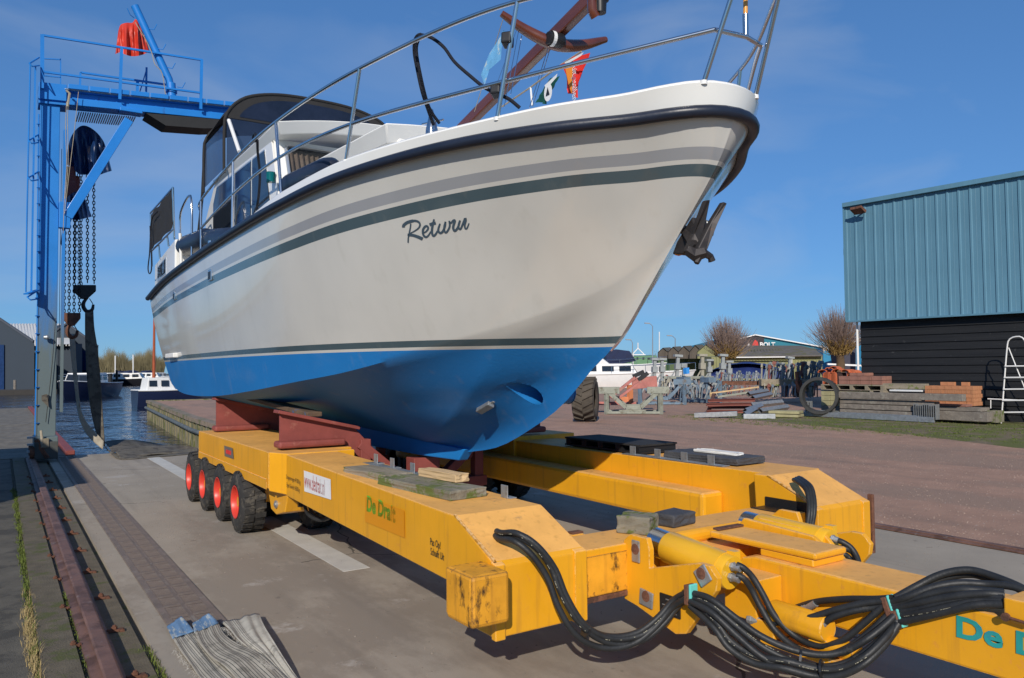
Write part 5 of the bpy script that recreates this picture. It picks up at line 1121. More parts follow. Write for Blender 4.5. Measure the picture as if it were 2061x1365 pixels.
drape('hoist_cover',[(136,300),(142,278),(152,262),(165,253),(180,256),(196,268),(208,284),(214,300)],[(132,330),(145,338),(158,350),(170,352),(182,350),(196,353),(212,348),(225,344)],16.8,.35,M['tarp_blue'],seed=2)
drape('hoist_cover',[(130,405),(140,393),(152,386),(162,388),(170,396)],[(128,436),(140,440),(155,443),(170,440),(185,436)],16.5,.25,M['tarp_blue'],5,seed=5)
kb('hoist_body',(.98,16.75,4.9),(1.22,17.0,5.3),M['redpaint'],.03); b=MB(); b.prism([sv(x,y,Y=16.7) for x,y in ((128,335),(152,335),(155,395),(140,420),(127,400))],(0,.1,0)); b.go('hoist_guard',M['redpaint'],K)
b=MB(); b.prism([sv(x,y,Y=16.3) for x,y in ((126,455),(131,450),(133,480),(126,498),(122,490))],(0,.04,0)); b.go('limit_flag',M['redpaint'],K)
drape('red_cover',[(238,62),(243,50),(255,46),(266,46),(272,39),(277,42),(284,52),(290,66)],[(232,109),(243,105),(250,109),(262,113),(275,113),(288,110),(296,106),(301,103)],16.28,.22,M['tarp_red'],6,seed=3)
for (pts) in ([(134,205),(132,260),(134,330),(130,395),(127,470)],[(138,205),(136,240),(137,330),(131,400)],[(158,185),(150,260),(138,360),(130,430)]):
    kp('slack_line',[sv(x,y,Y=15.9) for x,y in pts],.006,M['rope_pale'],5,samples=16)
kp('rope_hank',[sv(133,182,Y=15.85),sv(140,188,Y=15.85),sv(136,215,Y=15.85)],.022,M['rope_pale'],6)
# floodlight on the column
p=sv(92,679,Y=15.9); b=MB(); b.lathe([(0,-.04),(.03,-.03),(.045,.02),(.03,.05),(0,.06)],axis='x',n=14); o=b.go('column_lamp',M['zinc'],K,smooth=True); o.location=p
b=MB(); b.prism([sv(x,y,Y=15.93) for x,y in ((84,796),(95,793),(98,820),(90,812),(84,806))],(0,.04,0)); b.go('rag',M['sling'],K)
b=MB(); L=crv([sv(x,y,Y=15.95) for x,y in ((112,640),(106,720),(100,780),(92,850))],20); b.tube(L,.006,5); b.go('cable',M['black'],K)
# chains of alternating oval links
def chain(p,q,name='hoist_chain',r=.0085,pitch=.062,par=K):
    p=V(p);q=V(q); d=(q-p); n=int(d.length/pitch); d.normalize(); a=V((1,0,0)); c=d.cross(a).normalized(); b=MB()
    for k in range(n):
        o=p+d*(k+.5)*pitch; u=a if k%2==0 else c; w=.022; h=pitch*.72
        ring=[o+u*(w*math.cos(t))+d*(h*math.sin(t)*.9) for t in [2*math.pi*j/8 for j in range(8)]]; b.tube(ring+[ring[0]],r,4,False)
    return b.go(name,M['chain'],par,recalc=False)
for (x0,y0,x1,y1,Yp) in ((131,440,129,630,16.95),(140,440,139,634,16.95),(150,440,149,634,16.95),(158,350,160,628,16.95),(152,440,150,575,17.05),(163,350,163,575,17.05),(176,352,176,575,17.05),(188.5,342,189.5,575,17.05)):
    chain(sv(x0,y0,Y=Yp),sv(x1,y1,Y=Yp))
def hookblock(x0,x1,ya,yb,Yp,mt,hx,hy):
    b=MB(); P=[sv(x0,ya,Y=Yp),sv(x1,ya,Y=Yp),sv(x1,ya+(yb-ya)*.45,Y=Yp),sv((x0+x1)/2+6,yb,Y=Yp),sv((x0+x1)/2-6,yb,Y=Yp),sv(x0,ya+(yb-ya)*.45,Y=Yp)]; b.prism([p-V((0,.05,0)) for p in P],(0,.10,0)); o=b.go('hook_block',mt,K,bev=.015)
    b=MB(); L=crv([sv(hx,hy-22,Y=Yp),sv(hx-8,hy-12,Y=Yp),sv(hx-9,hy-2,Y=Yp),sv(hx-2,hy+7,Y=Yp),sv(hx+8,hy+4,Y=Yp),sv(hx+11,hy-7,Y=Yp)],24); b.tube(L,.03,8,True,[.022+.016*math.sin(math.pi*i/23) for i in range(24)]); b.go('hook',mt,o,smooth=True)
    b=MB(); b.tube([sv(hx+3,hy-19,Y=Yp),sv(hx+10,hy-8,Y=Yp)],.008,5); b.go('safety_latch',mt,o)
hookblock(147,193,574,602,17.0,M['chain'],177,620); hookblock(126,162,630,656,16.95,M['rust'],145,672)
# ---- webbing slings
def strip(name,prs,mt,th=.006,sub=6,wave=0,par=None,ns=None,attr=False):
    n=ns or len(prs)*6; L=crv([p for p,q in prs],n); Rr=crv([q for p,q in prs],n); b=MB(); rows=[]
    for i in range(n): rows.append([L[i].lerp(Rr[i],q/sub)+V((0,0,wave*math.sin(q/sub*11+i*.22)*.5+wave*.35*math.sin(q/sub*23+i*.12))) for q in range(sub+1)])
    b.grid(rows); me=b.mesh(False)
    if attr:
        at=me.attributes.new('across','FLOAT','POINT'); at.data.foreach_set('value',[q/sub for i in range(n) for q in range(sub+1)])
    bm=bmesh.new(); bm.from_mesh(me); bmesh.ops.recalc_face_normals(bm,faces=bm.faces); bm.to_mesh(me); bm.free()
    o=link(name,me,mt,par,smooth=True); s=o.modifiers.new('thickness','SOLIDIFY'); s.thickness=th; s.offset=0; return o
g=lambda x,y,Yp: sv(x,y,Y=Yp)
o=strip('lifting_sling',[(g(171,626,16.98),g(188,626,16.98)),(g(171,660,16.98),g(190,660,16.95)),(g(172,700,16.98),g(196,700,16.9)),(g(175,760,16.98),g(202,760,16.88)),(g(182,820,16.96),g(206,820,16.86)),(g(192,865,16.92),g(209,865,16.82)),(g(205,898,16.86),g(211,898,16.8))],M['sling'],.012)
top(o,'wide dark webbing sling hanging from the right hook','lifting sling')
o=strip('lifting_sling',[(g(139,672,16.95),g(151,672,16.95)),(g(143,720,16.93),g(153,715,16.93)),(g(150,780,16.93),g(157,775,16.9)),(g(157,830,16.93),g(163,825,16.88)),(g(167,862,16.9),g(176,852,16.88)),(g(183,884,16.84),g(192,870,16.8)),(g(207,905,16.72),g(209,888,16.72))],M['sling_light'],.010)
top(o,'narrow pale sling hanging from the left hook','lifting sling')
o=strip('loose_sling',[(sv(208,890,Z=.14),sv(246,926,Z=.01)),(sv(240,890,Z=.15),sv(268,921,Z=.015)),(sv(280,890,Z=.12),sv(300,918,Z=.015)),(sv(320,893,Z=.08),sv(335,915,Z=.01)),(sv(360,899,Z=.03),sv(368,912,Z=.01)),(sv(398,903,Z=.012),sv(400,909,Z=.01))],M['sling'],.008,wave=.06)
top(o,'dirty grey sling lying along the water edge of the slipway','lifting sling')
o=strip('loose_sling',[(sv(215,905,Z=.05),sv(205,893,Z=.08)),(sv(240,924,Z=.012),sv(232,912,Z=.05)),(sv(300,921,Z=.01),sv(300,916,Z=.012)),(sv(398,913,Z=.01),sv(398,909,Z=.012))],M['sling'],.006)
top(o,'dark thin end of the right sling trailing along the concrete','lifting sling')

# striped canvas straps in the foreground
def stripes_mat(name,base,lo=.08,hi=.92,n=12,dark=(.03,.032,.03)):
    mm=mat(name,base,.95,var=.22,vs=5,bump=.5,bs=120,patch=tuple(c*.62 for c in base),pt=.56,ps=6); nn=mm.node_tree.nodes; l=mm.node_tree.links; b=nn['Principled BSDF']; src=b.inputs['Base Color'].links[0].from_socket
    a=nn.new('ShaderNodeAttribute'); a.attribute_name='across'; k=nn.new('ShaderNodeMath'); k.operation='MULTIPLY'; k.inputs[1].default_value=n/(hi-lo); l.new(a.outputs['Fac'],k.inputs[0])
    f=nn.new('ShaderNodeMath'); f.operation='FRACT'; l.new(k.outputs[0],f.inputs[0]); g1=nn.new('ShaderNodeMath'); g1.operation='LESS_THAN'; g1.inputs[1].default_value=.2; l.new(f.outputs[0],g1.inputs[0])
    g2=nn.new('ShaderNodeMath'); g2.operation='LESS_THAN'; g2.inputs[1].default_value=hi; l.new(a.outputs['Fac'],g2.inputs[0]); g3=nn.new('ShaderNodeMath'); g3.operation='GREATER_THAN'; g3.inputs[1].default_value=lo; l.new(a.outputs['Fac'],g3.inputs[0])
    m1=nn.new('ShaderNodeMath'); m1.operation='MULTIPLY'; l.new(g1.outputs[0],m1.inputs[0]); l.new(g2.outputs[0],m1.inputs[1]); m2=nn.new('ShaderNodeMath'); m2.operation='MULTIPLY'; l.new(m1.outputs[0],m2.inputs[0]); l.new(g3.outputs[0],m2.inputs[1])
    mx=nn.new('ShaderNodeMixRGB'); mx.inputs[2].default_value=(*dark,1); l.new(m2.outputs[0],mx.inputs[0]); l.new(src,mx.inputs[1]); l.new(mx.outputs[0],b.inputs['Base Color']); return mm
SM=stripes_mat('striped_webbing',(.36,.33,.27),.05,.97,11); SM2=stripes_mat('half_striped_webbing',(.44,.41,.34),.04,.42,7)
def pr(a,b_,za,zb): return (sv(a[0],a[1],Z=za),sv(b_[0],b_[1],Z=zb))
o1=strip('canvas_strap',[pr((348,1286),(392,1272),.02,.035),pr((362,1310),(410,1290),.03,.045),pr((385,1340),(432,1316),.025,.03),pr((410,1372),(462,1345),.02,.03),pr((470,1425),(520,1395),.02,.02)],SM,.006,sub=40,wave=.006,attr=True); top(o1,'striped canvas strap with blue end lying on the concrete, left one','canvas strap',group=None)
strip('blue_end',[pr((336,1262),(366,1240),.012,.07),pr((340,1272),(376,1252),.02,.065),pr((347,1285),(391,1271),.026,.042)],M['sling_blue'],.006,sub=10,wave=.004,par=o1)
o2=strip('canvas_strap',[pr((392,1273),(440,1254),.05,.05),pr((402,1296),(452,1276),.06,.06),pr((424,1322),(478,1296),.05,.06),pr((452,1340),(520,1315),.06,.065),pr((482,1372),(556,1345),.04,.05),pr((540,1430),(610,1400),.02,.03)],SM,.006,sub=40,wave=.006,attr=True); top(o2,'striped canvas strap with blue end beside the iron grates, middle one','canvas strap')
strip('blue_end',[pr((387,1256),(421,1234),.035,.10),pr((389,1265),(432,1245),.045,.08),pr((391,1274),(440,1255),.055,.056)],M['sling_blue'],.006,sub=10,wave=.004,par=o2)
o3=strip('canvas_cloth',[pr((446,1254),(522,1234),.02,.05),pr((462,1270),(534,1262),.05,.07),pr((480,1290),(556,1300),.06,.065),pr((520,1320),(582,1340),.05,.05),pr((560,1360),(606,1372),.03,.02),pr((640,1430),(660,1420),.02,.02)],SM2,.007,sub=48,wave=.010,attr=True); top(o3,'pale canvas cloth with dark lines heaped right of the two straps','canvas cloth')
b=MB()
for i in range(700):
    t=random.random(); a=sv(448,1262,Z=.055).lerp(sv(545,1345,Z=.07),t) if i%3 else sv(352,1305,Z=.02).lerp(sv(400,1368,Z=.02),t); a=a+V((random.gauss(0,.008),random.gauss(0,.008),0)); d=V((random.gauss(-.008,.012),random.gauss(-.010,.012),random.uniform(-.012,.006))); s=V((.0009,0,0))
    b.add([a-s,a+s,a+d],[(0,1,2)])
o=b.go('frayed_threads',mat('pale_threads',(.55,.52,.45),.9),o3,recalc=False); o['kind']='stuff'

# unseen shed, added and sized to throw the shadow across the rail
b=MB(); b.box((-7,8.0,0),(-2.62,14.6,3.0)); sh=b.go('wall',mat('shed_grey',(.2,.2,.2),.8)); 
s=root('unseen_shadow_shed','unseen grey shed added left of the crane rail to cast a shadow','shed'); sh.parent=s; 
b=MB(); b.box((-7.1,7.95,3.0),(-2.6,14.65,3.06)); b.go('roof',mat('shed_roof',(.15,.15,.15),.8),s)
# wooden dock beyond the crane, left of the water
D=root('timber_dock','grey planked timber dock beyond the crane on the left','dock')
y=16.9; i=0
while y<41:
    w=.19 if y<28 else .38
    b=MB(); b.box((-1.8,y,-.06+random.uniform(-.004,.004)),(1.05,y+w-.02,-.005+random.uniform(-.004,.004))); b.go('plank',M['dockwood'],D); y+=w; i+=1
b=MB(); b.box((1.06,17.1,-.35),(1.22,41,.06)); b.go('edge_beam',M['redpaint'],D,bev=.01)
for y in (18,23,28,34,40): b=MB(); b.cyl((1.0,y,-2),(1.0,y,-.1),.12,10); b.go('pile',M['wood_grey'],D)

# ================================================================== SURROUNDINGS
def at(px,py,D): return eye+ray(px,py)*D           # point at depth D along the view axis
def face(az): return R(-az)
# ---- sheet piled quay wall
Q=root('quay_wall','mossy sheet piled quay wall along the water behind the trailer','quay wall')
M['pile']=mat('mossy_sheet_pile',(.21,.185,.115),.9,var=.3,vs=3,grain=(1,1,.3),bump=.5,bs=20,patch=(.10,.11,.035),pt=.5,ps=2,pst=(2,2,.5),patch2=(.08,.05,.035),p2t=.6,p2s=3)
def wallrun(a,c,step=.42):
    a=V((*a,0));c=V((*c,0)); L=(c-a).length; n=int(L/step); d=(c-a)/n; t=d.normalized(); nn=V((-t.y,t.x,0)); nn=nn if nn.x<0 else -nn
    for k in range(n):
        p=a+d*k; off=.05 if k%2 else .0
        b=MB(); b.prism([p+nn*(.02+off)+V((0,0,-2)),p+d+nn*(.02+off)+V((0,0,-2)),p+d+nn*(.02+off)+V((0,0,-.07)),p+nn*(.02+off)+V((0,0,-.07))],nn*.05); b.go('sheet_pile',M['pile'],Q)
    b=MB(); b.bar(a+nn*.02+V((0,0,.0)),c+nn*.02+V((0,0,.0)),.30,.14); b.go('capping',mat('capping_concrete',(.25,.19,.14),.9,var=.25,vs=5,patch=(.13,.13,.06),pt=.5,ps=2),Q)
    b=MB(); b.tube([a+nn*.18+V((0,0,-.32)),c+nn*.18+V((0,0,-.32))],.07,8); b.go('waling',mat('waling_rope',(.10,.12,.13),.9,var=.5,vs=5),Q)
wallrun((5.0,16.75),(5.35,27)); wallrun((5.35,27),(6.6,44.8)); 
b=MB(); b.bar((6.6,44.85,-.45),(13,44.85,-.45),.2,1.0); b.go('end_wall',M['pile'],Q)
# ---- building on the right
BD=root('boat_shed','building with corrugated blue upper wall over black timber boards at right','building')
w0=V((22.42,14.18,0)); wd=V((.0906,-.9959,0)); wn=V((-.9959,-.0906,0))
M['blackboard']=mat('black_tarred_board',(.0085,.009,.010),.62,var=.45,vs=3,grain=(1,.12,3),bump=.5,bs=30,patch=(.045,.045,.045),pt=.62,ps=5,patch2=(.16,.16,.16),p2t=.76,p2s=9)
M['cladding']=mat('blue_steel_cladding',(.095,.215,.295),.5,var=.12,vs=1.2,grain=(2,2,.4),patch=(.11,.20,.25),pt=.6,ps=2,pst=(1,1,.2))
L_=17.
b=MB(); b.prism([w0-wn*.05,w0+wd*L_-wn*.05,w0+wd*L_-wn*9,w0-wn*9],(0,0,2.93)); b.go('wall_core',M['blackboard'],BD)
ph=.2245
for k in range(13):
    z=ph*k; b=MB(); b.add([w0+wn*.048+V((0,0,z-.02)),w0+wd*L_+wn*.048+V((0,0,z-.02)),w0+wd*L_+wn*.008+V((0,0,z+ph)),w0+wn*.008+V((0,0,z+ph)),w0-wn*.02+V((0,0,z-.012)),w0+wd*L_-wn*.02+V((0,0,z-.012)),w0+wd*L_-wn*.02+V((0,0,z+ph)),w0-wn*.02+V((0,0,z+ph))],[(0,1,2,3),(7,6,5,4),(0,4,5,1),(3,2,6,7),(0,3,7,4),(1,5,6,2)]); b.go('board',M['blackboard'],BD)
u0_=w0-wd*.28+wn*.24
b=MB(); b.prism([u0_-wn*.02+V((0,0,2.94)),u0_+wd*(L_+.3)-wn*.02+V((0,0,2.94)),u0_+wd*(L_+.3)-wn*9+V((0,0,2.94)),u0_-wn*9+V((0,0,2.94))],(0,0,3.6)); b.go('upper_core',M['cladding'],BD)
pw=.30
pb=MB(); 
prof=[(0,0),(.0,.035),(.045,.035),(.065,.012),(.15,.010),(.155,.014),(.165,.010),(.28,.010),(.30,0.0)]
pb.prism([V((0,0,0))+wd*a+wn*h for a,h in prof],(0,0,3.60)); pme=pb.mesh(); pme.materials.append(M['cladding'])
for k in range(57):
    o=bpy.data.objects.new('panel',pme); C.objects.link(o); o.parent=BD; o.location=u0_+wd*(pw*k)+V((0,0,2.945))
b=MB(); b.bar(u0_-wd*.03+wn*.06+V((0,0,6.60)),u0_+wd*(L_+.3)+wn*.06+V((0,0,6.60)),.16,.13); b.go('eaves_trim',M['cladding'],BD)
b=MB(); b.bar(u0_-wd*.02+wn*.045+V((0,0,2.935)),u0_+wd*(L_+.3)+wn*.045+V((0,0,2.935)),.06,.05); b.go('drip_trim',M['cladding'],BD)
b=MB(); b.box((0,-.02,0),(.06,.02,3.6)); o=b.go('corner_trim',M['cladding'],BD); o.location=u0_-wd*.03+wn*.02+V((0,0,2.945)); o.rotation_euler=(0,0,math.atan2(wn.y,wn.x))
fl=bpy.data.objects.new('floodlight',None); C.objects.link(fl); fl.parent=BD; p=sv(1727,424,X=21.9); fl.location=p; fl.rotation_euler=(0,R(-25),R(175))
b=MB(); b.prism([(-.13,-.20,-.05),(.13,-.20,-.02),(.15,-.20,.06),(-.13,-.20,.05)],(0,.40,0)); b.go('housing',M['rust'],fl,bev=.01); b=MB(); b.bar((.0,0,.02),(-.25,0,.12),.05,.03); b.go('bracket',M['rust'],fl)
b=MB(); b.box((-.03,-.02,-.12),(.03,.02,.10)); o=b.go('alarm_box',mat('pale_yellow_box',(.6,.5,.1),.6),BD); o.location=u0_-wd*.06+V((0,0,5.15))
b=MB(); b.cyl(w0-wd*.12+V((0,0,.3)),w0-wd*.12+V((0,0,2.93)),.035,10); b.go('downpipe',M['whitepaint'],BD)
# ---- aluminium step ladder
SL_=root('step_ladder','white aluminium step ladder standing against the black boards at far right','ladder')
P_=lambda x,y: sv(x,y,X=22.0)
b=MB(); b.tube(crv([P_(2015,852),P_(2022,760),P_(2027,700),P_(2031,684),P_(2043,678),P_(2058,680),P_(2066,700),P_(2070,760),P_(2075,848)],60),.018,8); b.go('front_frame',M['whitepaint'],SL_,smooth=True)
for y in (737,760,783.5,806,830): b=MB(); dx=(852-y)*.075; b.bar(P_(2015+dx,y),P_(2074-dx*.1,y-.5),.10,.035,(0,0,1)); b.go('step',M['whitepaint'],SL_,bev=.004)
for (x0,x1) in ((2030,2046),(2064,2082)): b=MB(); b.tube([P_(x0,700)+V((.0,.0,0)),P_(x1,846)+V((.1,-.45,0))],.014,6); b.go('rear_leg',M['whitepaint'],SL_,smooth=True)
b=MB(); b.tube([P_(1988,803),P_(2061,806)],.018,6); b.tube([P_(1994,805),P_(1994,822)],.012,6); o=b.go('handrail_pipe',M['whitepaint']); top(o,'white pipe rail low on the black wall left of the step ladder','pipe rail')

# ---- building material stacked by the shed (long sides run along the shed wall)
def cuboid(name,mt,a,c,bev=.008,parent=None,rz=0):
    b=MB(); a=V(a);c=V(c); m_=(a+c)/2; h=(c-a)/2; b.box((-abs(h.x),-abs(h.y),-abs(h.z)),(abs(h.x),abs(h.y),abs(h.z))); o=b.go(name,mt,parent,bev=bev); o.location=m_; o.rotation_euler=(0,0,rz); return o
def span(x0,x1,yp,X,z0,z1,depth): # long box along Y whose camera side lies at X
    ya=sv(x0,yp,X=X).y; yb=sv(x1,yp,X=X).y; return (X,min(ya,yb),z0),(X+depth,max(ya,yb),z1)
BR=mat('orange_facing_brick',(.46,.20,.095),.9,var=.22,vs=4,bump=.3,bs=60,patch=(.40,.26,.10),pt=.55,ps=3); RBR=mat('dull_red_paver',(.28,.135,.10),.9,var=.25,vs=5,bump=.3,bs=60)
TILE=mat('clay_roof_tile',(.50,.125,.05),.8,var=.25,vs=6,bump=.2,bs=40); PALEB=mat('mossy_pale_block',(.34,.31,.17),.95,var=.25,vs=5,bump=.4,bs=40)
bs_=root('brick_stack','stack of orange bricks on timbers in front of the black boards','brick stack'); X0=21.55; ya=sv(1960,820,X=X0).y; yb=sv(1862,820,X=X0).y; z0=.46
hh=.105
def brickmesh(sx,sy,sz,mt): 
    m_=MB().box((0,0,0),(sx,sy,sz)).mesh(); m_.materials.append(mt); return m_
n=7; L=(yb-ya)/n
bmA=brickmesh(.11,L-.008,hh-.006,BR); bmB=brickmesh(.23,L/3-.006,hh-.006,BR); bmC=brickmesh(L-.01,.10,hh-.006,BR)
for r in range(5):
    z=z0+r*hh
    for k in range(n):
        if r%2==0:
            for xx in (0,.12,.24,.36):
                if xx>0 and k>0 and r<4: continue
                o=bpy.data.objects.new('brick',bmA); C.objects.link(o); o.parent=bs_; o.location=(X0+xx+random.uniform(-.008,.008),ya+k*L+random.uniform(-.004,.004),z)
        else:
            for j in range(3):
                o=bpy.data.objects.new('brick',bmB); C.objects.link(o); o.parent=bs_; o.location=(X0+random.uniform(-.008,.008),ya+k*L+j*L/3,z)
    if r%2: 
        o=bpy.data.objects.new('brick',bmC); C.objects.link(o); o.parent=bs_; o.location=(X0+.24,ya,z)
for k in (1,3,4): o=bpy.data.objects.new('brick',bmA); C.objects.link(o); o.parent=bs_; o.location=(X0+.12,ya+k*L,z0+5*hh)
cuboid('core',BR,(X0+.23,ya+.12,z0),(X0+.60,yb-.02,z0+4.7*hh),0,bs_)
def timber(label,x0,x1,yp,X,z0,z1,d,mt='wood_grey',rz=0):
    a,c=span(x0,x1,yp,X,z0,z1,d); o=cuboid('timber_beam',M[mt],a,c,.01,None,rz); top(o,label,'timber beam'); return o
timber('long grey beam lying on top of the timber pile behind the black ring',1688,1937,806,20.95,.60,.78,.2)
timber('grey plank under the long top beam in the timber pile',1690,1880,818,21.05,.44,.56,.3)
timber('second grey plank from the bottom of the timber pile',1690,1845,826,21.05,.28,.42,.35)
timber('bottom plank of the timber pile behind the galvanised frames',1690,1845,832,21.0,.10,.26,.4)
timber('heavy dark beam at the bottom right under the orange bricks',1882,1988,838,21.15,.08,.32,.5)
timber('thinner beam resting on the heavy beam below the bricks',1890,1975,826,21.2,.33,.43,.45)
timber('mossy short beam end at the right foot of the brick stack',1986,2006,836,21.4,.05,.36,.4,'wood_moss')
timber('pale green weathered beam left of the orange bricks',1775,1862,788,22.0,.86,1.02,.2,'wood_old',R(3))
o=timber('flat red brown sheet just below the orange bricks',1862,1945,822,21.25,.44,.50,.35); o.data.materials.clear(); o.data.materials.append(RBR)
o=timber('white sheet edge on the timber pile left of the bricks',1790,1856,797,21.6,.80,.85,.3); o.data.materials.clear(); o.data.materials.append(M['whitepaint'])
for k,(x0,x1,X) in enumerate(((1690,1850,21.6),(1700,1840,21.9))): cuboid('filler_timber',M['wood_grey'],*span(x0,x1,815,X,.05,.72,.25)) and None
for o in [o for o in bpy.data.objects if o.name.startswith('filler_timber')]: top(o,'dark timber half hidden at the back of the pile, '+('farther' if o.location.x>21.9 else 'nearer')+' one','timber beam',group='hidden back timbers')
gf=root('galvanised_frames','pale galvanised steel frames lying on the grass in front of the timber pile','steel frames')
for k,X in enumerate((20.75,20.9,21.05)):
    a,c=span(1614+k*6,1880,842,X,.02,.16+.02*k,.05); cuboid('long_bar',M['zinc'],a,c,.004,gf)
ym=sv(1862,840,X=20.75).y
for k in range(11): cuboid('upright_plate',M['zinc'],(20.72+.02*k,ym-.30+.07*k,.10),(20.92+.02*k,ym-.29+.07*k,.50+random.uniform(-.02,.02)),.002,gf)
yl=sv(1620,830,X=20.75).y
for k in range(3): cuboid('upright_plate',M['zinc'],(20.74,yl-.04-.08*k,.1),(20.86,yl-.02-.08*k,.48),.002,gf)
# ring
b=MB(); b.lathe([(.47,-.2),(.555,-.2),(.57,-.16),(.555,-.12),(.55,.2),(.47,.2),(.47,-.2)],axis='x',n=48); o=b.go('pipe_ring',mat('dark_plastic_pipe',(.035,.035,.034),.7,var=.35,vs=6,bump=.15,bs=40),smooth=True); o.location=sv(1650,802,X=20.8); o.location.z=.575+.08; o.rotation_euler=(0,0,R(24)); top(o,'big black pipe ring standing upright on the galvanised frames','pipe ring')
for k in range(2):
    p=sv(1582,840,Z=.0); o=cuboid('concrete_slab',PALEB,(p.x-.3,p.y-.45,.02+.10*k),(p.x+.3,p.y+.45,.10+.10*k),.01,None,R(20+4*k)); top(o,('upper' if k else 'lower')+' one of two pale concrete slabs on the grass left of the ring','concrete slab')
# tiles and pavers on pallets
X0=22.0
pb_=root('block_stack','pale mossy concrete blocks carrying the pallet of tiles and pavers','block stack'); a,c=span(1652,1748,790,21.9,.30,.78,.7)
nb=5
for r in range(3):
    for k in range(nb):
        L=(c[1]-a[1])/nb; cuboid('block',PALEB,(a[0]+random.uniform(0,.01),a[1]+k*L+.005,.30+r*.16),(c[0],a[1]+(k+1)*L-.005,.30+r*.16+.152),.006,pb_)
cuboid('base_beam',M['wood_grey'],(a[0],a[1],0),(c[0],c[1],.29),.01,pb_)
pl=root('pallet','wooden pallet under the red pavers and roof tiles','pallet'); a2,c2=span(1652,1778,772,21.85,.80,.98,.8)
cuboid('deck_board',M['wood_old'],(a2[0],a2[1],.94),(c2[0],c2[1],.975),.004,pl); cuboid('deck_board',M['wood_old'],(a2[0],a2[1],.80),(c2[0],c2[1],.82),.004,pl)
for k in range(5): y_=a2[1]+(c2[1]-a2[1]-.1)*k/4; cuboid('pallet_block',M['wood_old'],(a2[0],y_,.82),(a2[0]+.7,y_+.10,.94),.004,pl)
o=cuboid('support_leg',M['wood_old'],(21.85,a2[1],.0),(22.3,a2[1]+.12,.80),.01,pl); o=cuboid('support_leg',M['wood_old'],(21.85,a2[1]+.35,.0),(22.3,a2[1]+.45,.80),.01,pl)
pv=root('paver_stack','dull red paving blocks on the pallet right of the roof tiles','paver stack')
for r,(x0,x1,nn_) in enumerate(((1687,1776,4),(1687,1776,4),(1709,1740,2))):
    a,c=span(x0,x1,760,21.95,0,0,.5); L=(c[1]-a[1])/nn_; hgt=(.13,.13,.10)[r]; z=.98+.13*r
    for k in range(nn_):
        cuboid('paver',RBR,(a[0]+random.uniform(0,.02),a[1]+k*L+.006,z),(c[0],a[1]+(k+1)*L-.006,z+hgt-.008),.006,pv)
tl=root('tile_stack','stacked orange clay roof tiles on the pallet below the willow','tile stack')
tb_=MB(); rows=[]
for q in range(9):
    a=math.pi*q/8; rows.append([V((0,-.15*math.cos(a),.085*math.sin(a))),V((.36,-.15*math.cos(a),.085*math.sin(a)))])
tb_.grid(rows); tme=tb_.mesh(); tme.materials.append(TILE)
yA=sv(1687,750,X=21.95).y; yB=sv(1655,750,X=21.95).y
def tile(x,y,z,rx=0,rz=0):
    o=bpy.data.objects.new('roof_tile',tme); C.objects.link(o); o.parent=tl; o.location=(x,y,z); o.rotation_euler=(rx,0,rz); s=o.modifiers.new('t','SOLIDIFY'); s.thickness=.018
for k in range(10): tile(21.95+random.uniform(-.01,.01),yB-.16,.98+.033*k,0,random.uniform(-.04,.04)); tile(21.95,yA+.22,.98+.033*k,0,random.uniform(-.04,.04))
for k,(dy,dz,rx) in enumerate(((.1,1.36,.1),(.42,1.38,-.25),(.62,1.42,.3),(.9,1.36,-.1),(.5,1.46,0))): tile(21.92,yA-.35+dy,dz,rx,random.uniform(-.5,.5))
cuboid('dark_tiles',mat('dark_roof_tile',(.05,.03,.028),.8),(22.0,yA-.05,.98),(22.3,yA+.1,1.34),.004,tl)
for k in range(6): tile(22.0,yA-.42,1.24+.02*k,0,.1)
# ---- steel sections left of the ring
def bars(label,name,cat,mt,px,n,kind='tube',group=None):
    pass
rb=root('steel_beams','rusty red steel beams lying in front of the boat stands','steel beams'); p=sv(1422,832,Z=0); q=sv(1500,832,Z=0)
for k in range(4):
    off=V((.35*(k%2),.25*(k%2),.13*(k//1)*.9)); b=MB(); b.bar(p+off+V((0,0,.10)),q+off+V((.15*k,0,.10)),.14,.018); b.bar(p+off+V((0,0,.02)),q+off+V((.15*k,0,.02)),.14,.018); b.bar(p+off+V((0,0,.06)),q+off+V((.15*k,0,.06)),.014,.07); b.go('beam',mat('red_brown_primer',(.20,.06,.045),.7,var=.25) if k==0 else bpy.data.materials['red_brown_primer'],rb)
b=MB(); b.bar(sv(1427,826,Z=.05),sv(1440,806,Z=.05)+V((0,0,.5)),.12,.12); b.go('end_bracket',M['rust'],rb)
o=cuboid('galvanised_beam',M['zinc'],(0,0,0),(.1,.1,.1),.004); bpy.data.objects.remove(o)
b=MB(); b.bar(sv(1398,838,Z=.05)+V((0,0,.03)),sv(1484,836,Z=.10)+V((0,0,.05)),.12,.14); o=b.go('galvanised_beam',M['zinc'],bev=.004); top(o,'long pale galvanised beam on the ground left of the hollow sections','steel beam')
b=MB(); b.bar(sv(1496,838,Z=.08),sv(1560,838,Z=.08),.12,.14); o=b.go('galvanised_beam',M['zinc'],bev=.004); top(o,'short galvanised beam at the edge of the grass left of the slabs','steel beam')
hs=root('hollow_sections','loose pile of grey hollow steel sections beside the red beams','steel sections')
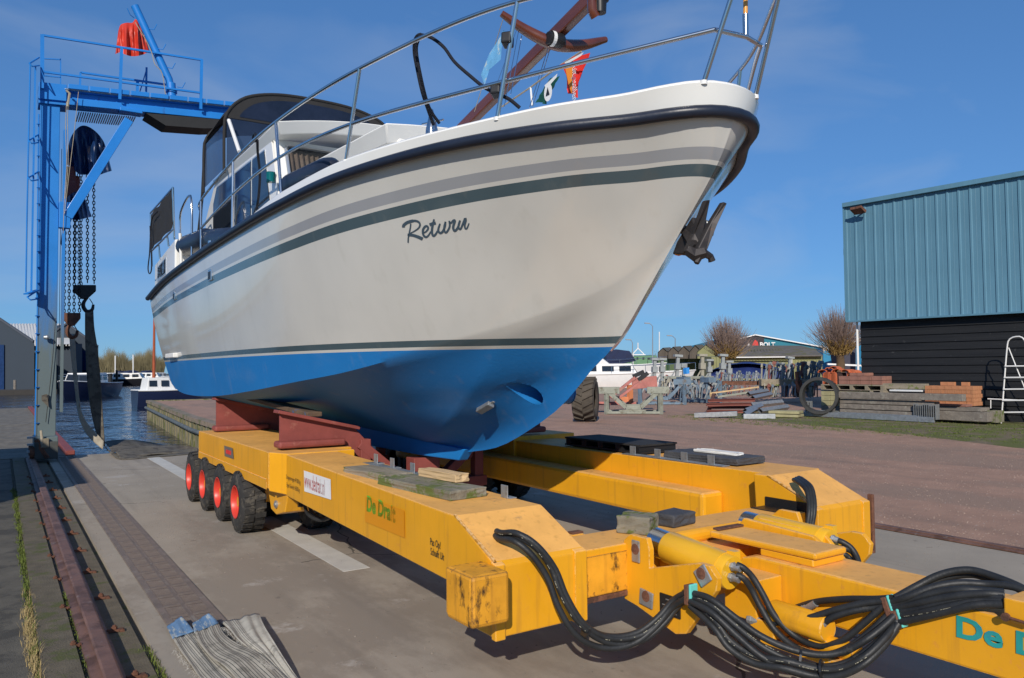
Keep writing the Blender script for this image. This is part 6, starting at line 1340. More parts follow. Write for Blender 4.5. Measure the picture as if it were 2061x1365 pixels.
for k,(x0,y0,x1,y1,h) in enumerate(((1500,826,1568,806,.1),(1512,818,1575,812,.18),(1506,808,1545,800,.45),(1520,800,1560,808,.42),(1498,833,1540,812,.08),(1530,826,1585,818,.1),(1515,812,1570,800,.35))):
    p=sv(x0,y0+8,Z=0); q=sv(x1,y1+12,Z=0); L=min(2.4,(q-p).length); d=(q-p).normalized(); p=p+V((0,0,h)); q=p+d*L+V((0,0,.08)); 
    b=MB(); b.tube([p,q],.10,4,False); b.tube([p,q],.085,4,False); b.go('hollow_section',M['zinc'],hs,recalc=False)
# ---- boat trestles
def trestle(label,pL,pR,h,mt,dep=.9,group=None):
    s=root('boat_trestle',label,'boat trestle'); a=V(pL);c=V(pR); d=(c-a); L=d.length; d.normalize(); nn=V((-d.y,d.x,0))
    z=V((0,0,1))
    def bb(name,p,q,w=.12,hh=.12): b=MB(); b.bar(p,q,w,hh); return b.go(name,mt,s,bev=.005)
    for off in (0,dep):
        o=nn*off
        bb('leg',a+o+z*0,a+o+z*(h-.05)); bb('leg',c+o,c+o+z*(h-.05)); bb('ground_beam',a+o+z*.06,c+o+z*.06,.12,.08)
        m1=a+o+d*(L*.36)+z*(h*.28); m2=a+o+d*(L*.64)+z*(h*.28); bb('v_brace',a+o+d*.08+z*(h*.92),m1,.11,.13); bb('v_brace',c+o-d*.08+z*(h*.92),m2,.11,.13); bb('saddle_bar',m1,m2,.11,.14)
    for e,sg in ((a,1),(c,-1)):
        bb('side_brace',e+z*.1,e+nn*dep+z*(h-.1),.08,.08)
        p=e-d*sg*.28+nn*dep*.1+z*h; bb('end_pad',p,p+d*sg*.72,.34,.22)
    return s
GT=mat('grey_green_stand_paint',(.26,.27,.22),.75,var=.25,vs=4,patch=(.15,.14,.10),pt=.55,ps=5); BT=mat('faded_blue_stand_paint',(.13,.19,.25),.7,var=.3,vs=4,patch=(.13,.11,.09),pt=.55,ps=4); PT=mat('faded_red_stand_paint',(.42,.15,.125),.7,var=.25,vs=4,patch=(.35,.2,.15),pt=.55,ps=4); OT=mat('orange_stand_paint',(.55,.19,.08),.7,var=.2)
trestle('grey V shaped steel boat trestle standing nearest the red gravel',sv(1221,834,Z=0),sv(1330,834,Z=0),.80,GT)
trestle('faded blue V shaped boat trestle right behind the grey one',sv(1288,815,Z=0),sv(1378,815,Z=0),.95,BT)
trestle('second faded blue boat trestle beside the red beams',sv(1372,808,Z=0),sv(1425,812,Z=0),1.0,BT,.6)
tr=root('trailer_frame','faded red launching trailer frame with black rollers behind the grey trestle','trailer frame')
def tb2(name,p,q,w,h,mt): b=MB(); b.bar(p,q,w,h); return b.go(name,mt,tr,bev=.005)
D1=27.5
tb2('side_beam',at(1228,800,D1),at(1278,760,D1),.16,.10,PT); tb2('side_beam',at(1238,806,D1-1),at(1290,768,D1-1),.14,.08,PT); tb2('ground_frame',at(1205,812,D1),at(1280,812,D1),.14,.12,PT); tb2('panel',at(1272,772,D1),at(1322,768,D1),.1,.40,PT)
tb2('upright',at(1268,815,D1),at(1268,775,D1),.16,.16,OT); tb2('cross_frame',at(1238,803,D1),at(1268,805,D1),.1,.2,OT)
tb2('roller',at(1274,758,D1),at(1296,748,D1),.14,.14,M['black']); tb2('roller',at(1284,765,D1),at(1304,751,D1),.14,.14,M['black'])
# ---- boat props: individual stands in the racks
pm=[mat('prop_paint',(c),.75,var=.3,vs=5,patch=(.14,.09,.07),pt=.6,ps=8) for c in ((.27,.29,.29),(.15,.19,.23),(.22,.08,.06),(.30,.28,.22),(.16,.18,.18))]
cols=('grey','faded blue','rusty red','pale beige','dark grey')
def prop_mesh(kind,mt):
    b=MB()
    if kind==0: b.box((-.05,-.05,0),(.05,.05,1.0)); b.box((-.14,-.10,1.0),(.14,.10,1.07)); b.box((-.09,-.09,.62),(.09,.09,.80))
    elif kind==1: b.box((-.045,-.045,0),(.045,.045,.8)); b.bar((0,0,.55),(.35,0,.02),.06,.06); b.box((-.12,-.08,.8),(.12,.08,.95))
    else: b.tube([(0,0,0),(0,0,.72)],.05,6); b.prism([(-.09,-.05,.72),(.13,-.05,.68),(.15,-.05,.86),(-.05,-.05,.93)],(0,.1,0))
    m_=b.mesh(); m_.materials.append(mt); return m_
pms={(k,c):prop_mesh(k,pm[c]) for k in range(3) for c in range(5)}
def prop(p,kind,c,s,rz,tilt,label,group):
    o=bpy.data.objects.new('boat_prop',pms[(kind,c)]); C.objects.link(o); o.location=p; o.scale=(s*.9,s*.9,s); o.rotation_euler=(tilt[0],tilt[1],rz); top(o,label,'boat prop',group)
def G0(x,y,z=0): return sv(x,y,Z=z)
for i,(x,yb,yt,c,k,lab) in enumerate(((1316,790,722,0,0,'leftmost tall grey prop with square head beside the white motor boat'),(1333,788,722,0,0,'tall grey prop second from the left near the motor boat'),(1361,785,715,0,0,'tall grey prop with T head in front of the saw tooth sheds'),(1375,785,726,0,1,'shorter grey braced prop right of the T headed prop'),(1413,785,714,3,0,'pale tall prop in front of the green door'),(1428,785,724,0,0,'tall grey prop just left of the blue tarpaulin'),(1453,785,714,0,0,'tall grey braced prop at the foot of the left willow'),(1469,788,727,0,0,'tall grey prop in front of the blue tarpaulin'),(1575,780,727,0,2,'dark crooked prop at the left end of the right hand rack'),(1587,780,719,0,0,'pale tall prop leaning right in the right hand rack'),(1619,782,722,3,1,'beige timber ended prop in the right hand rack'),(1628,782,722,3,1,'second beige timber ended prop in the right hand rack'),(1640,782,730,4,0,'dark grey prop near the clay tiles'))):
    D=37; p=at(x,yb,D); h=(yb-yt)*D/FPX; prop(p,k,c,h/1.05,R(-25),(0,random.uniform(-.05,.08)),lab,'tall boat props'); 
    if k==0: b=MB(); b.bar(p+V((0,0,h*.6)),p+V((-.45,.35,.0)),.06,.06); bo=b.go('side_strut',pm[c]); top(bo,'strut of the '+lab,'strut',group='loose struts')
i=0
for row,(x0,x1,yb,n,h,D) in enumerate(((1335,1432,784,30,.62,36),(1340,1440,801,22,.62,33),(1440,1530,770,34,.50,36),(1442,1532,795,28,.45,34),(1532,1650,767,34,.82,34),(1534,1648,798,26,.58,33),(1300,1345,792,14,.7,33))):
    for k in range(n):
        x=x0+(x1-x0)*(k+random.uniform(-.3,.3))/n; c=random.choice((0,0,1,1,3,4,2)) if row not in (3,) else random.choice((1,2,4,4)); kind=random.choice((1,2,2)); 
        p=at(x,yb+random.uniform(-2,2),D+random.uniform(-.5,.5)); where='left rack' if x<1440 else ('middle rack' if x<1532 else 'right rack below the clay tiles')
        rn=('back row of the left rack','front row of the left rack','back row of the middle rack','front row of the middle rack','back row of the right rack','front row of the right rack','low group beside the grey trestle')[row]; od=str(k+1)+('th' if k+1 in (11,12,13) else {1:'st',2:'nd',3:'rd'}.get((k+1)%10,'th'))
        prop(p,kind,c,h*random.uniform(.8,1.15),random.uniform(-1,1),(random.uniform(-.15,.15),random.uniform(.05,.45)),f'{cols[c]} boat prop, {od} from left, {rn}'.replace('of the','of'),f'boat props in the {rn}')
for (x0,x1,y,D,mt,lab,h) in ((1442,1532,771,35.2,M['rust'],'rusty steel rail carrying the middle rack of props',.18),(1530,1652,770,33.4,M['wood_old'],'heavy mossy timber rail carrying the right rack of props',.28),(1335,1435,760,36,GT,'grey rail behind the left rack of props',.12)):
    b=MB(); b.bar(at(x0,y,D),at(x1,y,D),.35,h); o=b.go('rack_rail',mt,bev=.01); top(o,lab,'rack rail')
for k,x in enumerate((1536,1556,1580,1604,1630)):
    b=MB(); b.bar(at(x,772,33.5),at(x,799,33.5),.25,.2); o=b.go('rack_post',(BT,M['wood_old'],BT,M['rust'],M['wood_old'])[k]); top(o,('faded blue','mossy timber','second faded blue','rusty','rightmost mossy timber')[k]+' post holding the right rack rail','rack post')
b=MB(); b.bar(at(1428,792,32.5),at(1527,779,32.5),.08,.06); b.bar(at(1430,793,32.4),at(1431,800,32.4),.06,.06); o=b.go('long_batten',M['wood_new'],bev=.003); top(o,'long pale batten leaning low across the middle rack','batten')
b=MB(); b.bar(at(1444,799,32.2),at(1526,787,32.2),.08,.08); o=b.go('long_batten',GT,bev=.003); top(o,'grey batten just below the long pale batten','batten')
b=MB(); b.bar(at(1606,765,31.5),at(1612,790,31.5),.25,.18); b.bar(at(1606,765,31.5),at(1604,748,31.5),.15,.12); o=b.go('rusty_post',M['rust'],bev=.01); top(o,'rusty red post standing in front of the right rack','post')
# blue tarpaulin
b=MB(); rows=[]
for k in range(13):
    t=k/12; x=1425+t*165; yt=[748,741,738,733,731,730,730,731,733,737,741,745,749][k]; rows.append([at(x,yt+2,42),at(x+3,yt-1+.8*math.sin(k*2),43),at(x,754+1.5*math.sin(k*1.7),41.6),at(x,762,41.5)][:4])
b.grid(rows); o=b.go('tarpaulin',mat('blue_tarpaulin',(.015,.03,.13),.6,var=.3,vs=2,bump=.3,bs=3),smooth=True); top(o,'dark blue tarpaulin tent stretched over the racks of boat props','tarpaulin')
o=bpy.data.objects.new('lifebuoy_bag',MB().prism([at(1381,742,35),at(1387,740,35),at(1388,752,35),at(1382,753,35)],(0,.2,0)).mesh()); C.objects.link(o); o.data.materials.append(mat('bright_blue_bag',(.03,.25,.65),.5)); top(o,'small bright blue bag hanging on a prop in the left rack','bag')

# ---- pollard willows
def willow(label,px,yb,ytr,ytop,half,D,seed,n=420):
    rnd=random.Random(seed); k=D/FPX; base=at(px,yb,D); head=at(px,ytr,D); H_=(ytr-ytop)*k; Wd=half*k
    t=root('pollard_willow',label,'tree',base); bb=MB(); L=[V((0,0,-.5)),V((0,0,0)),(head-base)*.5+V((.1,0,0)),head-base,(head-base)+V((0,0,.25))]
    bb.tube(crv(L,14),.3,10,True,[.42*k*26*(1-.03*i)*(1+.25*(i>10)) for i in range(14)]); bb.go('trunk',mat('willow_bark_%d'%seed,(.10,.065,.035),.95,var=.4,vs=5,bump=.8,bs=14),t,smooth=True)
    b1=MB(); b2=MB()
    for i in range(n):
        a=rnd.uniform(0,6.283); el=rnd.betavariate(1.5,1.35)*1.5; r=rnd.uniform(.75,1.05)
        d=V((math.cos(a)*math.cos(el),math.sin(a)*math.cos(el),math.sin(el))); o=(head-base)+V((rnd.gauss(0,.28),rnd.gauss(0,.28),rnd.uniform(-.15,.25)))*(k*26)
        tip=o+V((d.x*Wd*r,d.y*Wd*r,(d.z*.8+.22)*H_*r)); mid=o.lerp(tip,.45)+V((0,0,-.04*H_)) +V((rnd.gauss(0,.04),rnd.gauss(0,.04),0))*Wd; w=.022*k*26
        for (p,q,w0,w1,bm_) in ((o,mid,w,w*.7,b2),(mid,tip,w*.7,w*.2,b1)):
            dd=(q-p).normalized(); s=dd.cross(V((.83,.55,0)) if True else V((0,1,0))); s=s.normalized() if s.length>.01 else V((1,0,0)); s2=dd.cross(s)
            bm_.add([p+s*w0,p-s*w0,q-s*w1,q+s*w1],[(0,1,2,3)]); 
        for j in range(2):
            p=mid.lerp(tip,rnd.random()*.6); q=p+(tip-mid)*.4+V((rnd.gauss(0,.12),rnd.gauss(0,.12),rnd.gauss(0,.1)))*Wd; s=(q-p).normalized().cross(V((.83,.55,0))).normalized()
            b1.add([p+s*w*.4,p-s*w*.4,q],[(0,1,2)])
    o=b2.go('crown_base',mat('willow_lower_%d'%seed,(.20,.125,.035),.85,var=.4,vs=3),t,recalc=False); o['kind']='stuff'
    o=b1.go('crown',mat('willow_twigs_%d'%seed,(.17,.12,.10),.85,var=.35,vs=3),t,recalc=False); o['kind']='stuff'
willow('bare pollard willow left, in front of the long green shed',1463,760,719,640,54,58,3,520)
willow('bare pollard willow right, beside the corner of the blue building',1690,755,712,618,66,46,5,560)
# ---- boat houses, long shed, hall
DW=mat('dark_weathered_boards',(.095,.08,.065),.9,var=.35,vs=2,grain=(3,3,.4)); GW=mat('green_shed_wall',(.085,.13,.06),.8,var=.2,vs=1); YG=mat('yellow_green_shed_wall',(.24,.24,.11),.8,var=.12,vs=1); RF=mat('mossy_asbestos_roof',(.13,.115,.10),.95,var=.35,vs=1.5,patch=(.12,.11,.05),pt=.5,ps=1)
sw=root('boat_house_row','row of dark saw tooth gabled boat houses with green doors below','boat houses')
D=90
for k,(x0,x1,ya_) in enumerate(((1325,1345,701),(1345,1366,699),(1366,1388,697.5),(1388,1412,695.5),(1404,1440,694))):
    xm=(x0+x1)/2; P=[at(x0,722,D-k),at(x1,722,D-k),at(x1,708-k*.3,D-k),at(xm-1,ya_,D-k),at(x0,709-k*.3,D-k)]
    b=MB(); b.prism(P,fw*.3); b.go('gable',DW if k<4 else YG,sw)
    b=MB(); b.add([at(x0-1,709.5-k*.3,D-k-.2),at(xm-1,ya_-1,D-k-.2),at(xm+14,ya_-2,D-k+8),at(x0+14,707,D-k+8)],[(0,1,2,3)]); b.add([at(x1+1,709-k*.3,D-k-.2),at(xm-1,ya_-1,D-k-.2),at(xm+14,ya_-2,D-k+8),at(x1+14,706,D-k+8)],[(0,3,2,1)]); b.go('roof',RF,sw)
b=MB(); b.prism([at(1325,722,D),at(1440,722,D),at(1440,760,D),at(1325,760,D)],fw*2); b.go('green_wall',GW,sw)
for x in (1342,1378,1404,1418): b=MB(); b.prism([at(x,724,D-.1),at(x+4,724,D-.1),at(x+4,760,D-.1),at(x,760,D-.1)],fw*.05); b.go('door_post',mat('dark_green_post',(.02,.06,.03),.7) if x==1342 else bpy.data.materials['dark_green_post'],sw)
ls=root('long_shed','long pale green shed with mossy corrugated grey roof','shed'); D=80
b=MB(); b.prism([at(1432,719,D),at(1655,716,D),at(1655,765,D),at(1432,765,D)],fw*3); b.go('wall',YG,ls)
b=MB(); b.prism([at(1470,719,D-.6),at(1656,717,D-.6),at(1640,704,D+4),at(1612,697.5,D+9),at(1455,697,D+9),at(1440,706,D+4)],V((0,0,.1))); b.go('roof',RF,ls)
for k in range(26): 
    x=1474+k*7.1; b=MB(); b.bar(at(x,717.8,D-.5),at(x*.86+1532*.14-6,703.5,D+4),.10,.06); b.go('roof_rib',RF,ls)
for k in range(36): x=1436+k*6.1; b=MB(); b.bar(at(x,720.5,D-.04),at(x,760,D-.04),.05,.05); b.go('wall_rib',YG,ls)
b=MB(); b.bar(at(1480,719.5,D-.8),at(1590,718.5,D-.8),.14,.1); b.go('gutter',M['whitepaint'],ls); b=MB(); b.bar(at(1593,719,D-.3),at(1593,760,D-.3),.12,.12); b.go('downpipe',M['whitepaint'],ls)
for x in (1408,1430): b=MB(); b.prism([at(x,726,D-.2),at(x+7,726,D-.2),at(x+7,734,D-.2),at(x,734,D-.2)],fw*.1); b.go('window',M['glass'],ls)
hl=root('sales_hall','big teal gabled hall with dark central band and white lettering','hall'); D=190
TE=mat('teal_hall_wall',(.02,.17,.23),.6,var=.1); DK=mat('dark_hall_band',(.035,.03,.035),.6); BLH=mat('blue_hall_side',(.03,.22,.38),.6,var=.1)
b=MB(); b.prism([at(1420,700,D),at(1520,674.5,D),at(1690,705,D),at(1690,760,D),at(1420,760,D)],fw*20); b.go('gable_wall',TE,hl)
b=MB(); b.prism([at(1490,682.5,D-.3),at(1520,675.2,D-.3),at(1538,678.5,D-.3),at(1538,720,D-.3),at(1490,720,D-.3)],fw*.1); b.go('dark_band',DK,hl)
b=MB(); b.prism([at(1440,695.5,D-.3),at(1486,683.5,D-.3),at(1478,720,D-.3),at(1440,720,D-.3)],fw*.1); b.go('dark_band',DK,hl)
b=MB(); b.bar(at(1418,700.4,D-.5),at(1520,674,D-.5),.4,.25); b.go('roof_trim',M['whitepaint'],hl); b=MB(); b.bar(at(1520,674,D-.5),at(1692,705,D-.5),.4,.25); b.go('roof_trim',M['whitepaint'],hl)
b=MB(); b.prism([at(1516,690,D-.6),at(1520,684,D-.6),at(1525,688,D-.6),at(1527,698,D-.6),at(1512,700,D-.6)],fw*.1); b.go('red_emblem',mat('hall_red',(.6,.05,.04),.6),hl); b=MB(); b.prism([at(1504,694,D-.7),at(1508,690,D-.7),at(1509,700,D-.7),at(1504,700,D-.7)],fw*.1); b.go('white_emblem',M['whitepaint'],hl)
text_mesh('hall_lettering','BOLT',M['whitepaint'],at(1529,697.5,D-.8),rt,up,1.45,hl,bold=.03,sx=1.05)
b=MB(); b.prism([at(1657,702,95),at(1700,706,95),at(1700,760,95),at(1657,760,95)],fw*5); b.go('blue_annex',BLH,hl); b=MB(); b.prism([at(1690,695,88),at(1733,683,88),at(1733,760,88),at(1700,760,88)],fw*3); b.go('dark_annex',mat('dark_annex_wall',(.05,.05,.07),.8),hl); b=MB(); b.bar(at(1655,705,87),at(1735,682,87),.5,.3); b.go('annex_trim',M['whitepaint'],hl); b=MB(); b.bar(at(1728,690,86),at(1728,760,86),.4,.4); b.go('blue_strip',BLH,hl)
b=MB(); b.bar(at(1665,733,70),at(1735,736,70),.2,.15); b.go('fence_rail',M['whitepaint'],None); o=C.objects[-1]; top(o,'thin white rail behind the clay tiles under the right willow','rail')
gb=root('green_building','low pale green building behind the white motor boat','building'); D=150
b=MB(); b.prism([at(1236,719,D),at(1322,716,D),at(1322,752,D),at(1236,752,D)],fw*6); b.go('wall',mat('pale_green_wall',(.12,.24,.13),.8,var=.1),gb)
for x in (1240,1268,1281,1293,1304): b=MB(); b.prism([at(x,719.5,D-.1),at(x+4,719.5,D-.1),at(x+4,723.5,D-.1),at(x,723.5,D-.1)],fw*.05); b.go('window',M['glass'],gb)
lf=root('yard_hoist','white triangular lifting frame above the low green building','lifting frame'); D=120
for p,q in (((1273,713),(1284,701)),((1284,701),(1296,713)),((1271,714),(1299,714)),((1274,714),(1274,745)),((1284,701),(1284,690))): b=MB(); b.bar(at(*p,D),at(*q,D),.12,.12); b.go('frame_bar',M['whitepaint'],lf)
# street lamps
def lamp(label,px,yb,yt,xa,D):
    t=root('street_lamp',label,'street lamp',at(px,yb,D)); o0=at(px,yb,D); a=at(px,yt,D)-o0; e=at(xa+6,yt-6,D)-o0; k=D/FPX
    b=MB(); b.tube([V((0,0,-1)),a*.5,a,(a+e)/2+V((0,0,1.5*k)),e],.1,6,True,[1.4*k,1.1*k,.8*k,.7*k,.6*k]); b.go('pole',M['zinc'],t,smooth=True)
    b=MB(); b.bar(e+rt*(2*k),e-rt*(9*k)+V((0,0,.5*k)),3*k,2.2*k); b.go('lamp_head',mat('lamp_grey',(.25,.26,.27),.6) if 'lamp_grey' not in bpy.data.materials else bpy.data.materials['lamp_grey'],t,bev=.3*k)
lamp('tall street lamp nearest, pole in front of the left end of the boat houses',1313.5,745,657,1300,75); lamp('street lamp left, above the white motor boat',1273,745,690,1262,120); lamp('street lamp right of the tallest one, over the saw tooth roofs',1359,740,682,1345,110)
b=MB(); b.cyl(at(1327,745,95),at(1327,668,95),.06,6); o=b.go('flag_pole',M['whitepaint'],smooth=True); top(o,'thin white pole between the street lamps','pole')
# distant bare trees
def twigs(name,label,x0,x1,yb,fy,D,n,col,spread=6,seed=1,dd=8):
    rnd=random.Random(seed); b=MB()
    for i in range(n):
        x=rnd.uniform(x0,x1); h=fy(x)*rnd.uniform(.55,1.05); DD=D+rnd.uniform(0,dd); p=at(x,yb,DD); q=at(x+rnd.gauss(0,spread),yb-h,DD); m=p.lerp(q,.5)+V((rnd.gauss(0,.15),0,0)); w=DD/FPX*rnd.uniform(.12,.40)
        s=rt*w; b.add([p-s,p+s,m+s*.8,m-s*.8,q],[(0,1,2,3),(3,2,4)])
        for j in range(3): r=m.lerp(q,rnd.random()); e=r+(q-m)*.35+rt*rnd.gauss(0,spread*.5)*DD/FPX; b.add([r-s*.4,r+s*.4,e],[(0,1,2)])
    o=b.go(name,mat(name+'_twigs',col,.9,var=.35,vs=.2),recalc=False); top(o,label,'trees',kind='stuff')
twigs('distant_trees','belt of bare brown trees beyond the marina on the left',150,330,752,lambda x:38+7*math.sin(x*.09)+5*math.sin(x*.23+1),236,6500,(.15,.125,.065),4,2,14)
twigs('distant_trees','small bare trees on the horizon left of the green building',1195,1330,745,lambda x:28+10*math.sin(x*.12),260,700,(.14,.12,.12),3,4)

# ---- boats afloat and ashore
def boat_(label,cat,loc,rz,L,B,hullc,H1=1.1,cab=((.30,.78,1.0,.62),),fly=None,mast=None,name='motor_boat',waterline=None,canvas=None,group=None):
    t=root(name,label,cat,loc,rz,group); hm='hull_'+hullc; cc={'white':(.74,.74,.72),'navy':(.012,.018,.05),'black':(.015,.015,.018),'cream':(.6,.56,.45)}[hullc]
    mm=bpy.data.materials.get(hm) or mat(hm,cc,.3,coat=.4,var=.05)
    b=MB(); rows=[]
    for i in range(15):
        u=i/14; x=L*(u-.5); w=B/2*(1-max(0,(u-.45)/.55)**2.4)*(.86+.14*min(1,u*5)); sh=H1*(1+.28*u*u+.06*(1-u)**2); rake=L*.06*max(0,u-.6)/.4
        rows.append([V((x-rake,0,-.3)),V((x-rake*.8,-w*.72,-.15)),V((x,-w*.95,sh*.45)),V((x+rake*.6,-w*1.02-.001,sh))]); 
    b.grid(rows); b.grid([[V((p.x,-p.y,p.z)) for p in r] for r in rows]); b.add(rows[0]+[V((p.x,-p.y,p.z)) for p in reversed(rows[0])],[tuple(range(8))])
    b.go('hull',mm,t,smooth=True)
    b=MB(); b.grid([[r[3],V((r[3].x,-r[3].y,r[3].z))] for r in rows]); b.go('deck',M['whitepaint'],t)
    b=MB(); 
    for s in (1,-1): b.tube([V((r[3].x,r[3].y*s*1.01,r[3].z)) for r in rows],.05,6)
    b.go('sheer_stripe',M['whitepaint'],t)
    for ci,(a,c,h,wf) in enumerate(cab):
        x0=L*(a-.5);x1=L*(c-.5); z0=H1*.9; z1=z0+h; hw=B/2*wf; b=MB(); b.add([(x0,-hw,z0),(x1,-hw*.9,z0),(x1-.55*h,-hw*.82,z1),(x0+.15*h,-hw*.9,z1),(x0,hw,z0),(x1,hw*.9,z0),(x1-.55*h,hw*.82,z1),(x0+.15*h,hw*.9,z1)],[(0,1,2,3),(7,6,5,4),(3,2,6,7),(1,5,6,2),(0,3,7,4)]); b.go('cabin',M['whitepaint'],t,bev=.04)
        nwin=max(2,int((c-a)*L/1.3))
        for s in (-1,1):
            for k in range(nwin):
                ta=(k+.14)/nwin; tb__=(k+.86)/nwin; xa=x0+(x1-.5*h-x0)*ta+.1; xb=x0+(x1-.5*h-x0)*tb__+.05; yy=hw*.94+.02
                b=MB(); b.add([(xa,s*(yy+.01),z0+h*.42),(xb,s*(yy),z0+h*.42),(xb,s*(yy-.05),z0+h*.82),(xa,s*(yy-.04),z0+h*.82)],[(0,1,2,3)]); b.go('window',M['glass'],t)
        b=MB(); b.add([(x1-.1*h+.02,-hw*.8,z0+h*.3),(x1-.1*h+.02,hw*.8,z0+h*.3),(x1-.48*h+.02,hw*.75,z0+h*.88),(x1-.48*h+.02,-hw*.75,z0+h*.88)],[(0,1,2,3)]); b.go('windscreen',M['glass'],t)
    if canvas:
        a,c,h=canvas; x0=L*(a-.5);x1=L*(c-.5); z0=H1*1.0; P=[(x0,z0),(x0+.1,z0+h*.85),(x0+(x1-x0)*.4,z0+h),(x1-.3,z0+h*.9),(x1+.3,z0+h*.35)]; b=MB(); b.prism([V((x,-B*.38,z)) for x,z in P],(0,B*.76,0)); b.go('canvas_top',bpy.data.materials.get('navy_canvas') or mat('navy_canvas',(.012,.02,.06),.8,var=.3),t,bev=.08)
    b=MB(); 
    for s in (-1,1):
        pts=[V((r[3].x,r[3].y*s*.96,r[3].z+.6)) for r in rows[6:]]; b.tube(pts,.025,4)
        for p in pts[::2]: b.tube([p-V((0,0,.6)),p],.02,4)
    b.go('guard_rail',M['steel'],t)
    if mast:
        xm,hm_,r,mt=mast; b=MB(); b.tube([(L*(xm-.5),0,H1),(L*(xm-.5),0,H1+hm_)],r,8,True,[r,r*.55]); b.go('mast',mt,t,smooth=True)
    return t
Zw=-.9
# moored motor yacht with white mast behind the slings
p=sv(168,797,Z=Zw); boat_('white topped dark hulled cruiser moored behind the slings on the left','motor boat',(7.0,86,Zw),R(-118),9.5,3.6,'navy',1.35,((.30,.72,1.2,.75),),mast=(.42,3.6,.10,M['whitepaint']))
cz=C.objects[-1]
# small tug like sloop with red mast
p=sv(330,820,Z=Zw); boat_('dark blue wooden tug style boat with white wheelhouse and red mast beyond the quay wall','motor boat',(11.15,60.3,Zw),R(6),6.6,2.3,'navy',1.1,((.08,.40,1.05,.78),),mast=(.19,6.0,.12,mat('red_varnish_mast',(.33,.07,.02),.4)))
xs=((212,769,150,'white'),(232,771,160,'white'),(253,770,165,'white'),(262,776,140,'black'),(272,768,175,'white'),(290,770,165,'white'),(305,771,160,'white'),(222,766,195,'white'),(244,765,200,'white'),(281,765,200,'white'),(200,767,185,'white'),(318,769,170,'cream'))
nm=('leftmost white cruiser in the far marina row beside the sling','white cruiser second from the left in the marina','white cruiser in the middle of the marina row','black hulled cruiser lying in front of the white marina boats','white cruiser right of the black hulled one','white cruiser near the red mast','white cruiser just behind the red mast','small white boat in the back row of the marina, left','small white boat in the back row of the marina, centre','small white boat in the back row of the marina, right','white boat partly hidden behind the dark sling','cream boat at the right end of the marina, mostly hidden by the yacht')
for i,(x,yb,D,hc) in enumerate(xs):
    p=sv(x,yb,Z=Zw); random.seed(50+i)
    boat_(nm[i],'motor boat',(p.x,p.y,Zw),R(random.choice((-150,-160,20,35,-20))),random.uniform(8.5,11.5),3.4,hc,1.15,((.25,.72,1.25,.78),),canvas=(.05,.30,1.7) if i%3==1 else None,group='boats in the far marina')
random.seed(11)
# cruisers ashore or moored right of the bow
p=at(1243,776,62); boat_('long white motor cruiser behind the tractor wheel and trestles','motor boat',(p.x,p.y,-.15),R(-28),12.0,3.6,'white',1.15,((.12,.62,1.0,.75),))
p=at(1225,760,74); boat_('white flybridge boat with blue canvas behind the long cruiser','motor boat',(p.x,p.y,.2),R(-30),10.5,3.5,'white',1.4,((.15,.6,1.5,.75),),canvas=(.45,.7,1.7))
p=at(1198,775,80); b=MB(); b.prism([at(1180,775,70),at(1190,722,70),at(1205,715,70),at(1240,742,70),at(1240,775,70)],fw*2); o=b.go('boat_cover',M['whitepaint'],bev=.2); top(o,'white boat tent peeking out right under the yacht bow','boat cover')
# parked car
cp_=at(1300,752,78); cr=root('parked_car','pale silver car parked behind the trestles','car',(cp_.x,cp_.y,.0),R(-30))
b=MB(); b.prism([(-2.1,-.85,.35),(2.1,-.85,.35),(2.15,-.85,.8),(1.2,-.85,.95),(-2.05,-.85,1.0)],(0,1.7,0)); b.go('body',mat('silver_car_paint',(.55,.56,.58),.3,.3,coat=.5),cr,bev=.12)
b=MB(); b.prism([(-1.9,-.75,.98),(1.0,-.75,.95),(.35,-.68,1.5),(-1.3,-.68,1.52)],(0,1.45,0)); b.go('roof',bpy.data.materials['silver_car_paint'],cr,bev=.1)
for (xa,xb) in ((-1.7,-.7),(-.6,.25),(.3,.8)): b=MB(); b.add([(xa,-.765,1.0),(xb,-.765,1.0),(xb-.12,-.74,1.38),(xa+.1,-.74,1.40)],[(0,1,2,3)]); b.go('window',M['glass'],cr)
for x in (-1.35,1.35):
    for y in (-.8,.8): b=MB(); b.cyl((x,y-.1,.32),(x,y+.1,.32),.32,18); b.go('wheel',M['rubber'],cr)
# dolphins and mooring posts
for i,(x,yt,yb,D,lab) in enumerate(((210,750,797,88,'black mooring post with fender beam beside the sling'),(222,752,796,88,'black mooring post right of the first, joined by a low beam'),(235,745,772,140,'black post in front of the marina boats'),(232,716,758,160,'thin white post standing among the marina boats, left'),(268,714,758,160,'thin white post standing among the marina boats, right'))):
    b=MB(); b.cyl(at(x,yb+3,D),at(x,yt,D),.22 if i<3 else .12,8); o=b.go('mooring_post',M['black'] if i<3 else M['whitepaint'],smooth=True); top(o,lab,'mooring post')
b=MB(); b.bar(at(203,783,87.5),at(227,785,87.5),.6,.8); o=b.go('fender_beam',M['black'],bev=.05); top(o,'low black floating beam between the mooring posts','fender beam')
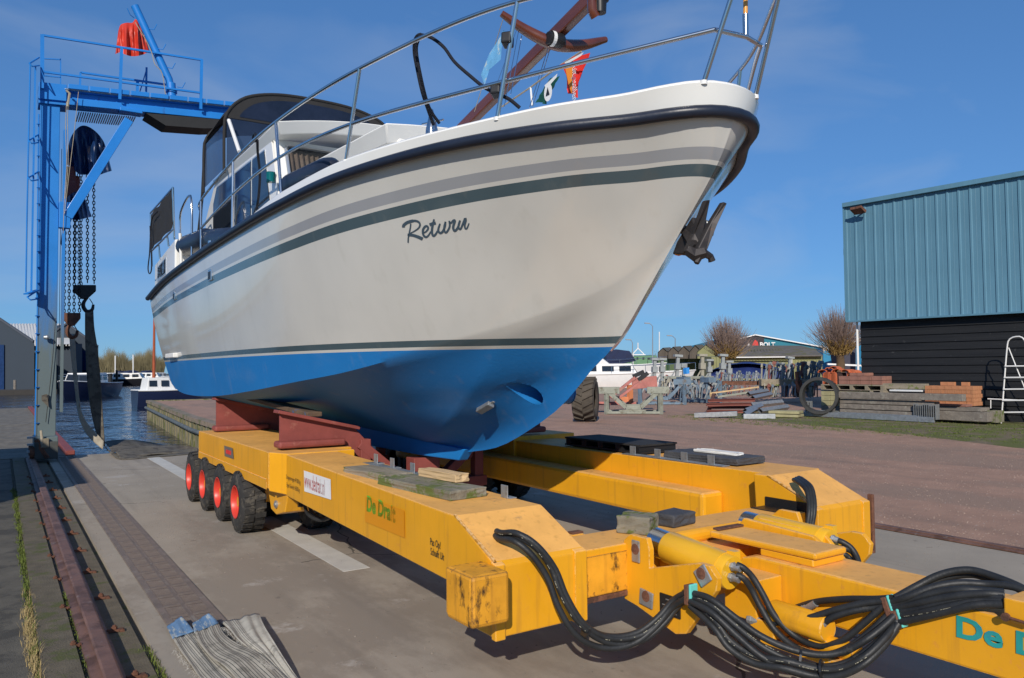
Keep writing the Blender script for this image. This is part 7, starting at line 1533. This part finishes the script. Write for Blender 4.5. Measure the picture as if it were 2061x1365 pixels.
# warehouses on the left
SG=mat('shaded_grey_blue_cladding',(.030,.043,.060),.7,var=.08,vs=.3); RW=mat('pale_ribbed_roof',(.58,.58,.56),.6,var=.06)  # wall colour darkened to carry the shade on the gables facing away
def gable(label,P,roofP=None,D2=20,ribs=None):
    t=root('warehouse',label,'warehouse'); b=MB(); b.prism(P,V((-.15,1,0))*D2); b.go('gable_wall',SG,t)
    for k in range(len(P)-1):
        if P[k].z>0 and P[k+1].z>0: b=MB(); b.bar(P[k]-fw*.15,P[k+1]-fw*.15,.25,.25); b.go('verge_trim',mat('dark_trim',(.05,.06,.08),.6) if 'dark_trim' not in bpy.data.materials else bpy.data.materials['dark_trim'],t)
    return t
g1=gable('grey blue gabled warehouse at the far left edge across the water',[at(-120,690,100),at(-70,600,100),at(0,641,100),at(69,687,100),at(69,788,100),at(-120,788,100)])
b=MB(); b.prism([at(-2,694,99.8),at(8,694,99.8),at(8,788,99.8),at(-2,788,99.8)],fw*.1); b.go('door',M['tarp_blue'],g1)
g2=gable('second grey gabled warehouse behind the crane column',[at(60,700,118),at(136,651,118),at(198,697,118),at(198,788,118),at(60,788,118)],None,15)
b=MB(); b.prism([at(158,706,117.8),at(172,706,117.8),at(172,745,117.8),at(158,745,117.8)],fw*.1); b.go('door',M['tarp_blue'],g2)
g3=root('ribbed_roof_hall','hall with a pale ribbed roof between the two gabled warehouses','hall'); b=MB(); b.add([at(-20,652,135),at(137,652,135),at(150,692,112),at(-20,700,112)],[(0,1,2,3)]); b.go('roof',RW,g3)
for k in range(26): x=-14+k*6.0; b=MB(); b.bar(at(x,652,134.9),at(x+7+.1*k,695,111.9),.16,.22); b.go('roof_rib',RW,g3)
b=MB(); b.prism([at(-20,700,113),at(150,692,113),at(150,788,113),at(-20,788,113)],fw*2); b.go('wall',SG,g3)
b=MB(); b.box((-60,104,-2.2),(5.5,109,-.35)); b.go('quay_edge_far',mat('dark_quay_edge',(.05,.045,.04),.9)); o=C.objects[-1]; o['kind']='structure'
for i,(x,) in enumerate(((30,),(74,))): b=MB(); b.cyl(at(x,790,92),at(x,765,92),.16,8); o=b.go('mooring_post',M['wood_grey']); top(o,('weathered post in the water before the left warehouse','weathered post in the water near the crane column')[i],'mooring post')
# ---- tractor wheel behind the yacht bow
tw=root('tractor_wheel','big muddy tractor wheel standing just behind the yacht forefoot','tractor wheel')
wc=sv(1164,806,Y=17.6); wq=sv(1174,850,Z=0); tw.location=(wq.x+.25,wq.y+.2,.66); tw.rotation_euler=(0,0,R(-48)); tw.scale=(1.25,.93,.93)
MT=mat('muddy_tractor_tyre',(.075,.062,.048),.95,var=.35,vs=5,bump=.5,bs=30)
b=MB(); b.lathe([(.34,-.20),(.42,-.24),(.56,-.26),(.63,-.22),(.645,0),(.63,.22),(.56,.26),(.42,.24),(.34,.20)],axis='x',n=40); b.go('tyre',MT,tw,smooth=True)
for k in range(18):
    for s in (-1,1):
        a=2*math.pi*(k+(.5 if s>0 else 0))/18; Mx=Matrix.Rotation(a,4,'X'); b=MB(); vs_=[Mx@V(p) for p in ((s*.01,-.02,.63),(s*.25,.13,.60),(s*.25,.19,.60),(s*.01,.04,.63),(s*.01,-.015,.70),(s*.24,.135,.675),(s*.24,.18,.675),(s*.01,.035,.70))]; b.add(vs_,[(3,2,1,0),(4,5,6,7),(0,1,5,4),(1,2,6,5),(2,3,7,6),(3,0,4,7)]); b.go('tread_lug',MT,tw)
b=MB(); b.lathe([(.36,-.18),(.33,-.05),(.2,0),(0,.0)],axis='x',n=24); b.go('rim',M['redrim'],tw,smooth=True)
